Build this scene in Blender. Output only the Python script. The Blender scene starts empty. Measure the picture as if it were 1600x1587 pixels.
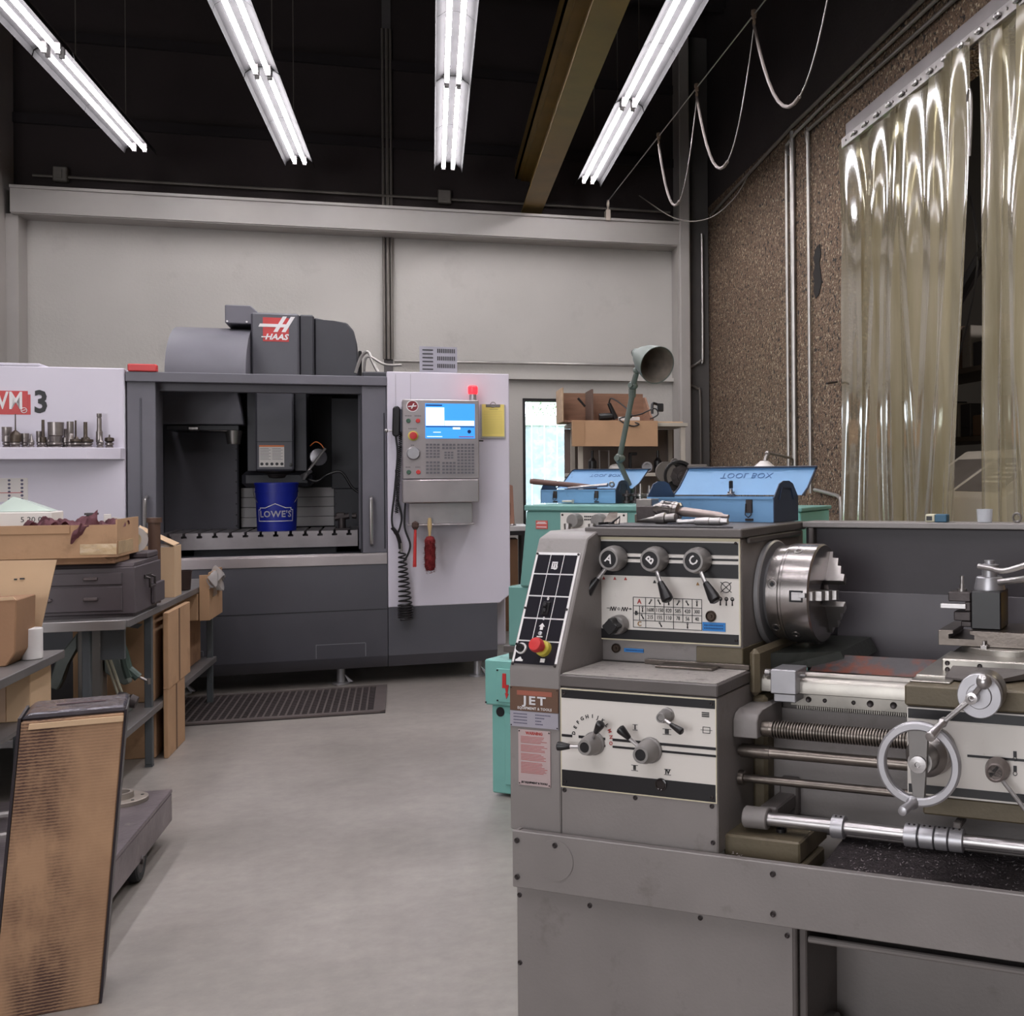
import bpy, bmesh, math, random
from mathutils import Vector, Matrix
random.seed(7)
SC = bpy.context.scene
COL = SC.collection
# ---------------- camera ----------------
cam_d = bpy.data.cameras.new('camera'); cam = bpy.data.objects.new('camera', cam_d); COL.objects.link(cam)
cam.location = (0, 0, 1.45)
cam.rotation_euler = (Matrix.Rotation(math.radians(90), 3, 'X') @ Matrix.Rotation(math.radians(-0.4), 3, 'Z')).to_euler()
cam_d.sensor_fit = 'HORIZONTAL'; cam_d.sensor_width = 36.0; cam_d.lens = 36.0 * 1780 / 1600
cam_d.shift_x = -(1190 - 800) / 1600; cam_d.shift_y = (741 - 793.5) / 1600
cam_d.clip_start = 0.05; cam_d.clip_end = 200
SC.camera = cam
# ---------------- colour management ----------------
SC.view_settings.view_transform = 'Standard'; SC.view_settings.look = 'None'
SC.view_settings.gamma = 1.0; SC.view_settings.use_curve_mapping = False
SC.view_settings.exposure = 0.64
SC.cycles.max_bounces = 7; SC.cycles.diffuse_bounces = 3; SC.cycles.glossy_bounces = 4
SC.cycles.transparent_max_bounces = 14; SC.cycles.transmission_bounces = 6
SC.cycles.caustics_reflective = False; SC.cycles.caustics_refractive = False
SC.cycles.sample_clamp_indirect = 6.0
SC.cycles.use_denoising = True
# ---------------- sky outside ----------------
W = bpy.data.worlds.new('overcast_sky'); SC.world = W; W.use_nodes = True
bgn = W.node_tree.nodes['Background']; bgn.inputs[0].default_value = (0.86, 0.93, 1.0, 1); bgn.inputs[1].default_value = 4.4

def lin(c):
    o = []
    for x in c[:3]:
        x = x / 255.0
        o.append(x / 12.92 if x <= 0.04045 else ((x + 0.055) / 1.055) ** 2.4)
    return (o[0], o[1], o[2], 1.0)

# ---------------- frames ----------------
class Frame:
    def __init__(s, x, y, z, yaw): s.x, s.y, s.z, s.a = x, y, z, math.radians(yaw)
    def w(s, x, y, z=0):
        c, n = math.cos(s.a), math.sin(s.a)
        return Vector((s.x + c * x - n * y, s.y + n * x + c * y, s.z + z))
    def sub(s, x, y, z, rot=0):
        p = s.w(x, y, z); return Frame(p.x, p.y, p.z, math.degrees(s.a) + rot)
ROOM = Frame(0, 0, 0, 16.14)
LAT = Frame(-0.04985, 2.7, 0, -21.63)
MIL = Frame(-2.61477, 7.95, 0, 19.0)

# fill light added behind the camera, with no source seen; lamp rows continue overhead
def area(name, F, loc, size, power, col, aim):
    d = bpy.data.lights.new(name, 'AREA'); d.shape = 'RECTANGLE'; d.size, d.size_y = size; d.energy = power; d.color = col
    o = bpy.data.objects.new(name, d); COL.objects.link(o); p = F.w(*loc); o.location = p
    o.rotation_euler = (F.w(*aim) - p).to_track_quat('-Z', 'Y').to_euler(); return o
rear_fill = area('rear_fill_light', ROOM, (-4.5, -3.5, 2.1), (5.0, 3.4), 170, (0.96, 0.97, 1.0), (-0.4, 4.0, 1.0))

side = area('side_room_lamp', ROOM, (5.2, 4.9, 3.6), (1.2, 0.3), 60, (1.0, 0.96, 0.93), (3.6, 6.6, 1.0))
# ---------------- materials ----------------
MATS = {}
def mat(name, col, rough=0.5, metal=0.0, v=0.10, vs=4.0, b=0.0, bs=60.0, dirt=None, coat=0.0, emit=None, stretch=None, spec=None):
    if name in MATS: return MATS[name]
    m = bpy.data.materials.new(name); m.use_nodes = True; MATS[name] = m
    nt = m.node_tree; N = nt.nodes; K = nt.links.new; p = N['Principled BSDF']
    c = lin(col); m.diffuse_color = c
    p.inputs['Roughness'].default_value = rough; p.inputs['Metallic'].default_value = metal
    if spec is not None: p.inputs['Specular IOR Level'].default_value = spec
    if coat: p.inputs['Coat Weight'].default_value = coat; p.inputs['Coat Roughness'].default_value = 0.15
    if emit: p.inputs['Emission Color'].default_value = lin(emit[0]); p.inputs['Emission Strength'].default_value = emit[1]
    tc = N.new('ShaderNodeTexCoord'); vec = tc.outputs['Object']
    if stretch:
        mp = N.new('ShaderNodeMapping'); mp.inputs['Scale'].default_value = stretch; K(vec, mp.inputs[0]); vec = mp.outputs[0]
    n = N.new('ShaderNodeTexNoise'); n.inputs['Scale'].default_value = vs; n.inputs['Detail'].default_value = 6; K(vec, n.inputs['Vector'])
    mx = N.new('ShaderNodeMix'); mx.data_type = 'RGBA'
    mr = N.new('ShaderNodeMapRange'); mr.inputs[1].default_value = 0.3; mr.inputs[2].default_value = 0.7; K(n.outputs[0], mr.inputs[0])
    K(mr.outputs[0], mx.inputs[0])
    mx.inputs[6].default_value = tuple(x * (1 - v) for x in c[:3]) + (1,)
    mx.inputs[7].default_value = tuple(min(1, x * (1 + v)) for x in c[:3]) + (1,)
    out = mx.outputs[2]
    if dirt:
        dc, ds, dt, da = dirt
        n2 = N.new('ShaderNodeTexNoise'); n2.inputs['Scale'].default_value = ds; n2.inputs['Detail'].default_value = 8; n2.inputs['Roughness'].default_value = 0.65
        K(vec, n2.inputs['Vector'])
        r2 = N.new('ShaderNodeMapRange'); r2.inputs[1].default_value = dt; r2.inputs[2].default_value = dt + 0.1; r2.inputs[4].default_value = da; K(n2.outputs[0], r2.inputs[0])
        m2 = N.new('ShaderNodeMix'); m2.data_type = 'RGBA'; K(r2.outputs[0], m2.inputs[0]); K(out, m2.inputs[6]); m2.inputs[7].default_value = lin(dc); out = m2.outputs[2]
    K(out, p.inputs['Base Color'])
    if b:
        n3 = N.new('ShaderNodeTexNoise'); n3.inputs['Scale'].default_value = bs; n3.inputs['Detail'].default_value = 4; K(vec, n3.inputs['Vector'])
        bp = N.new('ShaderNodeBump'); bp.inputs['Strength'].default_value = b; bp.inputs['Distance'].default_value = 0.01; K(n3.outputs[0], bp.inputs['Height']); K(bp.outputs[0], p.inputs['Normal'])
    return m

# ---------------- mesh builder ----------------
class MB:
    def __init__(s): s.bm = bmesh.new(); s.M = None
    def _v(s, p):
        p = Vector(p)
        return s.bm.verts.new(s.M @ p if s.M else p)
    def mesh(s, vs, fs):
        v = [s._v(p) for p in vs]
        out = []
        for f in fs:
            try: out.append(s.bm.faces.new([v[i] for i in f]))
            except ValueError: pass
        return out
    def box(s, x0, x1, y0, y1, z0, z1, b=0.0):
        vs = [(x0,y0,z0),(x1,y0,z0),(x1,y1,z0),(x0,y1,z0),(x0,y0,z1),(x1,y0,z1),(x1,y1,z1),(x0,y1,z1)]
        f = s.mesh(vs, [(0,3,2,1),(4,5,6,7),(0,1,5,4),(1,2,6,5),(2,3,7,6),(3,0,4,7)])
        if b:
            b = min(b, 0.4 * min(abs(x1-x0), abs(y1-y0), abs(z1-z0)))
            ed = list({e for q in f for e in q.edges})
            bmesh.ops.bevel(s.bm, geom=ed, offset=b, segments=1, affect='EDGES', profile=0.5)
        return s
    def poly(s, pts, ax, lo, hi, b=0.0):
        def q(a, t):
            return (t, a[0], a[1]) if ax == 'x' else ((a[0], t, a[1]) if ax == 'y' else (a[0], a[1], t))
        n = len(pts); vs = [q(a, lo) for a in pts] + [q(a, hi) for a in pts]
        f = s.mesh(vs, [tuple(range(n))[::-1], tuple(range(n, 2*n))] + [(i, (i+1) % n, n+(i+1) % n, n+i) for i in range(n)])
        if b:
            ed = list({e for g in f for e in g.edges}); bmesh.ops.bevel(s.bm, geom=ed, offset=b, segments=1, affect='EDGES')
        return s
    def lathe(s, o, d, prof, n=20, ref=None, cap=True):
        """prof: list of (t along d, radius)"""
        o = Vector(o); d = Vector(d).normalized()
        u = Vector(ref) if ref else (Vector((0,0,1)) if abs(d.z) < 0.9 else Vector((1,0,0)))
        u = (u - d * u.dot(d)).normalized(); w = d.cross(u)
        rings = []
        for t, r in prof:
            c = o + d * t
            if r < 1e-6: rings.append([s._v(c)])
            else: rings.append([s._v(c + (u*math.cos(2*math.pi*k/n) + w*math.sin(2*math.pi*k/n))*r) for k in range(n)])
        for a, b in zip(rings[:-1], rings[1:]):
            for k in range(n):
                k2 = (k+1) % n
                if len(a) == 1 and len(b) == 1: continue
                try:
                    if len(a) == 1: s.bm.faces.new((a[0], b[k], b[k2]))
                    elif len(b) == 1: s.bm.faces.new((a[k2], a[k], b[0]))
                    else: s.bm.faces.new((a[k2], a[k], b[k], b[k2]))
                except ValueError: pass
        for rg in (rings[0], rings[-1]):
            if cap and len(rg) > 2:
                try: s.bm.faces.new(rg)
                except ValueError: pass
        return s
    def cyl(s, a, b, r, r2=None, n=16):
        a = Vector(a); b = Vector(b); r2 = r if r2 is None else r2
        return s.lathe(a, b - a, [(0, r), ((b-a).length, r2)], n)
    def tube(s, pts, r, n=8):
        P = [Vector(p) for p in pts]; rings = []; prev = None
        for i, p in enumerate(P):
            d = (P[min(i+1, len(P)-1)] - P[max(i-1, 0)]).normalized()
            if prev is None:
                u = Vector((0,0,1)) if abs(d.z) < 0.9 else Vector((1,0,0))
            else: u = prev
            u = (u - d*u.dot(d)).normalized(); prev = u; w = d.cross(u)
            rr = r(i/(len(P)-1)) if callable(r) else r
            rings.append([s._v(p + (u*math.cos(2*math.pi*k/n) + w*math.sin(2*math.pi*k/n))*rr) for k in range(n)])
        for a, b in zip(rings[:-1], rings[1:]):
            for k in range(n): s.bm.faces.new((a[(k+1) % n], a[k], b[k], b[(k+1) % n]))
        s.bm.faces.new(rings[0]); s.bm.faces.new(rings[-1][::-1])
        return s
    def ring(s, c, ax, R, r, n=32, m=8, flat=1.0):
        c = Vector(c); d = Vector(ax).normalized(); u = Vector((0,0,1)) if abs(d.z) < .9 else Vector((1,0,0)); u = (u - d*u.dot(d)).normalized(); w = d.cross(u)
        V = [[s._v(c + (u*math.cos(2*math.pi*i/n)+w*math.sin(2*math.pi*i/n))*(R + r*math.cos(2*math.pi*j/m)) + d*r*flat*math.sin(2*math.pi*j/m)) for j in range(m)] for i in range(n)]
        for i in range(n):
            for j in range(m): s.bm.faces.new((V[i][j], V[(i+1) % n][j], V[(i+1) % n][(j+1) % m], V[i][(j+1) % m]))
        return s
    def sphere(s, c, r, n=14, sq=(1,1,1)):
        k = n // 2; prof = [(-math.cos(math.pi*i/k)*r*sq[2], max(0, math.sin(math.pi*i/k))*r*sq[0]) for i in range(k+1)]
        prof[0] = (prof[0][0], 0); prof[-1] = (prof[-1][0], 0)
        return s.lathe(c, (0,0,1), prof, n)
    def grid(s, fn, nu, nv, thick=0.0):
        V = [[s._v(fn(i/nu, j/nv)) for j in range(nv+1)] for i in range(nu+1)]
        for i in range(nu):
            for j in range(nv): s.bm.faces.new((V[i][j], V[i+1][j], V[i+1][j+1], V[i][j+1]))
        if thick: bmesh.ops.solidify(s.bm, geom=s.bm.faces[:], thickness=thick)
        return s

def finish(mb, name, m, off=(0,0,0)):
    bm = mb.bm; bmesh.ops.recalc_face_normals(bm, faces=bm.faces[:])
    me = bpy.data.meshes.new(name); 
    bmesh.ops.translate(bm, verts=bm.verts[:], vec=-Vector(off))
    for f in bm.faces: f.smooth = True
    bm.to_mesh(me); bm.free()
    me.set_sharp_from_angle(angle=math.radians(32))
    me.materials.append(m)
    o = bpy.data.objects.new(name, me); COL.objects.link(o); return o

class Thing:
    """an Empty at the base of one thing; parts are given in frame coordinates"""
    def __init__(s, F, base, name, label, cat, group=None, kind=None):
        s.F = F; s.base = Vector(base)
        s.o = bpy.data.objects.new(name, None); s.o.empty_display_size = 0.05; COL.objects.link(s.o)
        s.o.location = F.w(*base); s.o.rotation_euler = (0, 0, F.a)
        if kind: s.o['kind'] = kind
        if label: s.o['label'] = label
        if cat: s.o['category'] = cat
        if group: s.o['group'] = group
    def part(s, mb, name, m, parent=None, label=None, kind=None):
        o = finish(mb, name, m, s.base); o.parent = parent if parent else s.o
        if label: o['label'] = label
        if kind: o['kind'] = kind
        return o
    def text(s, txt, size, pos, m, name='lettering', parent=None, mat3=None, sx=1.0, bold=0.0, align='CENTER', rot=0.0, flipz=False, sp=1.0):
        me = text_mesh(txt, size, sx, bold, align, sp)
        B = mat3 if mat3 else Matrix(((1,0,0),(0,0,-1),(0,1,0)))   # letters upright, facing -y
        S = Matrix.Rotation(rot, 3, 'Z')
        if flipz: S = Matrix(((1,0,0),(0,-1,0),(0,0,1))) @ S
        T = (B @ S)
        for v in me.vertices: v.co = T @ v.co + Vector(pos) - s.base
        if flipz: me.flip_normals()
        me.materials.append(m)
        o = bpy.data.objects.new(name, me); COL.objects.link(o); o.parent = parent if parent else s.o
        return o

def text_mesh(txt, size, sx=1.0, bold=0.0, align='CENTER', sp=1.0):
    c = bpy.data.curves.new('lettering', 'FONT'); c.body = txt; c.size = size; c.extrude = 0.0004; c.offset = bold; c.align_x = align; c.align_y = 'CENTER'; c.resolution_u = 2; c.space_character = sp
    o = bpy.data.objects.new('lettering', c); COL.objects.link(o)
    dg = bpy.context.evaluated_depsgraph_get(); me = bpy.data.meshes.new_from_object(o.evaluated_get(dg)); bpy.data.objects.remove(o); bpy.data.curves.remove(c)
    me.name = 'lettering'
    for v in me.vertices: v.co.x *= sx
    return me

def solo(F, base, mb, name, m, label, cat, group=None, kind=None):
    o = finish(mb, name, m, base); o.location = F.w(*base); o.rotation_euler = (0, 0, F.a)
    if label: o['label'] = label
    if cat: o['category'] = cat
    if group: o['group'] = group
    if kind: o['kind'] = kind
    return o
def struct(F, mb, name, m, base=(0,0,0), parent=None):
    o = finish(mb, name, m, base); o.location = F.w(*base); o.rotation_euler = (0, 0, F.a)
    if parent: o.parent = parent; o.location = (0,0,0); o.rotation_euler = (0,0,0)
    else: o['kind'] = 'structure'
    return o
def catenary(a, b, sag, n=14):
    a = Vector(a); b = Vector(b); return [a.lerp(b, i/n) - Vector((0,0,sag*4*(i/n)*(1-i/n))) for i in range(n+1)]
def smooth_pts(P, k=6):
    P = [Vector(p) for p in P]; Q = [P[0]] + P + [P[-1]]; out = []
    for i in range(1, len(Q)-2):
        for j in range(k):
            t = j/k; a, b, c, d = Q[i-1], Q[i], Q[i+1], Q[i+2]
            out.append(0.5*((2*b) + (c-a)*t + (2*a-5*b+4*c-d)*t*t + (3*b-a-3*c+d)*t*t*t))
    out.append(P[-1]); return out
# ================= materials used across the shop =================
m_steel = mat('bare_steel', (150,145,143), 0.32, 0.9, 0.15, 12, 0.05, 80)
m_steel2 = mat('brushed_steel', (178,174,174), 0.28, 0.85, 0.10, 20, 0.03, 120, stretch=(1,1,8))
m_alu = mat('cast_aluminium', (172,170,174), 0.38, 0.7, 0.06, 20)
m_darksteel = mat('dark_steel', (72,66,66), 0.45, 0.7, 0.25, 15, 0.1, 90)
m_black = mat('black_plastic', (24,22,24), 0.35, 0, 0.1, 20)
m_blackp = mat('black_print', (22,20,24), 0.45, 0, 0.1, 30)
m_white = mat('white_print', (226,222,222), 0.5, 0, 0.03)
m_red = mat('red_plastic', (190,52,52), 0.4, 0, 0.06)
m_redp = mat('red_print', (168,60,55), 0.5, 0, 0.06)
m_orange = mat('orange_print', (220,120,60), 0.5, 0, 0.06)
m_yellow = mat('yellow_plastic', (196,180,70), 0.45, 0, 0.06)
m_screw = mat('screw_head', (60,54,54), 0.4, 0.6, 0.2)
m_rubber = mat('black_rubber', (30,30,34), 0.7, 0, 0.15, 20, 0.1)
m_card = mat('corrugated_cardboard', (176,140,108), 0.85, 0, 0.08, 5, 0.12, 30, dirt=((130,98,74), 3.0, 0.60, 0.5), stretch=(1,1,1))
m_card2 = mat('pale_cardboard', (196,166,134), 0.85, 0, 0.06, 4, 0.08, 30)
m_card3 = mat('brown_cardboard', (150,114,86), 0.85, 0, 0.10, 5, 0.12, 30, dirt=((110,80,60), 3.0, 0.58, 0.5))
m_kraft = mat('tape_kraft', (164,128,96), 0.4, 0, 0.06)
m_paper = mat('white_paper', (224,218,214), 0.8, 0, 0.03)
# ================= ROOM =================
YB = 11.94; XR = 2.85; CEIL = 6.4; XL = -7.5; YF = -5.0
def node_mat(name):
    m = bpy.data.materials.new(name); m.use_nodes = True; return m, m.node_tree.nodes, m.node_tree.links.new, m.node_tree.nodes['Principled BSDF']
m_floor, N, K, p = node_mat('sealed_concrete')
tc = N.new('ShaderNodeTexCoord')
def noise(N, K, vec, sc, det=6, rg=0.55):
    n = N.new('ShaderNodeTexNoise'); n.inputs['Scale'].default_value = sc; n.inputs['Detail'].default_value = det; n.inputs['Roughness'].default_value = rg; K(vec, n.inputs['Vector']); return n.outputs[0]
def ramp(N, K, val, stops):
    r = N.new('ShaderNodeValToRGB'); K(val, r.inputs[0])
    while len(r.color_ramp.elements) < len(stops): r.color_ramp.elements.new(0.5)
    for e, (pos, c) in zip(r.color_ramp.elements, stops): e.position = pos; e.color = lin(c)
    return r.outputs[0]
def mixc(N, K, f, a, b, mode='MIX'):
    x = N.new('ShaderNodeMix'); x.data_type = 'RGBA'; x.blend_type = mode
    if isinstance(f, float): x.inputs[0].default_value = f
    else: K(f, x.inputs[0])
    for i, q in ((6, a), (7, b)):
        if isinstance(q, tuple): x.inputs[i].default_value = lin(q)
        else: K(q, x.inputs[i])
    return x.outputs[2]
ob = tc.outputs['Object']
c1 = ramp(N, K, noise(N, K, ob, 0.9, 8, 0.6), [(0.3, (140,133,127)), (0.5, (160,152,146)), (0.72, (178,171,164))])
c2 = ramp(N, K, noise(N, K, ob, 14, 6, 0.7), [(0.35, (90,90,90)), (0.6, (140,140,140)), (0.8, (165,165,165))])
c = mixc(N, K, 0.35, c1, c2, 'OVERLAY')
sp = ramp(N, K, noise(N, K, ob, 60, 3, 0.5), [(0.0, (0,0,0)), (0.70, (0,0,0)), (0.76, (120,120,120))])
c = mixc(N, K, sp, c, (196,190,184))
K(c, p.inputs['Base Color'])
rr = N.new('ShaderNodeMapRange'); K(noise(N, K, ob, 2.2, 6), rr.inputs[0]); rr.inputs[3].default_value = 0.30; rr.inputs[4].default_value = 0.52; K(rr.outputs[0], p.inputs['Roughness'])
bp = N.new('ShaderNodeBump'); bp.inputs['Strength'].default_value = 0.08; K(noise(N, K, ob, 25, 5), bp.inputs['Height']); K(bp.outputs[0], p.inputs['Normal'])

m_agg, N, K, p = node_mat('exposed_aggregate')
tc = N.new('ShaderNodeTexCoord'); ob = tc.outputs['Object']
vo = N.new('ShaderNodeTexVoronoi'); vo.inputs['Scale'].default_value = 58; K(ob, vo.inputs['Vector'])
st = ramp(N, K, vo.outputs['Distance'], [(0.0, (168,142,116)), (0.36, (144,118,94)), (0.58, (84,66,52)), (0.75, (44,34,28))])
sep = N.new('ShaderNodeSeparateColor'); K(vo.outputs['Color'], sep.inputs[0])
tint = ramp(N, K, sep.outputs[0], [(0.0, (104,84,66)), (0.5, (134,108,86)), (0.85, (154,126,98)), (0.95, (222,206,176))])
c = mixc(N, K, 0.55, st, tint, 'MULTIPLY')
c = mixc(N, K, 0.55, c, tint)
big = ramp(N, K, noise(N, K, ob, 1.4, 5), [(0.3, (112,112,112)), (0.7, (150,150,150))])
c = mixc(N, K, 0.5, c, big, 'OVERLAY')
pit = ramp(N, K, noise(N, K, ob, 26, 3, .4), [(0.0, (255,255,255)), (0.36, (255,255,255)), (0.42, (0,0,0))])
c = mixc(N, K, pit, c, (34,26,22))
K(c, p.inputs['Base Color']); p.inputs['Roughness'].default_value = 0.85
bp = N.new('ShaderNodeBump'); bp.inputs['Strength'].default_value = 0.9; bp.inputs['Distance'].default_value = 0.012; bp.invert = True; K(vo.outputs['Distance'], bp.inputs['Height']); K(bp.outputs[0], p.inputs['Normal'])

m_wall = mat('painted_concrete_panel', (182,178,172), 0.75, 0, 0.05, 1.2, 0.25, 40, dirt=((166,161,155), 1.6, 0.56, 0.4))
m_upper = mat('shaded_upper_wall', (46,38,38), 0.9, 0, 0.18, 1.5, 0.3, 30)  # brown wall, darkened to stand for shade above the lamp reflectors
m_ceil = mat('dark_roof_deck', (34,28,30), 0.9, 0, 0.2, 1.0)
m_beam = mat('grey_beam_paint', (158,153,148), 0.45, 0, 0.06, 2.0)
m_cond = mat('galvanised_conduit', (160,156,152), 0.35, 0.7, 0.1, 10)
m_conddark = mat('painted_conduit', (112,106,100), 0.5, 0.3, 0.1, 10)

b = MB(); b.box(XL, 8.0, YF, YB + 0.35, -0.2, 0); struct(ROOM, b, 'floor', m_floor)
b = MB(); b.box(XL, 8.0, YF, YB + 0.35, CEIL, CEIL + 0.1)
ceil = struct(ROOM, b, 'ceiling', m_ceil)
for k in range(9):
    q = MB(); yy = -3 + k*1.75; q.box(XL, XR, yy, yy + 0.12, CEIL - 0.3, CEIL - 0.002); o = struct(ROOM, q, 'purlin', m_ceil, parent=ceil)
# back wall: lower painted part around the doorway, upper part darkened for shade
DX0, DX1, DZ = 0.90, 1.86, 2.25
b = MB()
b.box(XL, DX0, YB, YB + 0.3, 0, 4.0); b.box(DX1, XR, YB, YB + 0.3, 0, 4.0); b.box(DX0, DX1, YB, YB + 0.3, DZ, 4.0)
wback = struct(ROOM, b, 'wall_back', m_wall)
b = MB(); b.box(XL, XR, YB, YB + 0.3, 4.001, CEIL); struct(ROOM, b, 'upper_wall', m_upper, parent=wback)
b = MB()
for z in (4.72, 5.5): b.box(XL, XR, YB - 0.05, YB - 0.001, z, z + 0.09)
struct(ROOM, b, 'wall_girt', m_ceil, parent=wback)
b = MB(); b.box(-0.45, -0.365, YB - 0.02, YB - 0.001, 2.2, CEIL - 0.02); struct(ROOM, b, 'panel_joint', mat('joint_strip', (84,80,80), 0.6, 0, .1), parent=wback)
# crown of the wall: girder and its columns
b = MB()
b.box(-3.6, 2.49, 11.62, 11.69, 3.84, 4.055); b.box(-3.6, 2.49, 11.60, 11.93, 4.055, 4.08); b.box(-3.6, 2.49, 11.64, 11.93, 3.83, 3.845)
struct(ROOM, b, 'trim_1', m_beam)
b = MB(); b.box(2.49, 2.60, 11.60, 11.93, 0, CEIL - 0.31, 0.01); b.box(2.47, 2.49, 11.62, 11.93, 0, 3.86)
struct(ROOM, b, 'trim_2', m_beam)
b = MB(); b.box(-4.05, -3.66, 11.5, 11.93, 0, CEIL - 0.31, 0.01); b.box(-3.66, -3.56, 11.7, 11.93, 0, 3.84)
struct(ROOM, b, 'trim_3', m_beam)
b = MB()
b.box(-3.5, 2.49, 11.86, 11.935, 2.44, 2.475)
struct(ROOM, b, 'trim_4', m_wall)
b = MB(); b.box(2.62, 2.84, 11.80, 11.93, 0, CEIL - 0.31); struct(ROOM, b, 'trim_5', mat('dark_corner_post', (86,82,80), 0.6, 0, 0.1))
# doorway with glass
m_frame = mat('dark_door_frame', (40,36,38), 0.5, 0, .1)
b = MB()
b.box(DX0, DX0 + 0.03, YB + 0.02, YB + 0.14, 0, DZ); b.box(DX1 - 0.03, DX1, YB + 0.02, YB + 0.14, 0, DZ); b.box(DX0 + 0.03, DX1 - 0.03, YB + 0.02, YB + 0.14, DZ - 0.03, DZ)
dr = struct(ROOM, b, 'door_1', m_frame)
m_glass, N, K, p = node_mat('dirty_window_glass')
N.remove(p); outn = N['Material Output']
tr = N.new('ShaderNodeBsdfTransparent'); tr.inputs[0].default_value = (0.95, 0.97, 0.98, 1); gl = N.new('ShaderNodeBsdfGlossy'); gl.inputs['Roughness'].default_value = 0.03
df = N.new('ShaderNodeBsdfTranslucent'); df.inputs[0].default_value = (0.9, 0.92, 0.95, 1)
tc = N.new('ShaderNodeTexCoord'); nn = noise(N, K, tc.outputs['Object'], 9, 8, 0.7); mr = N.new('ShaderNodeMapRange'); mr.inputs[1].default_value = 0.45; mr.inputs[2].default_value = 0.7; mr.inputs[4].default_value = 0.35; K(nn, mr.inputs[0])
m1 = N.new('ShaderNodeMixShader'); K(mr.outputs[0], m1.inputs[0]); K(tr.outputs[0], m1.inputs[1]); K(df.outputs[0], m1.inputs[2])
lw = N.new('ShaderNodeFresnel'); lw.inputs[0].default_value = 1.45; m2 = N.new('ShaderNodeMixShader'); K(lw.outputs[0], m2.inputs[0]); K(m1.outputs[0], m2.inputs[1]); K(gl.outputs[0], m2.inputs[2]); K(m2.outputs[0], outn.inputs[0])
b = MB(); b.box(DX0 + 0.03, DX1 - 0.03, YB + 0.06, YB + 0.066, 0.04, DZ - 0.03); struct(ROOM, b, 'glass_pane', m_glass, parent=dr)
b = MB(); b.box(DX0 + 0.03, DX1 - 0.03, YB + 0.04, YB + 0.09, 0.001, 0.04); struct(ROOM, b, 'door_sill', m_frame, parent=dr)
# left, front and right walls
b = MB(); b.box(XL - 0.2, XL, YF, YB, 0, CEIL); struct(ROOM, b, 'wall_left', m_wall)
b = MB(); b.box(XL, 8.0, YF - 0.2, YF, 0, CEIL); struct(ROOM, b, 'wall_front', m_wall)
OY0, OY1, OZ = 2.6, 7.60, 3.82
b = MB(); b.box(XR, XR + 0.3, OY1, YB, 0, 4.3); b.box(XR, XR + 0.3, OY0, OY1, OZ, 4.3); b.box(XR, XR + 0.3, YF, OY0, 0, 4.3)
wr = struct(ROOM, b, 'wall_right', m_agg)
b = MB(); b.box(XR, XR + 0.3, YF, YB, 4.301, CEIL); struct(ROOM, b, 'upper_wall', m_upper, parent=wr)  # right wall above the lamps, cut-off shade put into its colour
b = MB()   # dark plate painted as the shade inside a broken hole
b.poly([(8.20,3.20),(8.17,3.12),(8.21,3.06),(8.18,2.98),(8.16,2.90),(8.22,2.82),(8.30,2.80),(8.35,2.86),(8.33,2.94),(8.36,3.0),(8.31,3.05),(8.35,3.12),(8.28,3.19)], 'x', XR - 0.006, XR - 0.0005)
struct(ROOM, b, 'chipped_hole', mat('hole_shadow', (22,17,15), 0.95, 0, .2), parent=wr)
# side room behind the strip curtain
m_side = mat('side_room_wall', (92,86,80), 0.85, 0, 0.1, 1.0)
b = MB(); b.box(7.8, 8.0, YF, YB, 0, CEIL); struct(ROOM, b, 'wall_far', m_side)
b = MB(); b.box(XR + 0.3, 7.8, YB - 0.4, YB, 0, CEIL); struct(ROOM, b, 'wall_side', m_side)
# outdoors
m_grass = mat('grass', (96,136,60), 0.9, 0, 0.3, 2.0, 0.5, 30)
b = MB(); b.box(-14, 26, YB + 0.36, 50, -0.35, -0.12); solo(ROOM, (0, 14, -0.12), b, 'lawn', m_grass, 'green lawn seen through the glass door', 'lawn', kind='stuff')
fb = Thing(ROOM, (2.5, 24, -0.12), 'panel_fence', 'tall pale grey board fence seen through the glass door', 'fence')
m_fence = mat('weathered_fence_boards', (150,156,168), 0.8, 0, 0.08, 3)
for k in range(26):
    q = MB(); x = -0.6 + k*0.26; q.box(x, x + 0.245, 24, 24.03, -0.12, 2.55 + 0.01*((k*7) % 3)); fb.part(q, 'board', m_fence)
q = MB(); q.box(-0.6, 6.16, 23.95, 24.0, 2.5, 2.68); fb.part(q, 'top_rail', mat('pale_rail', (215,218,222), 0.6))
bt = Thing(ROOM, (3.3, 27, -0.12), 'tree', 'bare leafy tree showing over the fence beyond the door', 'tree')
q = MB(); q.cyl((3.3, 27, -0.12), (3.3, 27, 2.6), 0.1, 0.06, 8); bt.part(q, 'trunk', mat('bark', (96,86,76), 0.9))
q = MB()
for k in range(900):
    a = random.random()*6.28; r = random.random()**.6*1.3; zz = 3.5 + random.uniform(-.9, .9); x = 3.3 + math.cos(a)*r; y = 27 + math.sin(a)*r; s_ = .05
    d = Vector((random.uniform(-1,1), random.uniform(-1,1), random.uniform(-1,1))).normalized()*s_; e = d.orthogonal().normalized()*s_*.6; c_ = Vector((x, y, zz))
    q.mesh([c_-d, c_+e, c_+d, c_-e], [(0,1,2,3)])
bt.part(q, 'foliage', mat('pale_leaves', (120,140,110), 0.8), kind='stuff')

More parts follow.
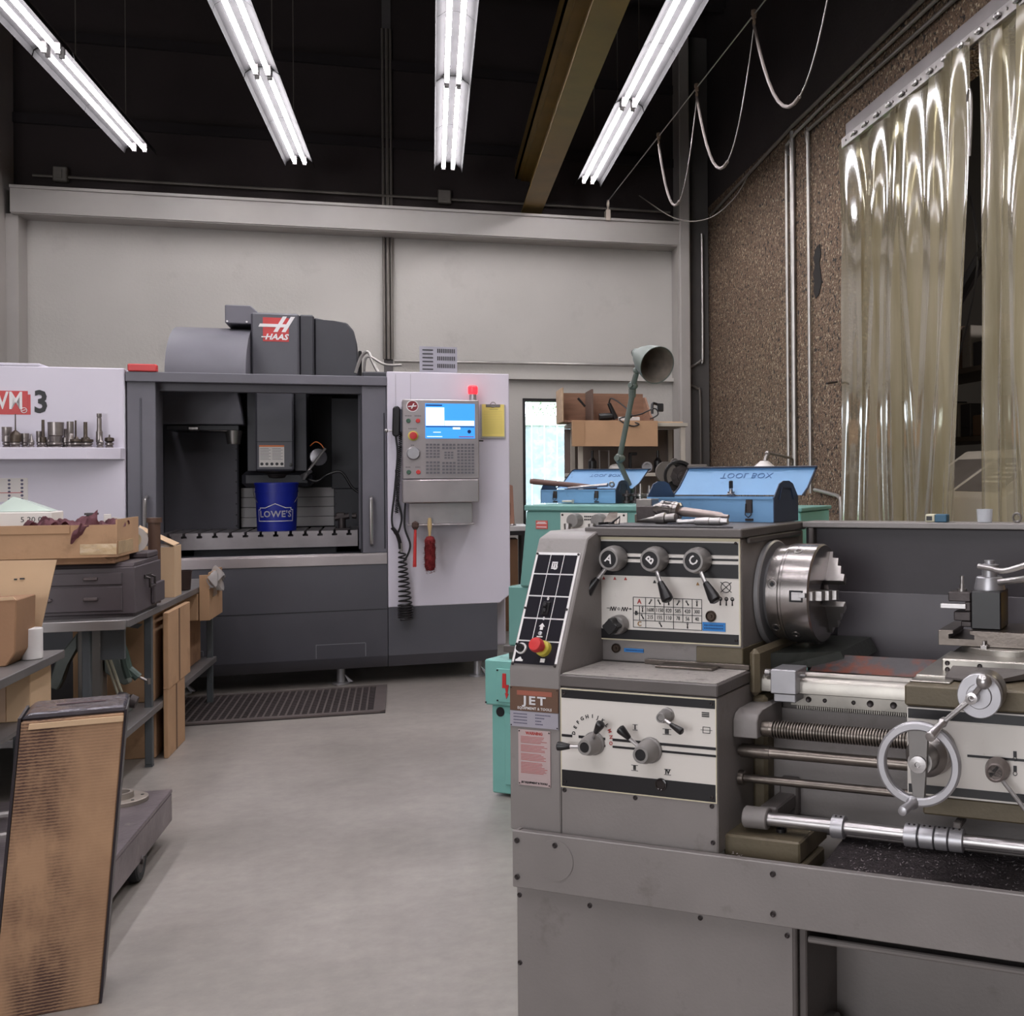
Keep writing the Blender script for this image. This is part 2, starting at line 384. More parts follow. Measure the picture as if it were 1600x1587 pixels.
# ---- conduits and boxes on the walls ----
def pipe(name, pts, r, m, label, cat='conduit', base=None, F=ROOM, grp=None):
    q = MB(); q.tube(pts, r, 8); return solo(F, base or tuple(pts[0]), q, name, m, label, cat, grp)
for i, (x, r, l) in enumerate(((-0.445, .014, 'leftmost'), (-0.405, .017, 'middle'), (-0.37, .013, 'rightmost'))):
    pipe('wall_conduit', [(x, YB - 0.045, 2.62), (x, YB - 0.045, 5.9)], r, m_conddark, l + ' of three upright conduits on the panel joint above the milling machine')
pipe('wall_conduit', smooth_pts([(-0.35, YB-.05, 2.60), (1.0, YB-.05, 2.605), (2.2, YB-.05, 2.605), (2.45, YB-.05, 2.605)], 2), .016, m_cond, 'long horizontal conduit on the pale wall above the glass door')
pipe('wall_conduit', [(-3.5, YB-.05, 4.24), (2.45, YB-.05, 4.24)], .014, m_conddark, 'dark horizontal conduit just above the grey girder')
pipe('wall_conduit', smooth_pts([(2.76, 11.75, 4.0), (2.76, 11.75, 2.75), (2.74, 11.75, 2.66), (2.65, 11.75, 2.6), (2.61, 11.75, 2.59)], 4), .014, m_cond, 'bright conduit in the room corner bending left at its foot')
pipe('wall_conduit', smooth_pts([(2.62, 11.75, 2.40), (2.70, 11.75, 2.36), (2.73, 11.75, 2.25), (2.73, 11.75, 1.2)], 4), .012, m_conddark, 'dark cable conduit curving down the corner beside the column')
for x, w in ((-3.27, .12), (0.14, .13)):
    q = MB(); q.box(x - w/2, x + w/2, 11.85, 11.935, 4.19, 4.33, 0.01); q.box(x-.02, x+.02, 11.84, 11.86, 4.22, 4.3)
    solo(ROOM, (x, 11.93, 4.19), q, 'junction_box', m_conddark, 'square junction box above the girder, ' + ('at its far left end' if x < 0 else 'below the third lamp row'), 'junction box')
XW = XR - 0.025
pipe('riser_conduit', smooth_pts([(XW, 8.96, 1.3), (XW, 8.96, 3.95), (XW, 8.90, 4.06), (XW, 8.7, 4.19), (XW, 6.0, 4.19)], 3), .014, m_cond, 'conduit riser farthest left on the pebbled wall, bending forward at the top')
pipe('riser_conduit', [(XW, 8.80, 1.3), (XW, 8.80, 4.23)], .022, m_cond, 'thicker conduit riser next to the left riser on the pebbled wall')
pipe('riser_conduit', smooth_pts([(XW, 8.40, 1.3), (XW, 8.40, 3.92), (XW, 8.41, 4.02), (XW, 8.45, 4.12)], 3), .014, m_cond, 'single conduit riser nearest the strip curtain on the pebbled wall')
pipe('ceiling_conduit', [(XW, 11.6, 4.17), (XW, 8.8, 4.27)], .016, m_conddark, 'dark conduit along the top of the pebbled wall near the corner')
pipe('ceiling_conduit', [(XW, 8.8, 4.27), (XW, 4.0, 4.27)], .018, m_conddark, 'upper dark conduit running above the strip curtain')
pipe('ceiling_conduit', [(XW, 8.45, 4.12), (XW, 4.0, 4.08)], .014, m_conddark, 'lower dark conduit running just above the strip curtain')
pipe('bent_conduit', smooth_pts([(XW, 8.3, 1.33), (XW, 7.9, 1.30), (XW, 7.76, 1.28), (XW, 7.72, 1.2), (XW, 7.72, 0.6)], 4), .014, m_cond, 'short bent conduit at the foot of the pebbled wall beside the curtain')
q = MB(); q.cyl((XR - .01, 7.82, 2.12), (XR - .16, 7.62, 2.09), .008, n=8); solo(ROOM, (XR, 7.8, 2.1), q, 'wall_spike', m_black, 'short black rod sticking out of the pebbled wall beside the curtain', 'rod')

# ---- yellow crane beam ----
m_crane = mat('yellow_crane_paint', (112,88,32), 0.55, 0, 0.15, 3)
q = MB()
q.box(0.90, 1.10, -3.0, YB - 0.012, 4.15, 4.17); q.box(0.99, 1.01, -3.0, YB - 0.012, 4.17, 4.48); q.box(0.90, 1.10, -3.0, YB - 0.012, 4.48, 4.50)
q.box(0.84, 0.86, -3.0, YB-.012, 4.50, 4.62); q.box(.84, 1.10, -3.0, YB-.012, 4.50, 4.515)
solo(ROOM, (1.0, 11, 4.15), q, 'crane_beam', m_crane, 'long yellow overhead crane beam between the third and fourth lamp rows', 'beam')

# ---- fluorescent lamp rows ----
m_tube = bpy.data.materials.new('fluorescent_tube'); m_tube.use_nodes = True
pt = m_tube.node_tree.nodes['Principled BSDF']; pt.inputs['Base Color'].default_value = (1,1,1,1); pt.inputs['Emission Color'].default_value = (1.0, 0.965, 1.0, 1); pt.inputs['Emission Strength'].default_value = 27.0
m_refl = mat('reflector_enamel', (38,37,38), 0.7, 0.0, 0.2, 6, spec=0.05)
m_reflo = mat('grey_reflector_back', (96,92,92), 0.6, 0, .1)
ROWS = [-2.445, -1.145, 0.165, 1.495]
ORD = ['leftmost', 'second from left', 'third from left', 'rightmost']
LZ = 4.31; FL = 2.40
for ri, x in enumerate(ROWS):
    for k in range(5):
        y1 = (11.15, 11.24, 11.08, 11.27)[ri] - k*(FL + 0.02); y0 = y1 - FL
        t = Thing(ROOM, (x, (y0+y1)/2, LZ), 'fluorescent_fixture', 'twin-tube lamp fixture number ' + ['one', 'two', 'three', 'four', 'five'][k] + ' from the back wall in the ' + ORD[ri] + ' row', 'ceiling light', 'fluorescent fixtures in four long rows')
        prof = [(-.125, -.005), (-.115, .035), (-.05, .085), (.05, .085), (.115, .035), (.125, -.005)]
        q = MB()
        for (ya, yb) in ((y0, (y0+y1)/2 - .003), ((y0+y1)/2 + .003, y1)):
            v = [(x + a, ya, LZ + c_) for a, c_ in prof] + [(x + a, yb, LZ + c_) for a, c_ in prof]
            v += [(x + a*1.02, ya, LZ + c_ + .004) for a, c_ in prof] + [(x + a*1.02, yb, LZ + c_ + .004) for a, c_ in prof]
            f = []
            for i in range(5): f += [(i, i+1, 7+i, 6+i), (12+i, 18+i, 19+i, 13+i)]
            f += [(0, 6, 18, 12), (5, 17, 23, 11)]
            for i in range(5): f += [(i, 12+i, 13+i, i+1), (6+i, 7+i, 19+i, 18+i)]
            q.mesh(v, f)
        t.part(q, 'reflector', m_refl)
        q = MB(); q.box(x - .04, x + .04, y0 + .01, y1 - .01, LZ + .09, LZ + .15); t.part(q, 'ballast_housing', m_reflo)
        for s in (-1, 1):
            q = MB(); q.cyl((x + s*.042, y0 + .05, LZ + .03), (x + s*.042, y1 - .05, LZ + .03), .0165, n=10); t.part(q, 'tube', m_tube)
            for yy in (y0 + .035, y1 - .035):
                q = MB(); q.box(x + s*.042 - .016, x + s*.042 + .016, yy - .013, yy + .013, LZ + .008, LZ + .084); t.part(q, 'lamp_holder', m_reflo)
        for yy in (y0 + .5, y1 - .5):
            q = MB(); q.cyl((x, yy, LZ + .15), (x, yy, CEIL - .302), .004, n=5); t.part(q, 'hanger_rod', m_conddark)

# ---- festoon wire with hanging hose ----
W0 = Vector((1.745, 11.6, 4.25)); W1 = Vector((2.02, 7.0, 4.42)); wd = (W1 - W0)
def wp(t): return W0 + wd*t
q = MB(); q.tube([wp(0), wp(.5), wp(1), wp(1.9)], .005, 6); solo(ROOM, wp(0), q, 'festoon_wire', m_cond, 'thin taut wire running from the girder toward the viewer at upper right', 'wire')
q = MB(); q.box(1.72, 1.77, 11.58, 11.7, 4.05, 4.16, .005); q.ring((1.745, 11.6, 4.22), (1,0,0), .035, .01, 12, 6); q.cyl((1.745, 11.6, 4.1), (1.745, 11.6, 4.19), .008, n=6)
solo(ROOM, (1.745, 11.6, 4.08), q, 'wire_anchor', mat('pale_rope_clamp', (176,164,152), .7), 'knotted anchor clamp holding the wire end above the girder', 'clamp')
m_hose = mat('grey_hose', (118,108,104), 0.6, 0, .1)
for i, (ta, tb, sg, w) in enumerate(((.45, .70, .66, 'lowest'), (.70, .985, .72, 'middle'), (.985, 1.29, .75, 'highest'))):
    a = wp(ta); b2 = wp(tb)
    q = MB(); q.box(a.x-.012, a.x+.012, a.y-.02, a.y+.02, a.z-.03, a.z+.03, .006); q.lathe((a.x, a.y, a.z+.012), (1,0,0), [(-.016,.018),(.016,.018)], 10); q.ring((a.x, a.y, a.z-.05), (1,0,0), .02, .006, 10, 5)
    solo(ROOM, tuple(a), q, 'wire_trolley', mat('tan_trolley', (126,108,92), .6), w + ' roller trolley clipped on the festoon wire at upper right', 'trolley', 'trolleys on the festoon wire')
    P = catenary(a - Vector((0,0,.07)), b2 - Vector((0,0,.07)), sg, 16)
    t = Thing(ROOM, tuple(P[0]), 'hanging_hose', w + ' loop of grey hose hanging from the festoon wire', 'hose', 'hose loops on the festoon wire')
    q = MB(); q.tube(P[:10], .011, 8); t.part(q, 'hose_run', m_hose)
    q = MB(); q.tube(P[9:], .004, 6); t.part(q, 'thin_cable', m_cond, label='thin cable rising to the next trolley')
q = MB(); q.tube(smooth_pts([(2.05, 11.5, 4.3), (2.3, 10.9, 3.95), (2.5, 10.4, 3.85), (2.7, 10.2, 4.0), (2.8, 10.0, 4.2)], 5), .006, 6)
solo(ROOM, (2.05, 11.5, 4.3), q, 'slack_cable', m_conddark, 'dark slack cable hanging against the corner above the column', 'cable')

# ---- strip curtain ----
t = Thing(ROOM, (2.83, 6.2, 3.84), 'strip_curtain', 'tall curtain of yellowed clear plastic strips covering the wall opening at right', 'curtain')
q = MB(); q.box(2.80, 2.86, 2.6, 7.50, 3.80, 3.90, .004); t.part(q, 'rail', mat('grey_rail', (120,114,114), .4, .5))
q = MB(); q.box(2.775, 2.80, 2.6, 7.52, 3.73, 3.80, .003)
for k in range(46): q.cyl((2.775, 2.7 + k*.105, 3.765), (2.768, 2.7 + k*.105, 3.765), .008, n=6)
t.part(q, 'clamp_bar', m_steel)
for k in range(23):
    q = MB(); y = 2.75 + k*.205; q.box(2.755, 2.775, y-.03, y+.03, 3.755, 3.775, .004); q.ring((2.762, y, 3.765), (1,.3,0), .016, .004, 8, 5); t.part(q, 'hook', m_steel2)
m_pvc, N, K, p = node_mat('yellowed_pvc'); N.remove(p); outn = N['Material Output']
tr = N.new('ShaderNodeBsdfTransparent'); tr.inputs[0].default_value = (0.78, 0.74, 0.58, 1)
df = N.new('ShaderNodeBsdfDiffuse'); tl = N.new('ShaderNodeBsdfTranslucent')
tc = N.new('ShaderNodeTexCoord'); mp = N.new('ShaderNodeMapping'); mp.inputs['Scale'].default_value = (1,3,.4); K(tc.outputs['Object'], mp.inputs[0])
cc = ramp(N, K, noise(N, K, mp.outputs[0], 2.5, 6), [(0.3, (146,136,110)), (0.7, (176,167,147))])
K(cc, df.inputs[0]); K(cc, tl.inputs[0])
ma = N.new('ShaderNodeMixShader'); ma.inputs[0].default_value = 0.45; K(df.outputs[0], ma.inputs[1]); K(tl.outputs[0], ma.inputs[2])
mb_ = N.new('ShaderNodeMixShader'); mb_.inputs[0].default_value = 0.62; K(tr.outputs[0], mb_.inputs[1]); K(ma.outputs[0], mb_.inputs[2])
gg = N.new('ShaderNodeBsdfGlossy'); gg.inputs['Roughness'].default_value = 0.10; fr = N.new('ShaderNodeLayerWeight'); fr.inputs[0].default_value = 0.12
mc = N.new('ShaderNodeMixShader'); mg = N.new('ShaderNodeMapRange'); mg.inputs[2].default_value = 1.0; mg.inputs[4].default_value = 0.42; K(fr.outputs[0], mg.inputs[0]); K(mg.outputs[0], mc.inputs[0]); K(mb_.outputs[0], mc.inputs[1]); K(gg.outputs[0], mc.inputs[2]); K(mc.outputs[0], outn.inputs[0])
# each strip: (y top near, y top far, y bottom near, y bottom far, x offset)
STR = [(7.20, 7.60, 7.22, 7.62, 0), (6.84, 7.32, 6.88, 7.34, .02), (6.56, 6.96, 6.52, 6.98, .0), (6.30, 6.76, 6.30, 6.72, .025), (6.02, 6.54, 6.10, 6.5, .0), (5.84, 6.30, 5.96, 6.34, .03),
       (5.68, 6.05, 5.98, 6.40, -.015), (5.50, 5.82, 5.80, 6.10, -.03), (5.22, 5.46, 5.24, 5.47, .0), (4.95, 5.28, 5.02, 5.31, .02), (4.62, 5.02, 4.72, 5.06, -.01), (4.3, 4.66, 4.35, 4.75, .015), (3.9, 4.33, 3.95, 4.4, 0), (3.5, 3.95, 3.52, 4.0, .02), (3.05, 3.55, 3.1, 3.6, 0), (2.62, 3.1, 2.65, 3.12, .02)]
for i, (a, b_, c_, d_, xo) in enumerate(STR):
    ph = i*1.7; A = .009 + .006*((i*5) % 3)
    def fn(u, v, a=a, b_=b_, c_=c_, d_=d_, xo=xo, ph=ph, A=A, i=i):
        top = 1 - v; y0 = a*top + c_*(1-top); y1 = b_*top + d_*(1-top); amp = A*(0.35 + 0.65*math.sin(min(1, (1-top)*3)*1.57)) * (1.0 if top > .5 else .8)
        y = y0 + (y1-y0)*u
        x = 2.79 + xo + amp*math.sin(u*6.28*1.1 + ph + 1.4*math.sin((1-top)*5 + i)) + .006*math.sin((1-top)*17 + ph + u*5)*max(0, top-.45)*2
        return (x, y, 3.77 - 3.70*v)
    q = MB(); q.grid(fn, 12, 44); t.part(q, 'plastic_strip', m_pvc)
q = MB(); q.tube(smooth_pts([(2.74,5.50,3.42),(2.73,5.46,3.47),(2.73,5.43,3.44),(2.73,5.43,3.3),(2.735,5.46,3.12)],4), .006, 6)
solo(ROOM, (2.73, 5.45, 3.4), q, 'wire_hook', m_steel, 'bent wire hook hanging on the strip curtain above its dark gap', 'hook')
# side room contents
t = Thing(ROOM, (4.3, 6.6, 0), 'storage_shelf', 'dark shelving unit with clutter glimpsed through the gap in the strip curtain', 'shelf')
m_shelf = mat('dark_shelf_metal', (70,60,50), .7, 0, .1)
for z in (0.5, 1.1, 1.7, 2.25):
    q = MB(); q.box(4.1, 4.6, 5.2, 9.8, z, z+.04); t.part(q, 'shelf_board', m_shelf)
for y in (5.2, 7.5, 9.76):
    q = MB(); q.box(4.1, 4.14, y, y+.04, 0, 2.7); t.part(q, 'post', m_shelf)
mm = [mat('shelf_bin_dark', (40,36,38), .7), mat('shelf_bin_pale', (120,112,104), .7), mat('shelf_bin_brown', (86,64,48), .7)]
k = 0
for z in (1.141, 1.741, 2.291, .541):
    y = 7.0; nb = 0
    while y < 9.3:
        w = random.uniform(.12, .3); h = random.uniform(.12, .38); q = MB(); q.box(4.12, 4.12 + random.uniform(.2, .4), y, y+w, z, z+h, .006)
        if k % 2: q.box(4.11, 4.12, y+w*.25, y+w*.75, z+h*.3, z+h*.6)
        solo(ROOM, (4.2, y, z), q, 'storage_bin', mm[k % 3], ('dark', 'pale', 'brown')[k % 3] + ' storage bin number ' + ['one','two','three','four','five','six','seven','eight','nine','ten','eleven','twelve','thirteen','fourteen'][nb] + ' from the right on the ' + {1.141:'second', 1.741:'third', 2.291:'top', .541:'lowest'}[z] + ' dim shelf', 'bin', 'bins on the shelf behind the strip curtain')
        y += w + .04; k += 1; nb += 1
q = MB(); q.tube([(3.7, 8.2, 2.35), (3.7, 6.9, 3.15)], .05, 8); q.tube(smooth_pts([(3.68,7.9,1.9),(3.66,7.5,2.3),(3.66,7.2,2.9),(3.66,7.3,3.4)],5), .008, 6)
solo(ROOM, (3.7, 7.6, 2.7), q, 'extraction_duct', m_black, 'slanting black duct seen through the gap in the strip curtain', 'duct')
q = MB(); q.poly([(3.4, 2.0), (3.46, 2.0), (3.46, 3.4), (3.4, 3.4)], 'y', 7.4, 8.4, .01); q.box(3.36, 3.4, 7.45, 8.35, 2.05, 3.35, .01)
solo(ROOM, (3.4, 7.9, 2.0), q, 'display_board', mat('white_panel', (196,194,198), .5), 'pale hanging board showing whitish behind the middle curtain strips', 'board')
# white machine console behind the curtain
t = Thing(ROOM, (3.4, 6.4, 0), 'machine_console', 'white slanted machine control console standing behind the strip curtain', 'console')
m_cons = mat('console_white', (214,208,208), .5, 0, .04); m_consg = mat('console_grey', (112,106,108), .5)
q = MB(); q.poly([(3.14, 1.30), (3.18, 0.95), (3.9, 0.95), (3.9, 1.60), (3.60, 1.60)], 'y', 5.9, 7.28, .012); t.part(q, 'housing', m_cons)
q = MB(); q.box(3.24, 3.8, 6.1, 7.1, 0, .95, .01); t.part(q, 'pedestal', m_cons)
nrm = Vector((-.3, 0, .46)).normalized()
def cons(u, y): return Vector((3.14 + .46*u, y, 1.30 + .30*u)) + nrm*.004
for (ya, yb) in ((6.05, 6.62), (6.68, 7.2)):
    q = MB(); v = [cons(.12, ya), cons(.12, yb), cons(.8, yb), cons(.8, ya)]; q.mesh(v + [p_ - nrm*.004 for p_ in v], [(0,1,2,3), (0,4,5,1), (1,5,6,2), (2,6,7,3), (3,7,4,0)]); t.part(q, 'control_face', m_consg)
q = MB()
for i in range(5):
    for j in range(3):
        c0 = cons(.3 + .09*i, 6.15 + .1*j) + nrm*.002; q.box(c0.x-.012, c0.x+.012, c0.y-.03, c0.y+.03, c0.z-.004, c0.z+.008)
t.part(q, 'keys', m_white, kind='stuff')

# ================= MILLING MACHINE =================
m_hw = mat('machine_white', (208,202,214), 0.42, 0, 0.03, 2)
m_hg = mat('machine_charcoal', (80,79,86), 0.42, 0, 0.06, 3, 0.05, 200)
m_hg2 = mat('machine_grey_inner', (98,96,104), 0.5, 0, 0.10, 3)
m_hd = mat('machine_dark', (52,52,58), 0.5, 0, 0.08, 3)
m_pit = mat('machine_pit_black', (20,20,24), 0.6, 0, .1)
m_seam = mat('seam_black', (30,30,34), .6)
m_ss = mat('stainless_sheet', (184,176,178), 0.30, 0.75, 0.08, 6, 0.03, 30)
T = Thing(MIL, (-0.75, 0.8, 0), 'milling_machine', 'large white and charcoal enclosed milling machine filling the back of the shop', 'machine')
H = MIL
def P(name, m, *boxes, b=0.004, parent=None, label=None):
    q = MB()
    for x in boxes: q.box(*x, b=b)
    return T.part(q, name, m, parent, label)
# lower charcoal body, skirt slanting in
q = MB(); q.poly([(0.0, 0.204), (0.0, 0.905), (0.25, 0.905), (0.25, 0.12), (0.06, 0.12)], 'x', -1.63, 0.0, .003)
front = T.part(q, 'front_panel', m_hg)
q = MB(); q.box(-1.63, -0.003, -0.002, 0.0015, .528, .533); T.part(q, 'seam', m_seam, front)
q = MB()
for a in ((-.47, -.15),): q.box(a[0], a[1], -.002, .001, .30, .304); q.box(a[0], a[0]+.004, -.002, .001, .21, .30); q.box(a[1], a[1]+.004, -.002, .001, .21, .30)
q.box(-1.36, -1.17, -.002, .001, .30, .304); q.box(-1.17, -1.166, -.002, .001, .21, .30)
T.part(q, 'hatch_outline', mat('hatch_line', (128,128,134), .5), front)
q = MB(); q.poly([(0.0, 0.204), (0.0, 0.54), (0.25, 0.54), (0.25, 0.12), (0.06, 0.12)], 'x', 0.003, 0.748)
T.part(q, 'right_lower_panel', m_hg)
q = MB(); q.poly([(0.003, .54), (.003, 2.186), (.841, 2.186), (.841, .60), (.765, .54)], 'y', -.004, .25, .004); rw = T.part(q, 'right_white_panel', m_hw)
q = MB(); q.box(.06, .063, -.006, -.003, 1.95, 2.17); q.box(.16, .163, -.006, -.003, 1.95, 2.17); T.part(q, 'panel_groove', mat('groove_grey', (170,164,172), .5), rw)
q = MB(); q.poly([(.25, .2), (2.3, .2), (2.3, 2.14), (.25, 2.14)], 'x', .3, .835, .01); T.part(q, 'right_side_cabinet', m_hw)
q = MB(); q.poly([(0.0, 0.204), (0.0, 0.9), (0.25, 0.9), (0.25, 0.12), (0.06, 0.12)], 'x', -3.4, -1.633); T.part(q, 'left_lower_panel', m_hg)
q = MB(); q.box(-3.4, -1.62, -.004, .5, .9, 2.17, .006); lw_ = T.part(q, 'left_white_panel', m_hw)
P('left_side_cabinet', m_hw, (-3.4, -1.7, .502, 2.3, .2, 2.15))
# sill, header, columns
P('sill_strip', m_ss, (-1.615, -0.002, -.006, .05, .906, .922), (-1.615, -0.002, -.008, -.001, .845, .912), b=.002)
P('header', m_hg2, (-1.615, .003, -.012, .12, 2.085, 2.15)); P('header_rail', m_hg2, (-1.46, -.16, .13, .2, 2.035, 2.10))
rc = P('right_door_column', m_hg2, (-.163, .0, .02, .35, .922, 2.085))
P('door_seal', m_hd, (-.175, -.163, .05, .35, .922, 2.03), (-.02, -.012, .012, .02, .95, 1.9))
ld = P('left_door', m_hg2, (-1.612, -1.443, .02, .30, .922, 2.10)); P('door_edge', m_hg, (-1.535, -1.525, .012, .02, 1.0, 1.98), parent=ld)
for (x, z0, z1, dp) in ((-.105, .985, 1.31, rc), (-1.50, 1.08, 1.33, ld)):
    q = MB(); q.tube(smooth_pts([(x, .03, z0), (x, -.03, z0 + .01), (x, -.045, z0+.04), (x, -.045, z1-.04), (x, -.03, z1-.01), (x, .03, z1)], 4), .013, 10); T.part(q, 'door_handle', m_steel2, dp, 'polished steel pull handle')
# interior
P('interior_left_panel', m_hg2, (-1.60, -1.075, 1.30, 1.36, 1.0, 2.0), b=.01)
q = MB()
for k in range(9): q.cyl((-1.09, 1.301, 1.08 + k*.085), (-1.09, 1.294, 1.08 + k*.085), .007, n=6)
T.part(q, 'panel_bolts', m_black, kind='stuff')
q = MB(); q.poly([(-1.56, 1.84), (-0.985, 1.84), (-1.03, 2.085), (-1.56, 2.085)], 'y', .75, 1.0, .006); T.part(q, 'tool_changer_cover', m_hg2)
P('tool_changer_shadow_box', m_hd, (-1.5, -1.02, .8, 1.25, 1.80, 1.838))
q = MB(); q.box(-1.36, -1.28, .78, .85, 1.795, 1.83, .01); q.cyl((-1.3, .82, 1.81), (-1.05, .82, 1.80), .012, n=8); q.cyl((-1.06, .85, 1.70), (-1.06, .85, 1.80), .045, .06, 12); T.part(q, 'tool_arm', m_steel)
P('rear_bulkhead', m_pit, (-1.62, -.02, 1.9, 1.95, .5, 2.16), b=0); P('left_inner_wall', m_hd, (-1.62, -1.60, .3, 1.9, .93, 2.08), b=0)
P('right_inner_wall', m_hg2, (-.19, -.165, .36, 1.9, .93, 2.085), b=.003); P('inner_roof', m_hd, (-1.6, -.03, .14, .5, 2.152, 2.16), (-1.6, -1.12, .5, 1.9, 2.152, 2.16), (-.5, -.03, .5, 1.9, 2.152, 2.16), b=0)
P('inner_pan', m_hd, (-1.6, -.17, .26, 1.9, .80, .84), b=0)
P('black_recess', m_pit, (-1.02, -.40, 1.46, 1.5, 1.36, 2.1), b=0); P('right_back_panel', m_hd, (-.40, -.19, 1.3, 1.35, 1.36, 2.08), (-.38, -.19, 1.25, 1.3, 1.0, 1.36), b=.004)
for k in range(4):
    z = 1.062 + k*.078; q = MB(); q.box(-1.07, -.385, 1.42 + .004*k, 1.44, z, z + .075, .003); T.part(q, 'way_cover_slat', mat('way_cover_paint', (206,202,202), .5, 0, .05))
q = MB()
for k in range(4): q.cyl((-.365, 1.249, 1.06 + k*.09), (-.365, 1.244, 1.06 + k*.09), .007, n=6)
T.part(q, 'panel_bolts', m_black, kind='stuff')
# spindle head and column
q = MB(); q.box(-.905, -.645, .75, 1.45, 1.502, 2.20, .012); head = T.part(q, 'spindle_head', m_hg)
P('head_joint', m_seam, (-.905, -.645, .746, .751, 1.715, 1.719), b=0, parent=head)
P('column_casing', m_hd, (-.97, -.907, .85, 1.45, 1.50, 2.20), (-.643, -.56, .85, 1.45, 1.50, 2.2)); P('head_flare', m_hd, (-1.02, -.53, .95, 1.45, 1.38, 1.50), b=.03)
q = MB(); q.lathe((-.775, 1.02, 1.51), (0,0,-1), [(0,.14),(.02,.135),(.03,.10),(.06,.09),(.07,.05),(.13,.045)], 24); T.part(q, 'spindle_nose', m_darksteel, head)
q = MB(); q.box(-.88, -.71, .744, .749, 1.53, 1.69); stk = T.part(q, 'warning_sticker', m_paper, head, 'white warning sticker with orange top edge')
q = MB(); q.box(-.88, -.71, .742, .745, 1.678, 1.69); T.part(q, 'sticker_band', m_orange, head)
q = MB()
for k in range(8):
    for c_ in (-.874, -.792): q.box(c_, c_ + .060 + .012*((k*3) % 2), .7425, .744, 1.664 - k*.0115, 1.667 - k*.0115)
T.part(q, 'sticker_fine_print', mat('fine_print_grey', (110,106,110), .6), head, kind='stuff')
q = MB()
for k in range(5): q.lathe((-.862 + k*.034, .744, 1.552), (0,-1,0), [(0,.012),(.001,.012)], 6)
T.part(q, 'sticker_symbols', m_blackp, head)
q = MB(); q.lathe((-.665, .75, 1.545), (0,-1,0), [(0,.013),(.008,.011),(.010,0)], 12); T.part(q, 'plug', m_black, head)
# coolant arm
q = MB(); q.lathe((-.50, .98, 1.60), (.35, -.8, .1), [(0,.06),(.05,.065),(.06,.05),(.07,.0)], 16); T.part(q, 'spray_housing', m_alu)
q = MB(); q.cyl((-.56, .88, 1.49), (-.43, .86, 1.67), .011, n=8); q.cyl((-.565, .88, 1.48), (-.585, .86, 1.43), .018, .01, 8); q.cyl((-.60, .9, 1.46), (-.53, .86, 1.50), .014, n=8); T.part(q, 'coolant_arm', m_steel2)
q = MB(); q.tube(smooth_pts([(-.54,.93,1.69),(-.50,.9,1.72),(-.46,.88,1.70),(-.435,.87,1.66)],5), .004, 6); T.part(q, 'red_wire', m_orange)
q = MB(); q.tube(smooth_pts([(-.60,.95,1.46),(-.50,.92,1.42),(-.42,.95,1.47),(-.32,.95,1.49),(-.24,.95,1.37),(-.17,.95,1.32)],5), .011, 8); T.part(q, 'black_hose', m_black)
# table
q = MB(); 
xs = -1.50; top = 1.062; NS = 13; pitch = 1.29/ NS
prof = [(-1.50, .99)]
for k in range(NS):
    c0 = -1.50 + pitch*(k+.5)
    prof += [(c0-.009, top), (c0-.009, top-.02), (c0-.018, top-.02), (c0-.018, top-.036), (c0+.018, top-.036), (c0+.018, top-.02), (c0+.009, top-.02), (c0+.009, top)]
pts = [(-1.50, .985), (-1.50, top)] + prof[1:] + [(-.20, top), (-.20, .985)]
# front slice with T-slots, split in simple bands so every face stays planar
q.box(-1.50, -.20, .52, 1.22, .945, top-.036)
for k in range(NS+1):
    a = -1.50 if k == 0 else -1.50 + pitch*(k-.5) + .018; b_ = -.20 if k == NS else -1.50 + pitch*(k+.5) - .018
    q.box(a, b_, .52, 1.22, top-.036, top-.02)
    a = a if k == 0 else a - .009; b_ = b_ if k == NS else b_ + .009
    q.box(a, b_, .52, 1.22, top-.02, top)
T.part(q, 'slotted_table', mat('table_steel', (150,144,146), .38, .6, .12, 8))
P('table_saddle', m_hd, (-1.3, -.35, .6, 1.15, .84, .944))
q = MB(); q.box(-.36, -.25, .56, .66, 1.062, 1.075, .004); q.cyl((-.31, .6, 1.075), (-.31, .6, 1.15), .028, n=12); q.cyl((-.36, .6, 1.15), (-.26, .6, 1.165), .022, n=10); q.lathe((-.24, .6, 1.165), (1,0,0), [(0,.02),(.03,.024),(.035,0)], 10); q.box(-.35, -.29, .58, .63, 1.15, 1.19, .005)
T.part(q, 'probe_unit', m_darksteel)
# roof hood and head covers
q = MB(); n_ = 14
arc = [(.35 + .72*(1 - math.cos(math.pi/2*k/n_)), 2.16 + .41*math.sin(math.pi/2*k/n_)) for k in range(n_+1)]
q.poly(arc + [(1.9, 2.57), (1.9, 2.16)], 'x', -1.44, -.93); T.part(q, 'curved_hood', m_hg2)
q = MB(); q.box(-.925, -.60, .70, 1.9, 2.16, 2.66, .012); hc = T.part(q, 'head_cover', m_hg)
q = MB(); q.poly([(-1.10, 2.575), (-1.10, 2.71), (-.93, 2.71), (-.88, 2.665), (-.88, 2.575)], 'y', .72, 1.5, .006); T.part(q, 'top_box', m_hg2)
q = MB()
for x in (-1.085, -.955): q.cyl((x, .72, 2.59), (x, .715, 2.59), .007, n=8)
T.part(q, 'box_screws', m_white, kind='stuff')
q = MB(); q.poly([(.74, 2.16), (.74, 2.66), (1.9, 2.66), (1.9, 2.16)], 'x', -.60, -.50, .01)
q.poly([(-.5, 2.16), (-.5, 2.65), (-.36, 2.62), (-.27, 2.62), (-.22, 2.56), (-.195, 2.45), (-.19, 2.16)], 'y', .8, 1.8, .01); T.part(q, 'motor_cover', m_hd)
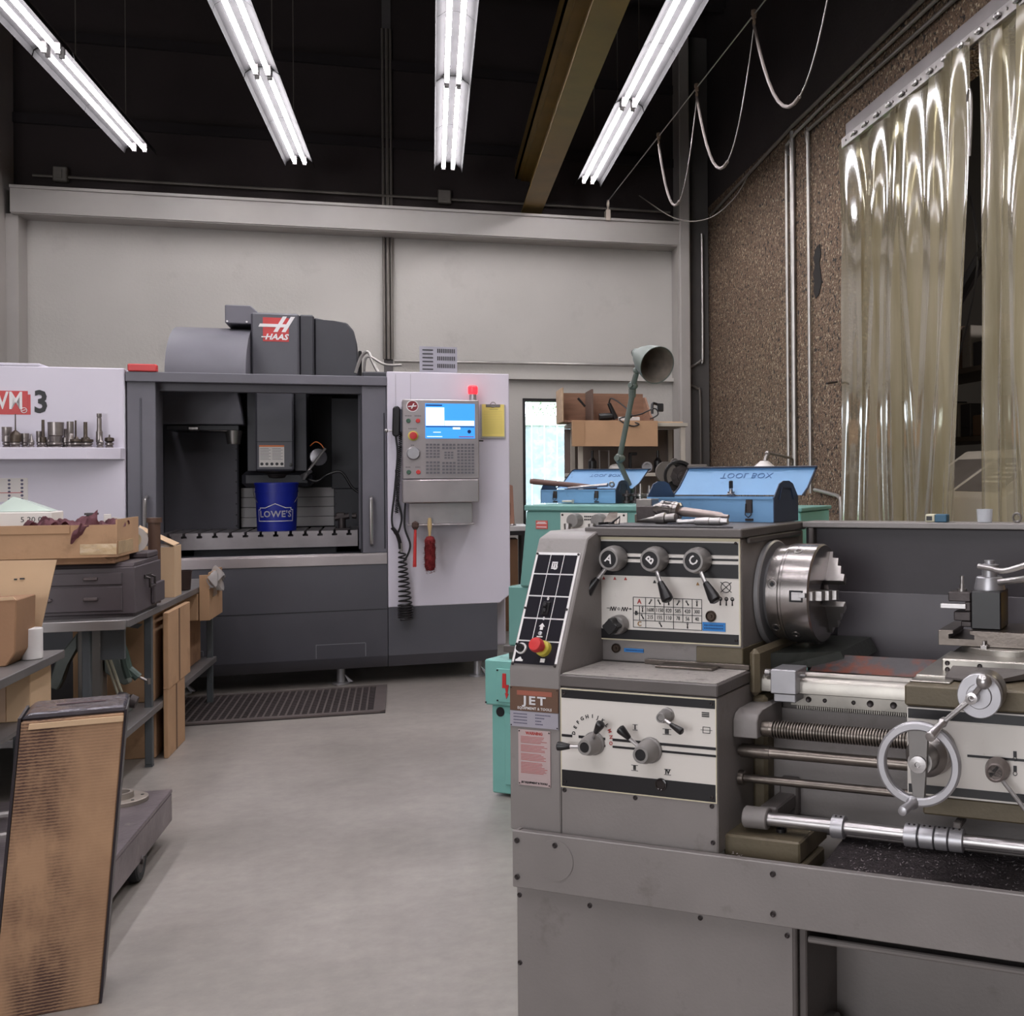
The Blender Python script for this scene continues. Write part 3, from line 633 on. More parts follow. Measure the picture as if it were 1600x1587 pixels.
q = MB(); q.box(-.19, -.165, .9, 1.1, 2.22, 2.42, .005); T.part(q, 'motor_grille', m_black)
# badge
def slab(pts, y0, y1):
    q = MB(); q.poly(pts, 'y', y0, y1); return q
lx, lz = -.845, 2.50
q = slab([(lx, lz-.05), (lx+.175, lz-.05), (lx+.175, lz+.125), (lx, lz+.125)], .697, .70); T.part(q, 'red_badge', m_red, hc)
def stroke(q, x0, z0, x1, z1, w, y=.694):
    q.poly([(x0, z0), (x0+w, z0), (x1+w, z1), (x1, z1)], 'y', y, y+.003)
q = MB(); stroke(q, lx+.07, lz+.02, lx+.135, lz+.135, .028); stroke(q, lx+.125, lz+.02, lx+.19, lz+.135, .028)
q.poly([(lx-.03, lz+.055), (lx+.10, lz+.055), (lx+.11, lz+.078), (lx-.02, lz+.078)], 'y', .693, .6955); q.poly([(lx+.10, lz+.055), (lx+.16, lz+.055), (lx+.17, lz+.078), (lx+.11, lz+.078)], 'y', .693, .6955)
T.part(q, 'logo_emblem', m_white, hc)
T.text('HAAS', .058, (lx+.095, .694, lz-.018), m_white, parent=hc, sx=1.05, bold=.002, mat3=Matrix(((1,.3,0),(0,0,-1),(0,1,0))))
q = MB(); q.box(lx-.01, lx+.03, .6935, .696, lz-.022, lz-.014); T.part(q, 'logo_dash', m_white, hc)
# top cables
q = MB(); q.tube(smooth_pts([(-.21,.8,2.24),(-.17,.8,2.36),(-.12,.78,2.40),(-.09,.75,2.33),(-.05,.7,2.24)],5), .012, 8); q.tube(smooth_pts([(-.15,.8,2.2),(-.14,.78,2.34),(-.10,.76,2.36),(.0,.7,2.30),(.12,.7,2.30)],5), .010, 8); T.part(q, 'top_cables', m_cond)
P('cable_box', m_hd, (-.16, .01, .2, .35, 2.152, 2.20), b=.008)
q = MB(); q.box(.235, .50, .28, .285, 2.19, 2.40); pl = T.part(q, 'placard', mat('grey_placard', (150,148,156), .5), rw)
q = MB()
for k in range(6): q.box(.255, .33, .277, .281, 2.37 - k*.028, 2.378 - k*.028)
for r_ in range(3):
    for k in range(10): q.box(.36 + k*.013, .367 + k*.013, .277, .281, 2.355 - r_*.055, 2.385 - r_*.055)
T.part(q, 'placard_print', m_blackp, pl)
P('left_top_ledge', m_hw, (-3.4, -2.1, .0, .4, 2.171, 2.19))
q = MB(); q.box(-1.60, -1.43, -.02, .05, 2.151, 2.20, .006); solo(H, (-1.5, 0, 2.15), q, 'red_tool_case', m_red, 'small red tool lying on top of the milling machine at its left door', 'tool')
# feet
for x, y in ((-.313, .17), (-1.32, .17), (.62, .15), (-.313, 2.0), (.6, 2.0), (-1.5, 2.0), (-2.6, .17), (-3.2, 2.0)):
    q = MB(); q.lathe((x, y, 0), (0,0,1), [(0,.06),(.012,.06),(.016,.03),(.05,.028),(.13 if y < 1 else .21,.028)], 14); q.mesh([(x+.05,y-.02,.012),(x+.08,y-.02,.012),(x+.02,y-.02,.07),(x+.05,y+.02,.012),(x+.08,y+.02,.012),(x+.02,y+.02,.07)], [(0,1,2),(3,5,4),(0,3,4,1),(1,4,5,2),(0,2,5,3)]); T.part(q, 'leveling_foot', m_alu)
P('machine_base', m_hd, (-3.3, .78, .26, 2.2, .20, .9), b=0)
# left panel sign and shelf
q = MB(); q.box(-2.50, -2.165, -.008, -.004, 1.885, 2.012); q.box(-2.40, -2.150, -.006, -.004, 1.862, 1.99); sg = T.part(q, 'red_sign', m_red, lw_)
T.text('VM', .155, (-2.262, -.010, 1.945), m_white, parent=lw_, sx=.68, bold=.0025); T.text('3', .195, (-2.092, -.007, 1.938), m_blackp, parent=lw_, sx=.85, bold=.006)
q = MB(); q.ring((-2.186, -.009, 1.89), (0,1,0), .016, .002, 20, 4, .5); q.poly([(-2.197,1.884),(-2.176,1.892),(-2.176,1.896),(-2.197,1.888)], 'y', -.0095, -.0085); T.part(q, 'sign_ring', m_white, lw_)
q = MB(); q.poly([(-2.9, -.20), (-1.80, -.20), (-1.635, -.06), (-1.62, -.004), (-2.9, -.004)], 'z', 1.575, 1.65, .003); shelf = T.part(q, 'tool_shelf', m_hw, lw_)
q = MB(); q.box(-2.6, -2.168, -.006, -.004, 1.31, 1.46); pk = T.part(q, 'pictogram_placard', m_paper, lw_)
q = MB(); q.box(-2.6, -2.20, -.008, -.006, 1.365, 1.369); T.part(q, 'placard_line', m_red, lw_)
q = MB()
for r_ in range(6):
    for c_ in range(6): q.lathe((-2.55 + c_*.07, -.006, 1.445 - r_*.024), (0,-1,0), [(0,.008),(.002,.008)], 5 + (c_ % 3)*3)
T.part(q, 'pictograms', mat('pictogram_ink', (84,80,104), .5), lw_)
# pendant
pn = P('control_pendant', m_ss, (.10, .605, -.25, -.03, 1.435, 1.978)); 
P('pendant_lower_cover', m_ss, (.097, .603, -.26, -.03, 1.272, 1.43), b=.006); P('pendant_tray', m_ss, (.14, .56, -.20, -.02, 1.125, 1.268), (.13, .57, -.25, -.02, 1.115, 1.124), b=.002)
P('pendant_bracket', m_hw, (.3, .45, -.03, -.004, 1.2, 1.9))
scr = T.part(MB().box(.248, .578, -.254, -.25, 1.712, 1.952), 'screen', mat('lit_screen_blue', (40,120,200), .3, 0, .0, emit=((60,140,225), .75)), pn)
q = MB(); q.box(.252, .374, -.257, -.2545, 1.80, 1.925); q.box(.376, .574, -.257, -.2545, 1.80, 1.835); T.part(q, 'screen_window', mat('lit_screen_pale', (205,215,240), .3, 0, 0, emit=((205,215,245), .75)), pn)
q = MB(); q.box(.252, .574, -.257, -.2545, 1.79, 1.796); q.box(.252, .36, -.257, -.2545, 1.935, 1.944); q.lathe((.54, -.255, 1.76), (0,-1,0), [(0,.013),(.002,.013)], 10); T.part(q, 'screen_lines', mat('screen_dark_blue', (24,50,110), .3), pn)
q = MB(); q.box(.258, .36, -.2575, -.2545, 1.722, 1.727); q.box(.30, .35, -.2575, -.2545, 1.752, 1.757); q.box(.43, .48, -.2575, -.2545, 1.775, 1.79); T.part(q, 'screen_text', mat('lit_screen_pale', (0,0,0)), pn)
q = MB(); q.box(.47, .57, -.2578, -.2545, 1.722, 1.727); T.part(q, 'screen_alarm_text', m_red, pn)
q = MB()
import itertools
def keys(x0, x1, z0, z1, nx, nz, skip=None):
    for i in range(nx):
        for j in range(nz):
            if skip and skip(i, j): continue
            a = x0 + (x1-x0)*(i+.5)/nx; c_ = z0 + (z1-z0)*(j+.5)/nz; w = (x1-x0)/nx*.36; h = (z1-z0)/nz*.30
            q.box(a-w, a+w, -.2545, -.25, c_-h, c_+h)
keys(.248, .345, 1.575, 1.68, 4, 5); keys(.248, .345, 1.465, 1.56, 4, 4); keys(.355, .45, 1.635, 1.68, 4, 2); keys(.355, .45, 1.465, 1.555, 4, 4); keys(.455, .575, 1.465, 1.68, 5, 10); keys(.37, .435, 1.57, 1.625, 3, 3)
T.part(q, 'keypad', mat('key_grey', (92,88,96), .5), pn, kind='stuff')
q = MB(); q.lathe((.165, -.25, 1.932), (0,-1,0), [(0,.038),(.004,.038),(.004,0)], 24); T.part(q, 'round_badge', mat('badge_maroon', (130,40,48), .4), pn)
q = MB(); q.ring((.165, -.2545, 1.932), (0,1,0), .037, .003, 24, 5, .5); q.poly([(.135,1.925),(.19,1.93),(.192,1.937),(.137,1.932)], 'y', -.2575, -.254); q.poly([(.155,1.915),(.163,1.915),(.178,1.95),(.170,1.95)], 'y', -.2575, -.254); T.part(q, 'badge_ring', m_white, pn)
for (x, z, r, m, nm) in ((.138, 1.832, .015, mat('green_button', (60,92,76), .4), 'button'), (.20, 1.832, .015, m_red, 'button'), (.168, 1.73, .034, m_yellow, 'stop_ring'), (.138, 1.482, .015, mat('green_button', (0,0,0)), 'button'), (.20, 1.482, .015, m_red, 'button')):
    q = MB(); q.lathe((x, -.25, z), (0,-1,0), [(0,r),(.008,r),(.011,r*.8),(.011,0)], 18); T.part(q, nm, m, pn)
q = MB(); q.lathe((.168, -.258, 1.73), (0,-1,0), [(0,.018),(.02,.018),(.025,.026),(.035,.024),(.038,0)], 18); T.part(q, 'stop_button', m_red, pn)
q = MB(); q.lathe((.168, -.25, 1.61), (0,-1,0), [(0,.045),(.02,.044),(.03,.038),(.03,0)], 24); T.part(q, 'jog_dial', m_alu, pn)
q = MB()
for (x, z, w) in ((.138, 1.865, .022), (.20, 1.865, .022), (.168, 1.778, .03), (.168, 1.665, .015), (.138, 1.515, .02), (.20, 1.515, .018)):
    for k in range(int(w/.0055)*2): q.box(x - w + k*.0055, x - w + k*.0055 + .0035, -.2515, -.25, z - .003, z + .004)
T.part(q, 'button_captions', mat('caption_grey', (96,90,94), .5), pn, kind='stuff')
q = MB(); q.cyl((.579, -.1, 1.978), (.579, -.1, 2.03), .026, .024, 14); T.part(q, 'beacon_stem', m_alu, pn)
q = MB(); q.lathe((.579, -.1, 2.03), (0,0,1), [(0,.03),(.012,.034),(.05,.034),(.06,.026),(.062,0)], 18); T.part(q, 'red_beacon', mat('lit_red_beacon', (230,40,50), .3, 0, 0, emit=((255,40,50), 1.6)), pn)
q = MB(); q.cyl((.605, -.14, 1.70), (.645, -.14, 1.70), .005, n=6); T.part(q, 'side_pin', m_black, pn)
# things hung on the machine
t = Thing(H, (.72, -.02, 1.73), 'clipboard', 'clipboard with yellow paper hung on the white panel beside the control screen', 'clipboard')
q = MB(); q.box(.638, .812, -.02, -.005, 1.722, 1.965, .002); t.part(q, 'board', mat('board_grey', (190,186,186), .6))
q = MB(); q.box(.648, .803, -.026, -.0205, 1.735, 1.965); t.part(q, 'yellow_pad', mat('yellow_pad', (232,212,120), .7, 0, .03))
q = MB(); q.box(.675, .775, -.032, -.0265, 1.945, 1.965, .002); q.ring((.725, -.03, 1.962), (0,1,0), .018, .003, 14, 5); t.part(q, 'clip', m_steel)
q = MB()
for k in range(14): q.box(.66, .79, -.0275, -.0265, 1.915 - k*.012, 1.9158 - k*.012)
q.box(.70, .76, -.0275, -.0265, 1.927, 1.93); t.part(q, 'ruled_lines', mat('pad_line', (170,150,90), .7))
t = Thing(H, (.06, -.05, 1.75), 'jog_handset', 'black handheld controller with twisted cable hooked left of the control screen', 'handset')
q = MB(); q.poly([(.035, 1.74), (.04, 1.93), (.065, 1.945), (.09, 1.93), (.085, 1.74), (.06, 1.725)], 'y', -.09, -.04, .008); t.part(q, 'grip', m_black)
q = MB(); q.cyl((.035, -.07, 1.77), (.0, -.07, 1.77), .006, n=8); q.sphere((-.003, -.07, 1.77), .014, 10); t.part(q, 'knob', m_steel2)
q = MB(); q.box(.085, .107, -.08, -.03, 1.76, 1.92, .004); t.part(q, 'holster', mat('holster_dark', (48,50,66), .5))
def coil(p0, p1, r, turns, tr_, bow=0, bend=(0,0,0)):
    P_ = []; n = turns*12; p0 = Vector(p0); p1 = Vector(p1); d = (p1-p0).normalized(); u = d.orthogonal().normalized(); w = d.cross(u)
    for k in range(n+1):
        f = k/n; c_ = p0.lerp(p1, f) + Vector(bend)*math.sin(f*math.pi); a = 2*math.pi*turns*f; rr = r(f) if callable(r) else r; P_.append(c_ + (u*math.cos(a) + w*math.sin(a))*rr)
    return P_
q = MB(); q.tube(coil((.095, -.05, 1.76), (.06, -.05, 1.20), .011, 40, .003), .0035, 5); t.part(q, 'coiled_cord', m_black)
q = MB(); q.tube(smooth_pts([(.06,-.05,1.73),(.07,-.05,1.6),(.05,-.05,1.35),(.03,-.05,1.15),(.06,-.05,1.05),(.095,-.05,1.16),(.07,-.05,1.3),(.06,-.05,1.5)],8), .007, 6); t.part(q, 'cord', m_black)
t = Thing(H, (.09, -.05, 1.0), 'air_gun', 'black air blow gun on a coiled hose left of the control screen', 'air gun')
q = MB(); q.tube(smooth_pts([(.03,-.06,1.10),(.06,-.06,1.06),(.08,-.06,1.0),(.085,-.06,.95)],5), .013, 8); t.part(q, 'gun_body', m_black)
q = MB(); q.cyl((.085,-.06,.99), (.09,-.06,.93), .012, n=10); t.part(q, 'fitting', m_steel2)
q = MB(); q.tube(coil((.095, -.06, .93), (.115, -.06, .56), lambda f: .022 + .022*f, 11, .005), .006, 6); q.tube(coil((.115, -.06, .56), (.115, -.06, .46), .048, 6, .005), .006, 6)
q.tube(smooth_pts([(.12,-.05,1.27),(.115,-.05,1.1),(.15,-.06,.98),(.13,-.06,.9),(.10,-.06,.86)],6), .007, 6); t.part(q, 'coiled_hose', m_black)
t = Thing(H, (.175, -.26, 1.0), 'handled_brush', 'thin red-handled brush hanging with its dark bristle head up under the control tray', 'brush')
q = MB(); q.cyl((.178,-.255,1.10), (.172,-.255,.85), .009, .012, 8); q.box(.16,.184,-.262,-.248,.835,.86,.003); t.part(q, 'handle', m_red)
q = MB(); q.lathe((.178,-.255,1.09), (0,0,1), [(0,.012),(.02,.024),(.045,.022),(.06,0)], 12); t.part(q, 'bristles', mat('brush_brown', (74,56,50), .9))
t = Thing(H, (.275, -.26, .95), 'dust_brush', 'fluffy dark red dust brush with pale wooden handle hanging under the control tray', 'brush')
q = MB(); q.lathe((.272,-.255,1.17), (0,0,-1), [(0,0),(.004,.010),(.05,.016),(.10,.009),(.15,.008)], 10); t.part(q, 'handle', mat('pale_wood', (186,160,116), .6))
q = MB(); q.lathe((.273,-.255,1.045), (0,0,-1), [(0,.01),(.01,.026),(.03,.036),(.06,.033),(.09,.038),(.12,.034),(.15,.038),(.18,.034),(.21,.036),(.235,.026),(.24,0)], 14)
for k in range(1100):
    f = random.random(); a = random.random()*6.283; z = 1.04 - .24*f; R_ = .050*math.sin(min(1, f*6+.2)*1.57)*(1 if f < .9 else .75); c_ = Vector((.273, -.255, z)); d = Vector((math.cos(a), math.sin(a), random.uniform(-.5,.2))); e = Vector((-d.y, d.x, 0))*.005
    q.mesh([c_-e+d*.026, c_+e+d*.026, c_ + d*R_*random.uniform(.8, 1.15)], [(0,1,2)])
q.cyl((.273,-.255,1.04), (.273,-.255,.81), .024, n=8)
t.part(q, 'bristles', mat('dark_red_bristle', (118,30,34), .9), kind='stuff')
# pail on the table
t = Thing(H, (-.75, .72, 1.062), 'plastic_pail', 'blue plastic pail with white house logo standing on the mill table', 'bucket')
bx, by = -.762, .72; m_blue = mat('pail_blue', (22,36,140), .4, 0, .04)
q = MB(); q.lathe((bx, by, 1.063), (0,0,1), [(0,.0),(0,.134),(.28,.144),(.28,.149),(.292,.149),(.292,.146),(.335,.148),(.335,.153),(.348,.153),(.352,.149),(.352,.143),(.02,.125),(.02,0)], 36); t.part(q, 'pail_body', m_blue)
q = MB(); q.tube([(bx + .158*math.cos(a), by - .158*math.sin(a)*.35 - .05*math.sin(a), 1.375 - .17*math.sin(a)) for a in [math.pi*k/16 for k in range(17)]], .0028, 6); t.part(q, 'wire_handle', m_steel)
def on_pail(me, z0, R_=.1445, sc=1):
    for v in me.vertices:
        z = v.co.z; rr = .1389 + .0357*(z-1.2) + .0026 + max(0, (-v.co.y))*.5; a = (v.co.x)/.142; v.co = Vector((rr*math.sin(a), -rr*math.cos(a), z))
def pail_text(me, parent_, name, m):
    for v in me.vertices: v.co += Vector((bx, by, 0)) - t.base
    me.materials.append(m); o = bpy.data.objects.new(name, me); COL.objects.link(o); o.parent = t.o
me = text_mesh("LOWE'S", .064, 1.0, .0016, 'CENTER', 1.08)
for v in me.vertices: v.co = Vector((v.co.x, -abs(v.co.z)*.2, v.co.y + 1.185))
on_pail(me, 0); pail_text(me, t, 'lettering', m_white)
def strip(P2, w, closed=True):
    bm = bmesh.new(); n = len(P2)
    for i in range(n if closed else n-1):
        a = Vector(P2[i]); b_ = Vector(P2[(i+1) % n]); d = (b_-a).normalized(); nn_ = Vector((-d.y, d.x))*w/2; a2 = a - d*w/2; b2 = b_ + d*w/2; k = 16
        for j in range(k):
            p0 = a2.lerp(b2, j/k); p1 = a2.lerp(b2, (j+1)/k); vs = [bm.verts.new((c_.x, 0, c_.y)) for c_ in (p0-nn_, p1-nn_, p1+nn_, p0+nn_)]; bm.faces.new(vs)
    me = bpy.data.meshes.new('logo_outline'); bm.to_mesh(me); bm.free(); return me
me = strip([(-.132, 1.136), (.132, 1.136), (.132, 1.218), (.115, 1.218), (.115, 1.232), (.07, 1.232), (0, 1.262), (-.07, 1.232), (-.115, 1.232), (-.115, 1.218), (-.132, 1.218)], .005)
on_pail(me, 0); pail_text(me, t, 'logo_outline', m_white)
# tool holders on the shelf
m_th = mat('tool_holder_steel', (150,142,140), .3, .7, .12, 30); m_thd = mat('tool_cutter_dark', (84,74,66), .4, .6, .2, 30)
SH = [(-2.263,.13,.028,'sleeve'),(-2.205,.21,.034,'drillcap'),(-2.165,.09,.024,'knurl'),(-2.120,.085,.02,'cone'),(-2.085,.105,.019,'sleeve'),(-2.055,.175,.02,'endmill'),(-2.035,.085,.022,'cone'),(-1.985,.16,.046,'cup'),(-1.940,.12,.026,'collet'),(-1.905,.165,.02,'cylinder'),(-1.885,.175,.012,'endmill'),(-1.870,.07,.04,'facemill'),(-1.830,.165,.026,'cutter'),(-1.812,.07,.036,'facemill'),(-1.752,.22,.02,'tall'),(-1.737,.08,.02,'cone'),(-1.695,.085,.028,'mushroom')]
desc = {'sleeve':'plain grey sleeve', 'drillcap':'dark collared holder with a long thin drill', 'knurl':'knurled holder', 'cone':'bright cone-shaped holder', 'endmill':'holder with a slim end mill', 'cup':'wide cup-shaped holder', 'collet':'bright collet holder', 'cylinder':'ribbed cylinder holder', 'facemill':'dark face-mill', 'cutter':'toothed cutter', 'tall':'tallest holder with a long notched cutter', 'mushroom':'mushroom-headed holder'}
seen = {}
for i, (x, h, r, kd) in enumerate(SH):
    seen[kd] = seen.get(kd, 0) + 1
    z = 1.65; y = -.12 if i % 2 else -.075
    where = ['at the far left end', 'near the left end', 'left of middle', 'just left of middle', 'at the middle', 'right of middle', 'near the right end', 'at the right end'][min(7, int((x + 2.29)/.076))]
    t = Thing(H, (x, y, z), 'tool_holder', desc[kd] + ' ' + where + ' of the white shelf', 'tool holder', 'tool holders on the white machine shelf')
    q = MB(); q.lathe((x, y, z), (0,0,1), [(0,r*.75),(.008,r*.85),(.014,r*.6),(.02,r*.9),(.03,r*.9),(.034,r*.55)], 14); t.part(q, 'flange', m_th)
    q = MB(); o_ = (x, y, z+.034); hh = h-.034
    if kd == 'cup': q.lathe(o_, (0,0,1), [(0,r*.6),(hh*.3,r*.75),(hh*.35,r*.95),(hh,r),(hh,r*.85),(hh*.6,0)], 18)
    elif kd in ('sleeve','cylinder','knurl'): q.lathe(o_, (0,0,1), [(0,r*.8),(.004,r),(hh*.4,r),(hh*.42,r*.93),(hh*.46,r),(hh,r),(hh,0)], 16)
    elif kd == 'mushroom': q.lathe(o_, (0,0,1), [(0,r*.5),(.01,r),(.03,r*.95),(.035,r*.2),(hh,.004),(hh,0)], 16)
    elif kd == 'facemill': q.lathe(o_, (0,0,1), [(0,r*.5),(.003,r),(.018,r),(.022,r*.3),(hh,.006),(hh,0)], 16)
    elif kd == 'cone': q.lathe(o_, (0,0,1), [(0,r),(.012,r*.7),(.02,r*.4),(hh,.004),(hh,0)], 14)
    elif kd == 'drillcap': q.lathe(o_, (0,0,1), [(0,r),(.045,r),(.05,r*.95),(.065,r*.5),(.075,.004),(hh,.003),(hh,0)], 14)
    elif kd == 'tall': q.lathe(o_, (0,0,1), [(0,r),(.07,r),(.072,r*.8),(.08,r*.8),(.08,r*.7),(hh-.03,r*.7),(hh-.028,r*.55),(hh-.02,r*.75),(hh,r*.75),(hh,0)], 12)
    else: q.lathe(o_, (0,0,1), [(0,r),(.03,r*.95),(.035,r*.5),(.04,r*.45),(hh,r*.42),(hh,0)], 12)
    t.part(q, 'tool_body', m_thd if kd in ('cutter','facemill','mushroom','endmill','drillcap') else m_th)
# floor mat
FM = ROOM
t = Thing(FM, (-1.2, 7.8, 0), 'anti_fatigue_mat', 'dark rubber floor mat with rows of slots in front of the milling machine', 'mat')
m_mat = mat('mat_rubber', (58,50,50), .7, 0, .15, 8); m_matr = mat('mat_border', (86,77,75), .7, 0, .1, 8)
def mrot(q): q.M = Matrix.Translation((-.285, 7.366, 0)) @ Matrix.Rotation(math.radians(1.5), 4, 'Z'); return q
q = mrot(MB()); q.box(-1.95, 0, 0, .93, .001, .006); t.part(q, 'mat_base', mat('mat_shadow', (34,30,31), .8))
q = mrot(MB()); q.poly([(-1.95,0),(-.03,0),(0,.03),(0,.93),(-1.95,.93),(-1.95,.88),(-.07,.88),(-.07,.06),(-1.95,.06)], 'z', .006, .016); t.part(q, 'border', m_matr)
for k in range(44):
    x = -.07 - (k+1)*.042; q = mrot(MB()); q.box(x - .005, x + .006, .06, .88, .006, .015); t.part(q, 'rib', m_matr)
q = mrot(MB())
for k in range(44):
    for j in range(28): x = -.07 - (k)*.042; q.box(x-.036, x - .005, .065 + j*.029, .078 + j*.029, .006, .013)
t.part(q, 'cross_ribs', m_mat, kind='stuff')
# ================= ENGINE LATHE (foreground) =================
m_lg = mat('lathe_grey', (128,122,120), 0.42, 0.05, 0.07, 5, 0.05, 150, dirt=((92,84,78), 6, 0.60, 0.45))
m_lg2 = mat('lathe_grey_dark', (92,86,84), 0.45, 0.1, 0.10, 6, 0.05, 150, dirt=((64,54,46), 7, 0.58, 0.5))
m_ol = mat('lathe_olive_casting', (98,88,70), 0.5, 0.1, 0.15, 8, 0.08, 100, dirt=((60,50,40), 8, 0.56, 0.6))
m_lp = mat('lathe_panel_cream', (214,208,202), 0.42, 0, 0.02, 4, 0, 60, dirt=((150,138,124), 35, 0.66, 0.6))
m_trim = mat('panel_cream_trim', (206,196,168), 0.5, 0, .04)
m_pb = mat('panel_black', (20,18,22), 0.35, 0, .1)
m_knob = mat('knob_grey', (140,136,134), 0.4, 0.3, 0.08, 15)
m_way = mat('ground_way_steel', (164,159,152), 0.34, 0.8, 0.12, 14, 0.02, 200)
m_oily = mat('oily_steel', (110,102,96), 0.28, 0.85, 0.22, 14, 0.04, 90)
m_chuck = mat('chuck_steel', (152,146,144), 0.24, 0.92, 0.08, 10, 0.015, 200)
m_blue_l = mat('blue_label', (40,120,190), 0.5, 0, .05)
m_splash = mat('splash_dark', (52,47,51), 0.5, 0.1, 0.25, 2.5, 0.03, 60)
m_chips = mat('metal_chips', (196,188,190), 0.3, 0.3, 0.3, 40)
T = Thing(LAT, (0.3, 0.15, 0), 'engine_lathe', 'big grey metalworking lathe with three-jaw chuck and white control panels in the right foreground', 'lathe')
def P(name, m, *boxes, b=0.003, parent=None, label=None):
    q = MB()
    for x in boxes: q.box(*x, b=b)
    return T.part(q, name, m, parent, label)
def screws(pts, r, y, d=(0,-1,0), parent=None):
    q = MB()
    for p_ in pts: q.lathe((p_[0], y, p_[1]), d, [(0,r),(.002,r),(.0025,r*.8),(.001,r*.45),(.001,0)], 10)
    T.part(q, 'screws', m_screw, parent, kind='stuff')
# stand and tray
ped = P('left_pedestal', m_lg, (-.50, .205, -.20, .50, 0, .488), b=.004)
P('pedestal_edge', m_lg2, (.196, .207, -.203, -.19, 0, .486), parent=ped)
screws([(-.49,.46),(-.30,.46),(-.02,.47),(.185,.46),(-.49,.30),(-.49,.10),(.185,.28),(.185,.1)], .006, -.20, parent=ped)
P('right_pedestal', m_lg, (1.25, 1.75, -.20, .50, 0, .488), b=.004)
P('recess_panel', m_lg, (.205, 1.25, .02, .05, .02, .488)); P('recess_side', m_lg2, (.207, .225, -.19, .02, .0, .488))
q = MB(); q.mesh([(.225,-.17,.455),(1.25,-.17,.455),(1.25,0.018,.37),(.225,0.018,.37),(.225,-.175,.448),(1.25,-.175,.448),(1.25,.018,.36),(.225,.018,.36)], [(0,1,2,3),(4,7,6,5),(0,4,5,1),(3,2,6,7),(0,3,7,4),(1,5,6,2)]); T.part(q, 'chip_chute', m_lg2)
q = MB(); q.cyl((.226, -.178, .450), (1.25, -.178, .450), .007, n=10); T.part(q, 'chute_lip', m_lg)
q = MB(); q.cyl((.21, -.06, .19), (1.25, -.06, .19), .022, n=14); q.lathe((.225, -.06, .19), (1,0,0), [(0,.05),(.02,.05),(.03,.035)], 18); T.part(q, 'brake_shaft', m_lg2)
P('brake_pedal', m_lg2, (.34, 1.2, -.19, -.16, .10, .13), b=.006); screws([(.255,.405),(.275,.405)], .005, .0195)
tray = T.part(MB().box(-.49, 1.72, -.23, -.222, .489, .622, .002), 'tray_front', m_lg)
q = MB(); q.box(-.488, 1.72, -.221, .60, .490, .500); q.box(-.488, -.48, -.221, .6, .501, .62); q.box(-.48, 1.72, .592, .60, .501, .62); q.box(-.478, 1.72, -.2215, -.205, .612, .62, .002); T.part(q, 'tray_pan', m_lg, tray)
q = MB(); q.lathe((-.372, -.230, .565), (0,-1,0), [(0,.047),(.002,.047),(.002,0)], 36); T.part(q, 'cover_disc', m_lg, tray)
screws([(-.475,.60),(-.475,.515),(-.372,.600),(.165,.60),(.165,.515)], .0065, -.2325, parent=tray)
q = MB(); q.mesh([(.22,-.205,.56),(1.7,-.205,.56),(1.7,.5,.62),(.22,.5,.62),(.22,-.205,.50),(1.7,-.205,.50),(1.7,.5,.50),(.22,.5,.5)], [(0,1,2,3),(0,4,5,1),(3,2,6,7),(0,3,7,4),(1,5,6,2)]); T.part(q, 'chip_bed', mat('oily_chip_bed', (92,84,86), .5, .2, .35, 50, .8, 160), tray)
q = MB(); rnd = random.Random(3)
for k in range(2200):
    x = rnd.uniform(.24, 1.1); y = rnd.uniform(-.2, .3); z = .561 + (y+.205)*.085; a = rnd.random()*6.28; l = rnd.uniform(.003,.009)
    c_ = Vector((x,y,z+rnd.uniform(0,.003))); d = Vector((math.cos(a), math.sin(a), rnd.uniform(-.3,.6)))*l; e = Vector((-math.sin(a), math.cos(a), .3))*.0018; q.mesh([c_-e, c_+e, c_+d], [(0,1,2)])
for k in range(160):
    x = rnd.uniform(.026, .07); y = rnd.uniform(-.2, -.08); a = rnd.random()*6.28; c_ = Vector((x,y,.602+rnd.uniform(0,.01))); d = Vector((math.cos(a), math.sin(a), .3))*.005; e = Vector((-math.sin(a), math.cos(a), .3))*.0012; q.mesh([c_-e, c_+e, c_+d], [(0,1,2)])
T.part(q, 'chips', m_chips, tray, kind='stuff')
# gearbox
gb = P('gearbox', m_lg, (-.375, .024, -.20, .30, .613, .958), b=.003)
P('gearbox_lid', m_lg2, (-.376, .026, -.202, .0, .960, .988), b=.003, parent=gb)
P('lid_top', mat('speckled_lid', (170,163,158), .6, .1, .12, 60, .5, 400, dirt=((90,84,80), 30, .55, .6)), (-.372, .020, -.196, -.008, .988, .990), b=.0008, parent=gb)
P('lid_back_strip', m_oily, (-.25, .026, -.018, -.006, .9905, 1.002), (-.20, -.05, -.06, -.022, .9905, .996), b=.001, parent=gb)
gp = P('gearbox_panel', m_lp, (-.373, .023, -.2025, -.2002, .727, .957), b=0)
P('panel_band', m_pb, (-.370, .020, -.2035, -.2026, .935, .954), (-.370, .020, -.2035, -.2026, .730, .768), (-.370, -.342, -.2035, -.2026, .8445, .8505), (-.325, -.255, -.2035, -.2026, .8445, .8505), (-.30, -.255, -.2035, -.2026, .829, .834), (-.236, .022, -.2035, -.2026, .8445, .8505), (-.236, .022, -.2035, -.2026, .829, .834), b=0, parent=gp)
P('panel_trim', m_trim, (-.373, .023, -.2032, -.2026, .9545, .957), (-.373, .023, -.2032, -.2026, .727, .7295), (-.373, -.371, -.2032, -.2026, .7295, .9545), (.021, .023, -.2032, -.2026, .7295, .9545), b=0, parent=gp)
screws([(-.362,.946),(.012,.946),(-.362,.74),(.012,.74)], .004, -.2036, parent=gp); screws([(-.365,.72),(-.18,.72),(.010,.72),(.012,.64)], .0055, -.20)
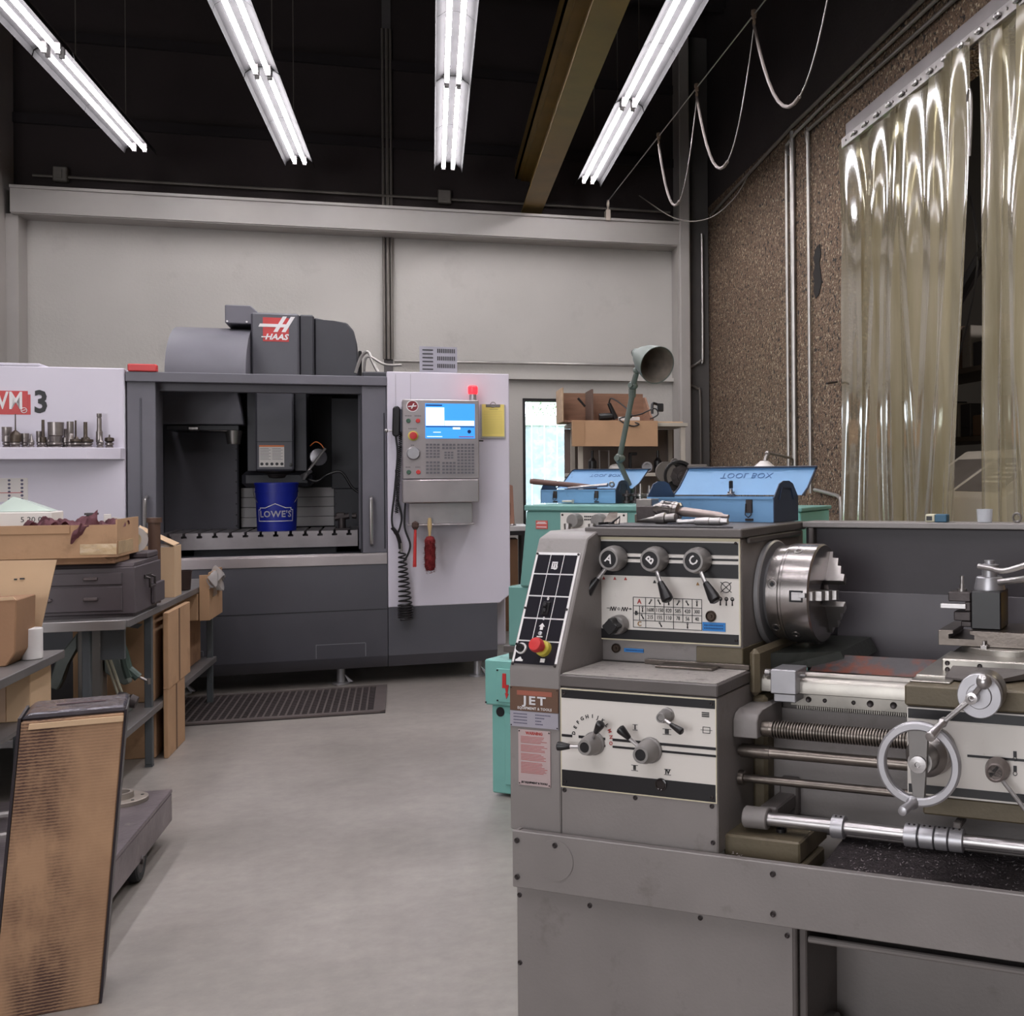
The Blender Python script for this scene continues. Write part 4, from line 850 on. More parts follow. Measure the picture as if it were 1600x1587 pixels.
def conical_knob(c, r, l, m=m_knob, parent=None, face=m_pb):
    q = MB(); q.lathe(c, (0,-1,0), [(0,r*1.12),(.006,r*1.12),(.008,r),(l*.6,r*.95),(l,r*.72),(l,r*.5),(l-.004,r*.5)], 24); o = T.part(q, 'knob', m, parent)
    q = MB(); q.lathe((c[0], c[1]-l+.003, c[2]), (0,-1,0), [(0,r*.49),(.0015,r*.45),(.0015,0)], 18); T.part(q, 'knob_cap', face, o); return o
def lever(parent, a, b_, c_, r=.0045, g0=.006, g1=.0105):
    q = MB(); q.cyl(a, b_, r, n=10); T.part(q, 'lever_shaft', m_steel2, parent)
    q = MB(); a2 = Vector(b_); d = (Vector(c_)-a2); L_ = d.length; q.lathe(a2, d, [(0,g0*.7),(.002,g0),(L_*.75,g1),(L_*.92,g1),(L_,g1*.6),(L_,0)], 14); T.part(q, 'lever_grip', m_black, parent)
k = conical_knob((-.283, -.203, .836), .024, .046)
lever(k, (-.295, -.235, .834), (-.325, -.24, .833), (-.358, -.243, .832)); lever(k, (-.272, -.228, .852), (-.262, -.235, .868), (-.243, -.242, .893))
k = conical_knob((-.139, -.203, .832), .026, .050)
lever(k, (-.155, -.235, .848), (-.172, -.24, .863), (-.197, -.243, .886))
k = conical_knob((-.096, -.203, .914), .015, .036, face=m_knob)
lever(k, (-.088, -.235, .910), (-.072, -.238, .902), (-.040, -.243, .888), .004, .005, .008)
import math as _m
ARC = "DEFGHIJKLMNO"
for i, ch in enumerate(ARC):
    a = _m.radians(172 - i*16.6); cx, cz = -.289, .848
    T.text(ch, .0115, (cx + .049*_m.cos(a), -.2034, cz + .049*_m.sin(a)), m_redp if ch in 'MNO' else m_blackp, parent=gp, bold=.0003, rot=a - _m.pi/2)
for s_, x, z in (('I', -.178, .880), ('II', -.180, .788), ('III', -.098, .876), ('IV', -.097, .786)):
    T.text(s_, .0135, (x, -.2034, z), m_blackp, parent=gp, bold=.0006)
    q = MB(); w = .004 + .0022*len(s_); q.box(x-w, x+w, -.2034, -.2027, z+.0055, z+.0066); q.box(x-w, x+w, -.2034, -.2027, z-.0066, z-.0055); T.part(q, 'numeral_serif', m_blackp, gp)
q = MB(); q.lathe((-.113, -.2036, .757), (0,-1,0), [(0,.0145),(.003,.0145),(.004,.012),(.002,.010),(.002,0)], 24); T.part(q, 'sight_glass', mat('sight_glass_dark', (40,34,34), .15), gp)
q = MB()
for j in range(3): q.box(-.012 + .000*j, .006, -.2034, -.2027, .924 - j*.004, .9265 - j*.004)
q.box(-.010, .008, -.2034, -.2027, .893, .8942); q.box(-.010, .008, -.2034, -.2027, .880, .8812); q.box(-.010, -.0088, -.2034, -.2027, .880, .894); q.box(.0068, .008, -.2034, -.2027, .880, .894); q.box(-.015, .013, -.2034, -.2027, .8866, .8874); T.part(q, 'gear_symbols', m_blackp, gp)
rnd = random.Random(5)
# headstock
hs = P('headstock', m_lg, (-.415, .0, .003, .44, .988, 1.299), b=.004)
P('headstock_foot', m_ol, (-.12, .002, .001, .42, .989, 1.038), b=.002, parent=hs)
P('headstock_lid', m_lg2, (-.414, .010, -.02, .44, 1.300, 1.322), b=.003, parent=hs)
hp = P('headstock_panel', m_lp, (-.413, -.001, -.003, .0025, 1.043, 1.298), b=0)
P('panel_trim', m_trim, (-.413, -.001, -.0042, -.0032, 1.291, 1.298), (-.413, -.001, -.0042, -.0032, 1.043, 1.046), (-.413, -.410, -.0042, -.0032, 1.046, 1.291), (-.004, -.001, -.0042, -.0032, 1.046, 1.291), b=0, parent=hp)
P('panel_band', m_pb, (-.410, -.006, -.0042, -.0032, 1.258, 1.287), (-.410, -.006, -.0042, -.0032, 1.2445, 1.2495), (-.410, -.006, -.0042, -.0032, 1.203, 1.236), (-.410, -.006, -.0042, -.0032, 1.0462, 1.070), b=0, parent=hp)
screws([(-.402,1.287),(-.012,1.287),(-.402,1.056),(-.012,1.056)], .0035, -.0043, parent=hp)
for i, (ch, x, dx, dz) in enumerate((('A', -.331, -.036, -.058), ('B', -.218, .030, -.062), ('C', -.104, .036, -.060))):
    z = 1.246
    q = MB(); q.lathe((x, -.004, z), (0,-1,0), [(0,.030),(.012,.032),(.026,.031),(.040,.028),(.044,.026),(.044,.021),(.041,.021)], 28); k = T.part(q, 'selector_knob', m_knob)
    q = MB(); q.lathe((x, -.0445, z), (0,-1,0), [(0,.0228),(.001,.0228),(.001,0)], 24); T.part(q, 'knob_cap', m_pb, k)
    T.text(ch, .029, (x, -.0463, z), m_white, parent=k, bold=.0005, rot=[-.35, .85, .75][i])
    a = Vector((x + dx*.35, -.036, z + dz*.38)); b_ = Vector((x + dx*.85, -.045, z + dz*.82)); c_ = Vector((x + dx*1.75, -.055, z + dz*1.55)); lever(k, a, b_, c_, .005, .0075, .0145)
T.part(MB().box(-.30, -.297, -.0042, -.0032, 1.07, 1.071), 'scuff', m_trim, hp)
q = MB()
def tri(q, x, z, s_): q.poly([(x-s_, z-s_*.8), (x+s_, z-s_*.8), (x, z+s_)], 'y', -.0042, -.0032)
for x in (-.369, -.338, -.308): tri(q, x, 1.195, .0042)
T.part(q, 'red_markers', m_redp, hp)
q = MB(); tri(q, -.228, 1.190, .0045); T.part(q, 'black_marker', m_blackp, hp)
q = MB(); tri(q, -.112, 1.188, .0045); T.part(q, 'tan_marker', mat('tan_ink', (150,110,60), .5), hp)
# speed chart
x0, x1, z0, z1 = -.287, -.102, 1.0765, 1.1505
q = MB(); w = .0007
cols = [x0, x0+.034] + [x0 + .034 + (x1-x0-.034)*k/6 for k in range(1,7)]
rows = [z1, z1-.021, z1-.039, z1-.0565, z0]
for z in rows: q.box(x0, x1, -.0041, -.0032, z-w, z+w)
for i, x in enumerate(cols):
    if i in (1, 7, 0): q.box(x-w, x+w, -.0041, -.0032, z0, z1)
    elif i == 4: q.box(x-w, x+w, -.0041, -.0032, z0, z1)
    else: q.box(x-w, x+w, -.0041, -.0032, rows[3], z1)
q.box(x0+.017-w, x0+.017+w, -.0041, -.0032, rows[3], rows[1])
T.part(q, 'chart_lines', m_blackp, hp)
for r_, vals in ((1, ('1600','1150','820','585','420','300')), (2, ('215','155','110','78','56','40'))):
    for i, v_ in enumerate(vals): T.text(v_, .0135, ((cols[i+1]+cols[i+2])/2, -.0042, (rows[r_]+rows[r_+1])/2), m_blackp, parent=hp, sx=.78)
T.text('A', .016, (x0+.017, -.0042, (rows[0]+rows[1])/2), m_redp, parent=hp, bold=.0004); T.text('B', .013, (x0+.0085, -.0042, rows[2]), m_blackp, parent=hp, bold=.0008); T.text('C', .016, (x0+.017, -.0042, (rows[3]+rows[4])/2), mat('tan_ink', (0,0,0)), parent=hp, bold=.0004)
q = MB()
def pin(q, x, z, a, l=.011):
    dx, dz = math.sin(a)*l*.5, math.cos(a)*l*.5; q.cyl((x-dx, -.0038, z-dz), (x+dx, -.0038, z+dz), .0008, .0020, 5); q.ring((x-dx, -.0036, z-dz), (0,1,0), .0022, .0006, 10, 4)
for i, a in enumerate((3.7, 2.6, 3.14, 3.7, 2.6, 3.14)): pin(q, (cols[i+1]+cols[i+2])/2, (rows[0]+rows[1])/2, a)
pin(q, x0+.0255, (rows[1]+rows[2])/2, 3.14); pin(q, x0+.0255, (rows[2]+rows[3])/2, 2.6); pin(q, -.212, (rows[3]+rows[4])/2, 2.6); pin(q, -.14, (rows[3]+rows[4])/2, 3.14)
for k_ in range(3): pin(q, -.053 + k_*.0155, 1.146, 3.14, .015); q.ring((-.053 + k_*.0155, -.0036, 1.154), (0,1,0), .0042, .0009, 12, 4)
q.ring((-.0385, -.0036, 1.182), (0,1,0), .0125, .0009, 24, 4); q.cyl((-.052,-.0038,1.170), (-.024,-.0038,1.194), .0009, n=4); q.cyl((-.024,-.0038,1.170), (-.052,-.0038,1.194), .0009, n=4)
T.part(q, 'lever_symbols', m_blackp, hp)
q = MB()
def zig(q, x, n, s_): 
    for j in range(n): q.cyl((x + j*.0035, -.0038, 1.120 + (.005 if j % 2 else -.005)), (x + (j+1)*.0035, -.0038, 1.120 + (-.005 if j % 2 else .005)), .0011, n=4)
q.cyl((-.361,-.0038,1.121), (-.352,-.0038,1.121), .0007, n=4); zig(q, -.352, 5, 1); q.ring((-.3275,-.0036,1.12),(0,1,0),.0028,.0007,12,4); zig(q, -.32, 5, 1); q.cyl((-.3025,-.0038,1.121), (-.294,-.0038,1.121), .0007, n=4); q.cyl((-.296,-.0038,1.121), (-.290,-.0038,1.121), .0025, 0.0001, 6)
T.part(q, 'thread_symbol', m_blackp, hp)
q = MB(); q.lathe((-.322,-.004,1.083), (0,-1,0), [(0,.023),(.01,.024),(.026,.023),(.030,.020)], 24); k = T.part(q, 'direction_knob', m_knob)
q = MB()
prof = []
for j in range(40):
    a = 2*math.pi*j/40; rr = .0165 + .0042*math.cos(4*a); prof.append((-.322 + rr*math.cos(a), 1.083 + rr*math.sin(a)))
q.poly(prof, 'y', -.062, -.033, .002); T.part(q, 'lobed_grip', m_black, k)
for (x, z, r) in ((-.077, 1.112, .0135), (-.338, 1.022, .0115)):
    q = MB(); q.lathe((x, -.004 if z > 1.05 else .001, z), (0,-1,0), [(0,r),(.004,r),(.006,r*.85),(.003,r*.7),(.003,r*.3),(.006,r*.25),(.006,0)], 20); T.part(q, 'oil_sight', mat('brass_dark', (74,62,54), .35, .6), hp)
for x0_, x1_, za, zb, yy in ((-.100, -.040, 1.076, 1.097, -.0032), (-.316, -.262, 1.014, 1.023, .0025)):
    q = MB(); q.box(x0_, x1_, yy-.0015, yy, za, zb); T.part(q, 'blue_tag', m_blue_l, hp if yy < 0 else hs)
    q = MB()
    for fz in ((.66, .32) if zb-za > .015 else (.5,)):
        for k_ in range(12): q.box(x0_ + .005 + k_*.0042, x0_ + .0078 + k_*.0042, yy-.0021, yy-.0016, za+(zb-za)*fz-.0014, za+(zb-za)*fz+.0016)
    T.part(q, 'tag_print', mat('tag_ink', (18,60,110), .5), hp if yy < 0 else hs, kind='stuff')
# control tower
q = MB(); q.poly([(-.20,.613),(-.20,.995),(-.068,1.296),(-.02,1.312),(.30,1.31),(.30,.613)], 'x', -.515, -.3765, .003); tw = T.part(q, 'control_tower', m_lg)
A = Vector((0,-.20,.995)); Bv = Vector((0,-.068,1.296)); dl = (Bv-A); Ls = dl.length; up = dl.normalized(); nr = Vector((0, -up.z, up.y))
def sl(x, t, d=0.0): return Vector((x, 0, 0)) + A + up*(t*Ls) + nr*d
SM = Matrix(((1,0,0),(0,nr.y*1,0),(0,0,1)))
MS = Matrix.Identity(4)
MS.col[0] = (1,0,0,0); MS.col[1] = (-nr.x,-nr.y,-nr.z,0); MS.col[2] = (up.x,up.y,up.z,0); MS.col[3] = (A.x,A.y,A.z,1)   # local: x, depth(into panel), along slope
def SQ(): q = MB(); q.M = MS; return q
ST = Matrix(((1,0,0),(0,up.y,nr.y),(0,up.z,nr.z)))
def stext(s_, size, x, t, m, **k): return T.text(s_, size, sl(x, t, .0035), m, mat3=ST, **k)
q = SQ(); q.box(-.510, -.3865, -.0025, -.0003, .012*Ls/Ls+.004, .885*Ls, .0); cp = T.part(q, 'switch_panel', m_white)
q = SQ(); X0_, X1_ = -.505, -.3915; cw = (X1_-X0_)/3; R_ = [.205, .375, .545, .715, .870]
for r_ in range(4):
    for c_ in range(3): q.box(X0_ + c_*cw + .0013, X0_ + (c_+1)*cw - .0013, -.0036, -.0026, R_[r_]*Ls + .0018, R_[r_+1]*Ls - .0018)
q.box(X0_ + .0012, X1_ - .0012, -.0036, -.0026, .035*Ls, R_[0]*Ls - .0015); T.part(q, 'black_fields', mat('panel_gloss_black', (34,32,38), .22), cp)
q = SQ()
for x in (-.506, -.3905):
    for t_ in (.03, .45, .872): q.lathe((x, -.0026, t_*Ls), (0,-1,0), [(0,.003),(.0025,.003),(.003,0)], 8)
T.part(q, 'screws', m_screw, cp, kind='stuff')
q = SQ(); q.box(-.4575, -.437, -.008, -.0037, .40*Ls, .50*Ls, .002); sw = T.part(q, 'switch', m_black); q = SQ(); q.box(-.452, -.443, -.016, -.008, .455*Ls, .48*Ls, .002); q.box(-.452, -.443, -.011, -.008, .42*Ls, .45*Ls, .001); T.part(q, 'toggle', m_blackp, sw)
for (s_, t_) in (('0', .525), ('0', .375)): stext(s_, .011, -.448, t_, m_white, parent=cp, bold=.0004)
q = SQ(); q.ring((-.447, -.004, .63*Ls*1.22), (0,1,0), .006, .0006, 10, 4); q.poly([(-.452,.29*Ls),(-.444,.29*Ls),(-.444,.315*Ls),(-.440,.315*Ls),(-.448,.34*Ls),(-.456,.315*Ls),(-.452,.315*Ls)], 'y', -.0046, -.0038); q.box(-.456,-.440,-.0046,-.0038,.235*Ls,.243*Ls)
for k_ in range(3): q.box(-.458 + k_*.006, -.4545 + k_*.006, -.0046, -.0038, .765*Ls, .80*Ls)
q.box(-.458,-.4425,-.0046,-.0038,.755*Ls,.763*Ls); q.box(-.458,-.4425,-.0046,-.0038,.802*Ls,.81*Ls)
q.box(-.500,-.480,-.0046,-.0038,.052*Ls,.066*Ls); q.poly([(-.497,.066*Ls),(-.483,.066*Ls),(-.488,.085*Ls),(-.493,.078*Ls)],'y',-.0046,-.0038); q.box(-.432,-.420,-.0046,-.0038,.052*Ls,.08*Ls); T.part(q, 'white_symbols', m_white, cp)
q = SQ(); q.lathe((-.447,-.004,.262*Ls), (0,-1,0), [(0,.005),(.004,.005),(.006,0)], 12); T.part(q, 'indicator_lamp', m_alu, cp)
q = SQ(); q.lathe((-.490,-.0037,.145*Ls), (0,-1,0), [(0,.0135),(.004,.0135),(.004,.0105),(.0042,.0105)], 20); ks = T.part(q, 'key_switch', m_white); q = SQ(); q.lathe((-.490,-.004,.145*Ls), (0,-1,0), [(0,.0102),(.012,.0095),(.012,0)], 16); q.cyl((-.490,-.014,.145*Ls), (-.498,-.02,.17*Ls), .003, n=6); T.part(q, 'switch_lever', m_black, ks)
q = SQ(); q.lathe((-.428,-.0037,.150*Ls), (0,-1,0), [(0,.019),(.012,.018),(.016,.014)], 24); es = T.part(q, 'stop_collar', m_yellow); q = SQ(); q.lathe((-.428,-.018,.150*Ls), (0,-1,0), [(0,.011),(.014,.011),(.016,.017),(.026,.0175),(.032,.015),(.034,0)], 24); T.part(q, 'red_stop_button', m_red, es)
# name plates
pb = P('name_plate', mat('bronze_plate', (112,86,72), .35, .4, .06), (-.511, -.379, -.2035, -.2003, .897, .953), b=.0)
P('red_stripe', mat('faded_red_stripe', (156,92,76), .45, .2), (-.491, -.395, -.2045, -.2036, .934, .945), b=0, parent=pb)
T.text('JET', .027, (-.443, -.2042, .9215), mat('plate_silver', (216,214,218), .4, .2), parent=pb, sx=1.4, bold=.0007, sp=1.28); T.text('EQUIPMENT & TOOLS', .0088, (-.443, -.2042, .9035), m_white, parent=pb, bold=.0001, sp=1.1)
sp_ = P('data_plate', mat('silver_plate', (176,172,184), .35, .5), (-.511, -.379, -.2035, -.2003, .859, .896), b=0)
q = MB()
for i in range(4):
    for c_, n_ in ((-.501, 9), (-.441, (10, 6, 4, 5)[i])):
        for k_ in range(n_): q.box(c_ + k_*.0042, c_ + k_*.0042 + .003, -.2041, -.2036, .888 - i*.0072, .8905 - i*.0072)
T.part(q, 'data_print', mat('data_ink', (92,88,110), .5), sp_, kind='stuff')
wp_ = P('warning_plate', mat('pinkish_plate', (190,170,170), .4, .3), (-.489, -.4015, -.2030, -.2003, .722, .853), b=0)
T.text('WARNING', .0095, (-.445, -.2035, .845), m_redp, parent=wp_, bold=.0003)
q = MB(); rnd = random.Random(9)
for k_ in range(26):
    z = .836 - k_*.0034
    if k_ in (5, 11, 17): continue
    q.box(-.482, -.482 + rnd.uniform(.055, .074), -.2036, -.2031, z, z+.0010)
T.part(q, 'fine_print', m_redp, wp_, kind='stuff')
T.text('JET EQUIPMENT & TOOLS', .0062, (-.445, -.2035, .729), m_blackp, parent=wp_, bold=.0002)
q = MB()
for (x, z) in ((-.508,.950),(-.382,.950),(-.508,.862),(-.382,.862),(-.486,.849),(-.4045,.849),(-.486,.726),(-.4045,.726)): q.lathe((x, -.2036, z), (0,-1,0), [(0,.002),(.001,.0015),(.0012,0)], 6)
T.part(q, 'rivets', m_screw, tw, kind='stuff')

# splash guard behind
P('splash_guard', m_splash, (.0115, 1.65, .43, .438, .80, 1.306)); P('splash_top', m_lg, (.0115, 1.66, .40, .50, 1.3065, 1.322), b=.002); P('splash_corner', m_lg2, (.028, .042, .40, .44, .99, 1.3062)); P('splash_lower', mat('splash_lower_grey', (84,80,84), .45, .1, .2, 3), (.10, 1.65, .425, .4295, .80, 1.135)); P('lid_side', m_lg2, (.0005, .0095, .03, .40, 1.285, 1.2995))
# chuck
cx0, cy0, cz0 = 0.0, .20, 1.153
q = MB(); q.lathe((.002, cy0, cz0), (1,0,0), [(0,.131),(.010,.131),(.013,.127),(.013,.10),(.022,.09),(.03,.09)], 64); T.part(q, 'spindle_flange', mat('flange_satin', (156,154,156), .35, .45, .06, 12))
q = MB(); q.lathe((.026, cy0, cz0), (1,0,0), [(0,.112),(.002,.117),(.031,.117),(.032,.113),(.034,.113),(.035,.122),(.041,.122),(.0415,.1205),(.0425,.1205),(.043,.123),(.110,.123),(.114,.119),(.114,.035),(.10,.033)], 72)
ch = T.part(q, 'chuck', m_chuck)
q = MB(); q.lathe((.127, cy0, cz0), (1,0,0), [(0,.034),(.0012,.034)], 24); T.part(q, 'chuck_bore', m_pit, ch)
def radial(a): return Vector((0, -math.cos(a), math.sin(a)))
q = MB()
for a, x in ((math.radians(62), .098), (math.radians(-50), .098), (math.radians(190), .098)):
    d = radial(a); c_ = Vector((x-.005, cy0, cz0)) + d*.1225; q.lathe(c_, d, [(0,.011),(.0012,.011),(.0015,.007),(-.006,.006),(-.006,0)], 16)
for a, x in ((math.radians(15), .044), (math.radians(-42), .044), (math.radians(130), .044)):
    d = radial(a); c_ = Vector((x, cy0, cz0)) + d*.1165; q.lathe(c_, d, [(0,.0115),(.001,.0115),(.0012,.009),(-.001,.009)], 16)
T.part(q, 'key_sockets', m_steel, ch)
q = MB()
for a, x in ((math.radians(15), .044), (math.radians(-42), .044)):
    d = radial(a); c_ = Vector((x, cy0, cz0)) + d*.1175; q.lathe(c_, d, [(0,.0065),(.0012,.0065),(.0012,0)], 4)
T.part(q, 'square_sockets', m_pit, ch)
for i, a in enumerate((math.radians(2), math.radians(122), math.radians(242))):
    d = radial(a); side = Vector((1,0,0)).cross(d); M4 = Matrix.Identity(4); M4.col[0] = (1,0,0,0); M4.col[1] = tuple(side)+(0,); M4.col[2] = tuple(d)+(0,); M4.col[3] = (.14, cy0, cz0, 1)
    q = MB(); q.M = M4; q.poly([(-.012,.112),(-.012,.03),(.048,.03),(.048,.050),(.036,.050),(.036,.072),(.025,.072),(.025,.094),(.008,.094),(.008,.112)], 'y', -.011, .011, .001)
    T.part(q, 'chuck_jaw', m_steel, ch)
q = MB(); d = radial(math.radians(2)); q.box(.092, .1265, cy0-.1238, cy0-.120, cz0-.010, cz0+.018, .0005); T.part(q, 'jaw_slot', m_pit, ch)
q = MB(); q.box(.098, .124, cy0-.1262, cy0-.1238, cz0-.006, cz0+.014, .001); q.box(.118, .135, cy0-.130, cy0-.1262, cz0+.001, cz0+.013, .001); T.part(q, 'jaw_key', m_steel2, ch)
# bed
bed = P('bed', m_lg2, (.022, 1.7, .055, .36, .60, .93), b=.003)
P('bed_panel', m_lg, (.03, 1.7, .046, .0545, .605, .895), b=.002, parent=bed)
q = MB(); q.box(.0245, .05, -.02, .30, .93, 1.04, .012); q.box(.0245, .062, .0, .056, .64, .93, .008); T.part(q, 'headstock_support', m_ol)
q = MB(); q.mesh([(.05,.06,.985),(.22,.14,.985),(.22,.40,.985),(.05,.40,.985),(.05,.06,1.02),(.20,.14,1.02),(.20,.40,1.02),(.05,.40,1.02)], [(0,3,2,1),(4,5,6,7),(0,1,5,4),(1,2,6,5),(2,3,7,6),(3,0,4,7)]); T.part(q, 'gap_block', mat('dark_green_casting', (42,44,40), .4, .2, .2, 10, .1))
q = MB(); q.poly([(.0,.94),(.0,.968),(.012,.977),(.03,.977),(.04,.985),(.052,.977),(.075,.977),(.075,.94)], 'x', .045, 1.7, .001); T.part(q, 'front_way', m_way, bed)
q = MB(); q.poly([(.24,.94),(.24,.977),(.27,.985),(.30,.977),(.34,.977),(.34,.94)], 'x', .22, 1.7, .001); T.part(q, 'rear_way', m_way, bed)
m_rust = mat('rusty_guard', (112,54,36), .5, .4, .3, 9, .1, 60, dirt=((70,66,68), 9, .44, 1.0))
q = MB(); q.mesh([(.14,.085,.979),(.455,.085,.979),(.455,.155,1.01),(.14,.155,1.01),(.14,.16,.979),(.455,.16,.979)], [(0,1,2,3),(3,2,5,4),(0,3,4),(1,5,2),(0,4,5,1)]); T.part(q, 'way_guard', m_rust)
q = MB(); q.box(.11, .43, .034, .045, .905, .934, .001)
n_ = 60
for k_ in range(n_): x = .125 + k_*.0052; q.poly([(x, .905), (x+.0036, .905), (x+.0026, .897), (x+.001, .897)], 'y', .034, .045)
T.part(q, 'gear_rack', m_way, bed)
q = MB()
for x, r in ((.155,.007),(.195,.005),(.265,.005),(.305,.008),(.36,.008)): q.lathe((x, .034, .921), (0,-1,0), [(0,r),(.002,r),(.0005,r*.6),(.0005,0)], 12)
T.part(q, 'rack_screws', m_screw, bed, kind='stuff')
st_ = P('carriage_stop', m_alu, (.083, .146, -.028, .05, .942, .998), (.088, .142, -.020, .044, .922, .9415), b=.002)
q = MB(); q.lathe((.083, .0, .985), (-1,0,0), [(0,.004),(.01,.004),(.01,.0085),(.022,.0085),(.024,0)], 14); q.cyl((.146,.0,.982),(.16,.0,.982),.004,n=8); T.part(q, 'stop_screw', m_steel2, st_)
# leadscrew and rods
q = MB(); prof = [(0,.018),(.018,.018),(.018,.017)]
t_ = .024
while t_ < .40: prof += [(t_,.0155),(t_+.0012,.0200),(t_+.0036,.0200),(t_+.0048,.0155)]; t_ += .0068
prof += [(t_, .0125), (1.55, .0125)]
q.lathe((.085, -.08, .872), (1,0,0), prof, 16); T.part(q, 'leadscrew', m_oily)
q = MB(); q.poly([(-.115,.855),(-.115,.893),(-.105,.908),(-.08,.915),(-.02,.915),(.045,.915),(.045,.855)], 'x', .025, .084, .002); T.part(q, 'leadscrew_bracket', m_lg)
q = MB(); q.lathe((.026,-.08,.818), (1,0,0), [(0,.012),(.006,.012),(.006,.0155),(.075,.0155),(.077,.0155),(.077,.0135),(.083,.0128),(1.6,.0128)], 18); T.part(q, 'feed_rod', m_oily)
q = MB(); q.lathe((.026,-.08,.755), (1,0,0), [(0,.017),(.012,.016),(.013,.0098),(1.6,.0098)], 16); T.part(q, 'change_rod', m_oily)
q = MB(); q.lathe((.11,-.12,.680), (1,0,0), [(0,.0148),(1.5,.0148)], 18); cr = T.part(q, 'control_rod', m_steel2)
q = MB(); q.lathe((.055,-.12,.680), (1,0,0), [(0,.021),(.003,.024),(.056,.024),(.058,.021),(.058,.014)], 22); T.part(q, 'rod_bearing', m_lg, cr)
q = MB(); q.box(.08, .125, -.10, .045, .665, .70, .004); q.box(.085, .13, .02, .045, .648, .735, .004); T.part(q, 'rod_bracket', m_lg2, cr)
for x, w_ in ((.262,.030),(.425,.030),(.458,.032),(.492,.028),(.522,.030)):
    q = MB(); q.lathe((x,-.12,.680), (1,0,0), [(0,.021),(.0015,.0245),(w_-.0015,.0245),(w_,.021),(w_,.0152)], 24)
    T.part(q, 'rod_collar', m_alu, cr)
q = MB()
for x in (.272,.283,.435,.446,.468,.48,.50,.512,.53,.543): q.lathe((x,-.125,.7035), (0,-.25,1), [(0,.0028),(.0015,.0028),(.0015,0)], 6)
T.part(q, 'collar_screws', m_screw, cr, kind='stuff')
q = MB(); q.box(.528,.545,-.12,-.06,.703,.716,.002); q.box(.53,.545,-.075,-.06,.716,.75,.002); T.part(q, 'rod_lever_arm', m_lg2, cr)
q = MB(); q.box(.02, .20, -.16, .03, .600, .648, .004); q.box(.08, .21, -.19, -.02, .560, .599, .004); T.part(q, 'bed_foot', m_ol, bed)
q = MB(); q.lathe((.135,-.10,.648), (0,0,1), [(0,.012),(.008,.012),(.008,.007),(.004,.007),(.004,0)], 12); T.part(q, 'foot_bolt', m_black, bed)
# apron and saddle
ap = P('apron', m_lg2, (.430, 1.05, -.118, .03, .765, .955), b=.003)
P('apron_panel', m_lp, (.4315, 1.05, -.1215, -.1185, .768, .953), b=0, parent=ap)
P('apron_band', m_pb, (.434, 1.05, -.1228, -.1216, .930, .950), (.56, 1.05, -.1228, -.1216, .857, .862), (.434, 1.05, -.1228, -.1216, .772, .790), b=0, parent=ap)
P('apron_sump', m_ol, (.46, 1.05, -.105, .04, .722, .764), b=.004, parent=ap)
sd = P('saddle', m_ol, (.428, 1.05, -.13, .34, .957, 1.002), b=.004)
P('saddle_plate', m_way, (.432, .50, -.05, .30, 1.0025, 1.010), (.432,.52,-.10,-.05,1.0025,1.006), b=.002, parent=sd)
P('cross_slide', m_way, (.475, .80, .02, .40, 1.003, 1.036), b=.003); q = MB()
for (x, z) in ((.488,1.027),(.488,1.013),(.56,1.024)): q.lathe((x, .02, z), (0,-1,0), [(0,.0055),(.003,.0055),(.001,.003),(.001,0)], 10)
T.part(q, 'screws', m_screw, kind='stuff')
q = MB(); q.mesh([(.50,-.06,1.006),(.60,-.09,1.006),(.69,.02,1.006),(.50,.02,1.006),(.50,-.06,1.010),(.60,-.09,1.010),(.69,.02,1.022),(.50,.02,1.022)], [(0,3,2,1),(4,5,6,7),(0,1,5,4),(1,2,6,5),(2,3,7,6),(3,0,4,7)]); T.part(q, 'way_wiper', m_lg2)
q = MB(); q.lathe((.60, .20, 1.036), (0,0,1), [(0,.115),(.012,.115),(.014,.112)], 40); T.part(q, 'swivel_base', m_way)
q = MB(); q.poly([(.445,1.051),(.445,1.086),(.480,1.086),(.480,1.078),(.468,1.078),(.468,1.066),(.530,1.066),(.530,1.078),(.518,1.078),(.518,1.086),(.86,1.086),(.86,1.051)], 'y', .12, .29, .001); cs = T.part(q, 'compound_slide', m_oily)
q = MB(); q.box(.545,.562,.10,.119,1.045,1.058,.002); q.cyl((.553,.11,1.058),(.553,.11,1.066),.004,n=6); T.part(q, 'clamp_bolt', m_steel, cs)
tp = P('tool_post', m_black, (.515, .585, .15, .25, 1.0865, 1.176), b=.003)
P('tool_holder', m_darksteel, (.462, .5145, .15, .20, 1.150, 1.172), (.475, .5145, .15, .20, 1.105, 1.127), (.50, .5145, .15, .20, 1.128, 1.149), (.49,.5145,.16,.22,1.09,1.104), b=.002, parent=tp)
q = MB(); q.box(.445, .505, .142, .158, 1.134, 1.145, .001); T.part(q, 'cutting_tool', m_steel2, tp)
q = MB(); q.lathe((.49,.175,1.172), (0,0,1), [(0,.012),(.006,.012),(.006,.006),(.016,.006),(.016,.0045),(.036,.004),(.036,0)], 14); T.part(q, 'height_screw', m_steel, tp)
q = MB(); q.lathe((.55,.20,1.176), (0,0,1), [(0,.036),(.004,.036),(.028,.031),(.030,.028),(.030,.018),(.045,.018),(.05,.022),(.058,.022),(.060,.012),(.068,.012),(.068,0)], 28); hb = T.part(q, 'post_cap', m_alu, tp)
q = MB(); q.tube(smooth_pts([(.53,.17,1.232),(.56,.16,1.228),(.59,.15,1.224),(.63,.14,1.235),(.70,.12,1.262),(.80,.09,1.30)],5), .0065, 10); T.part(q, 'locking_lever', m_steel2, tp)
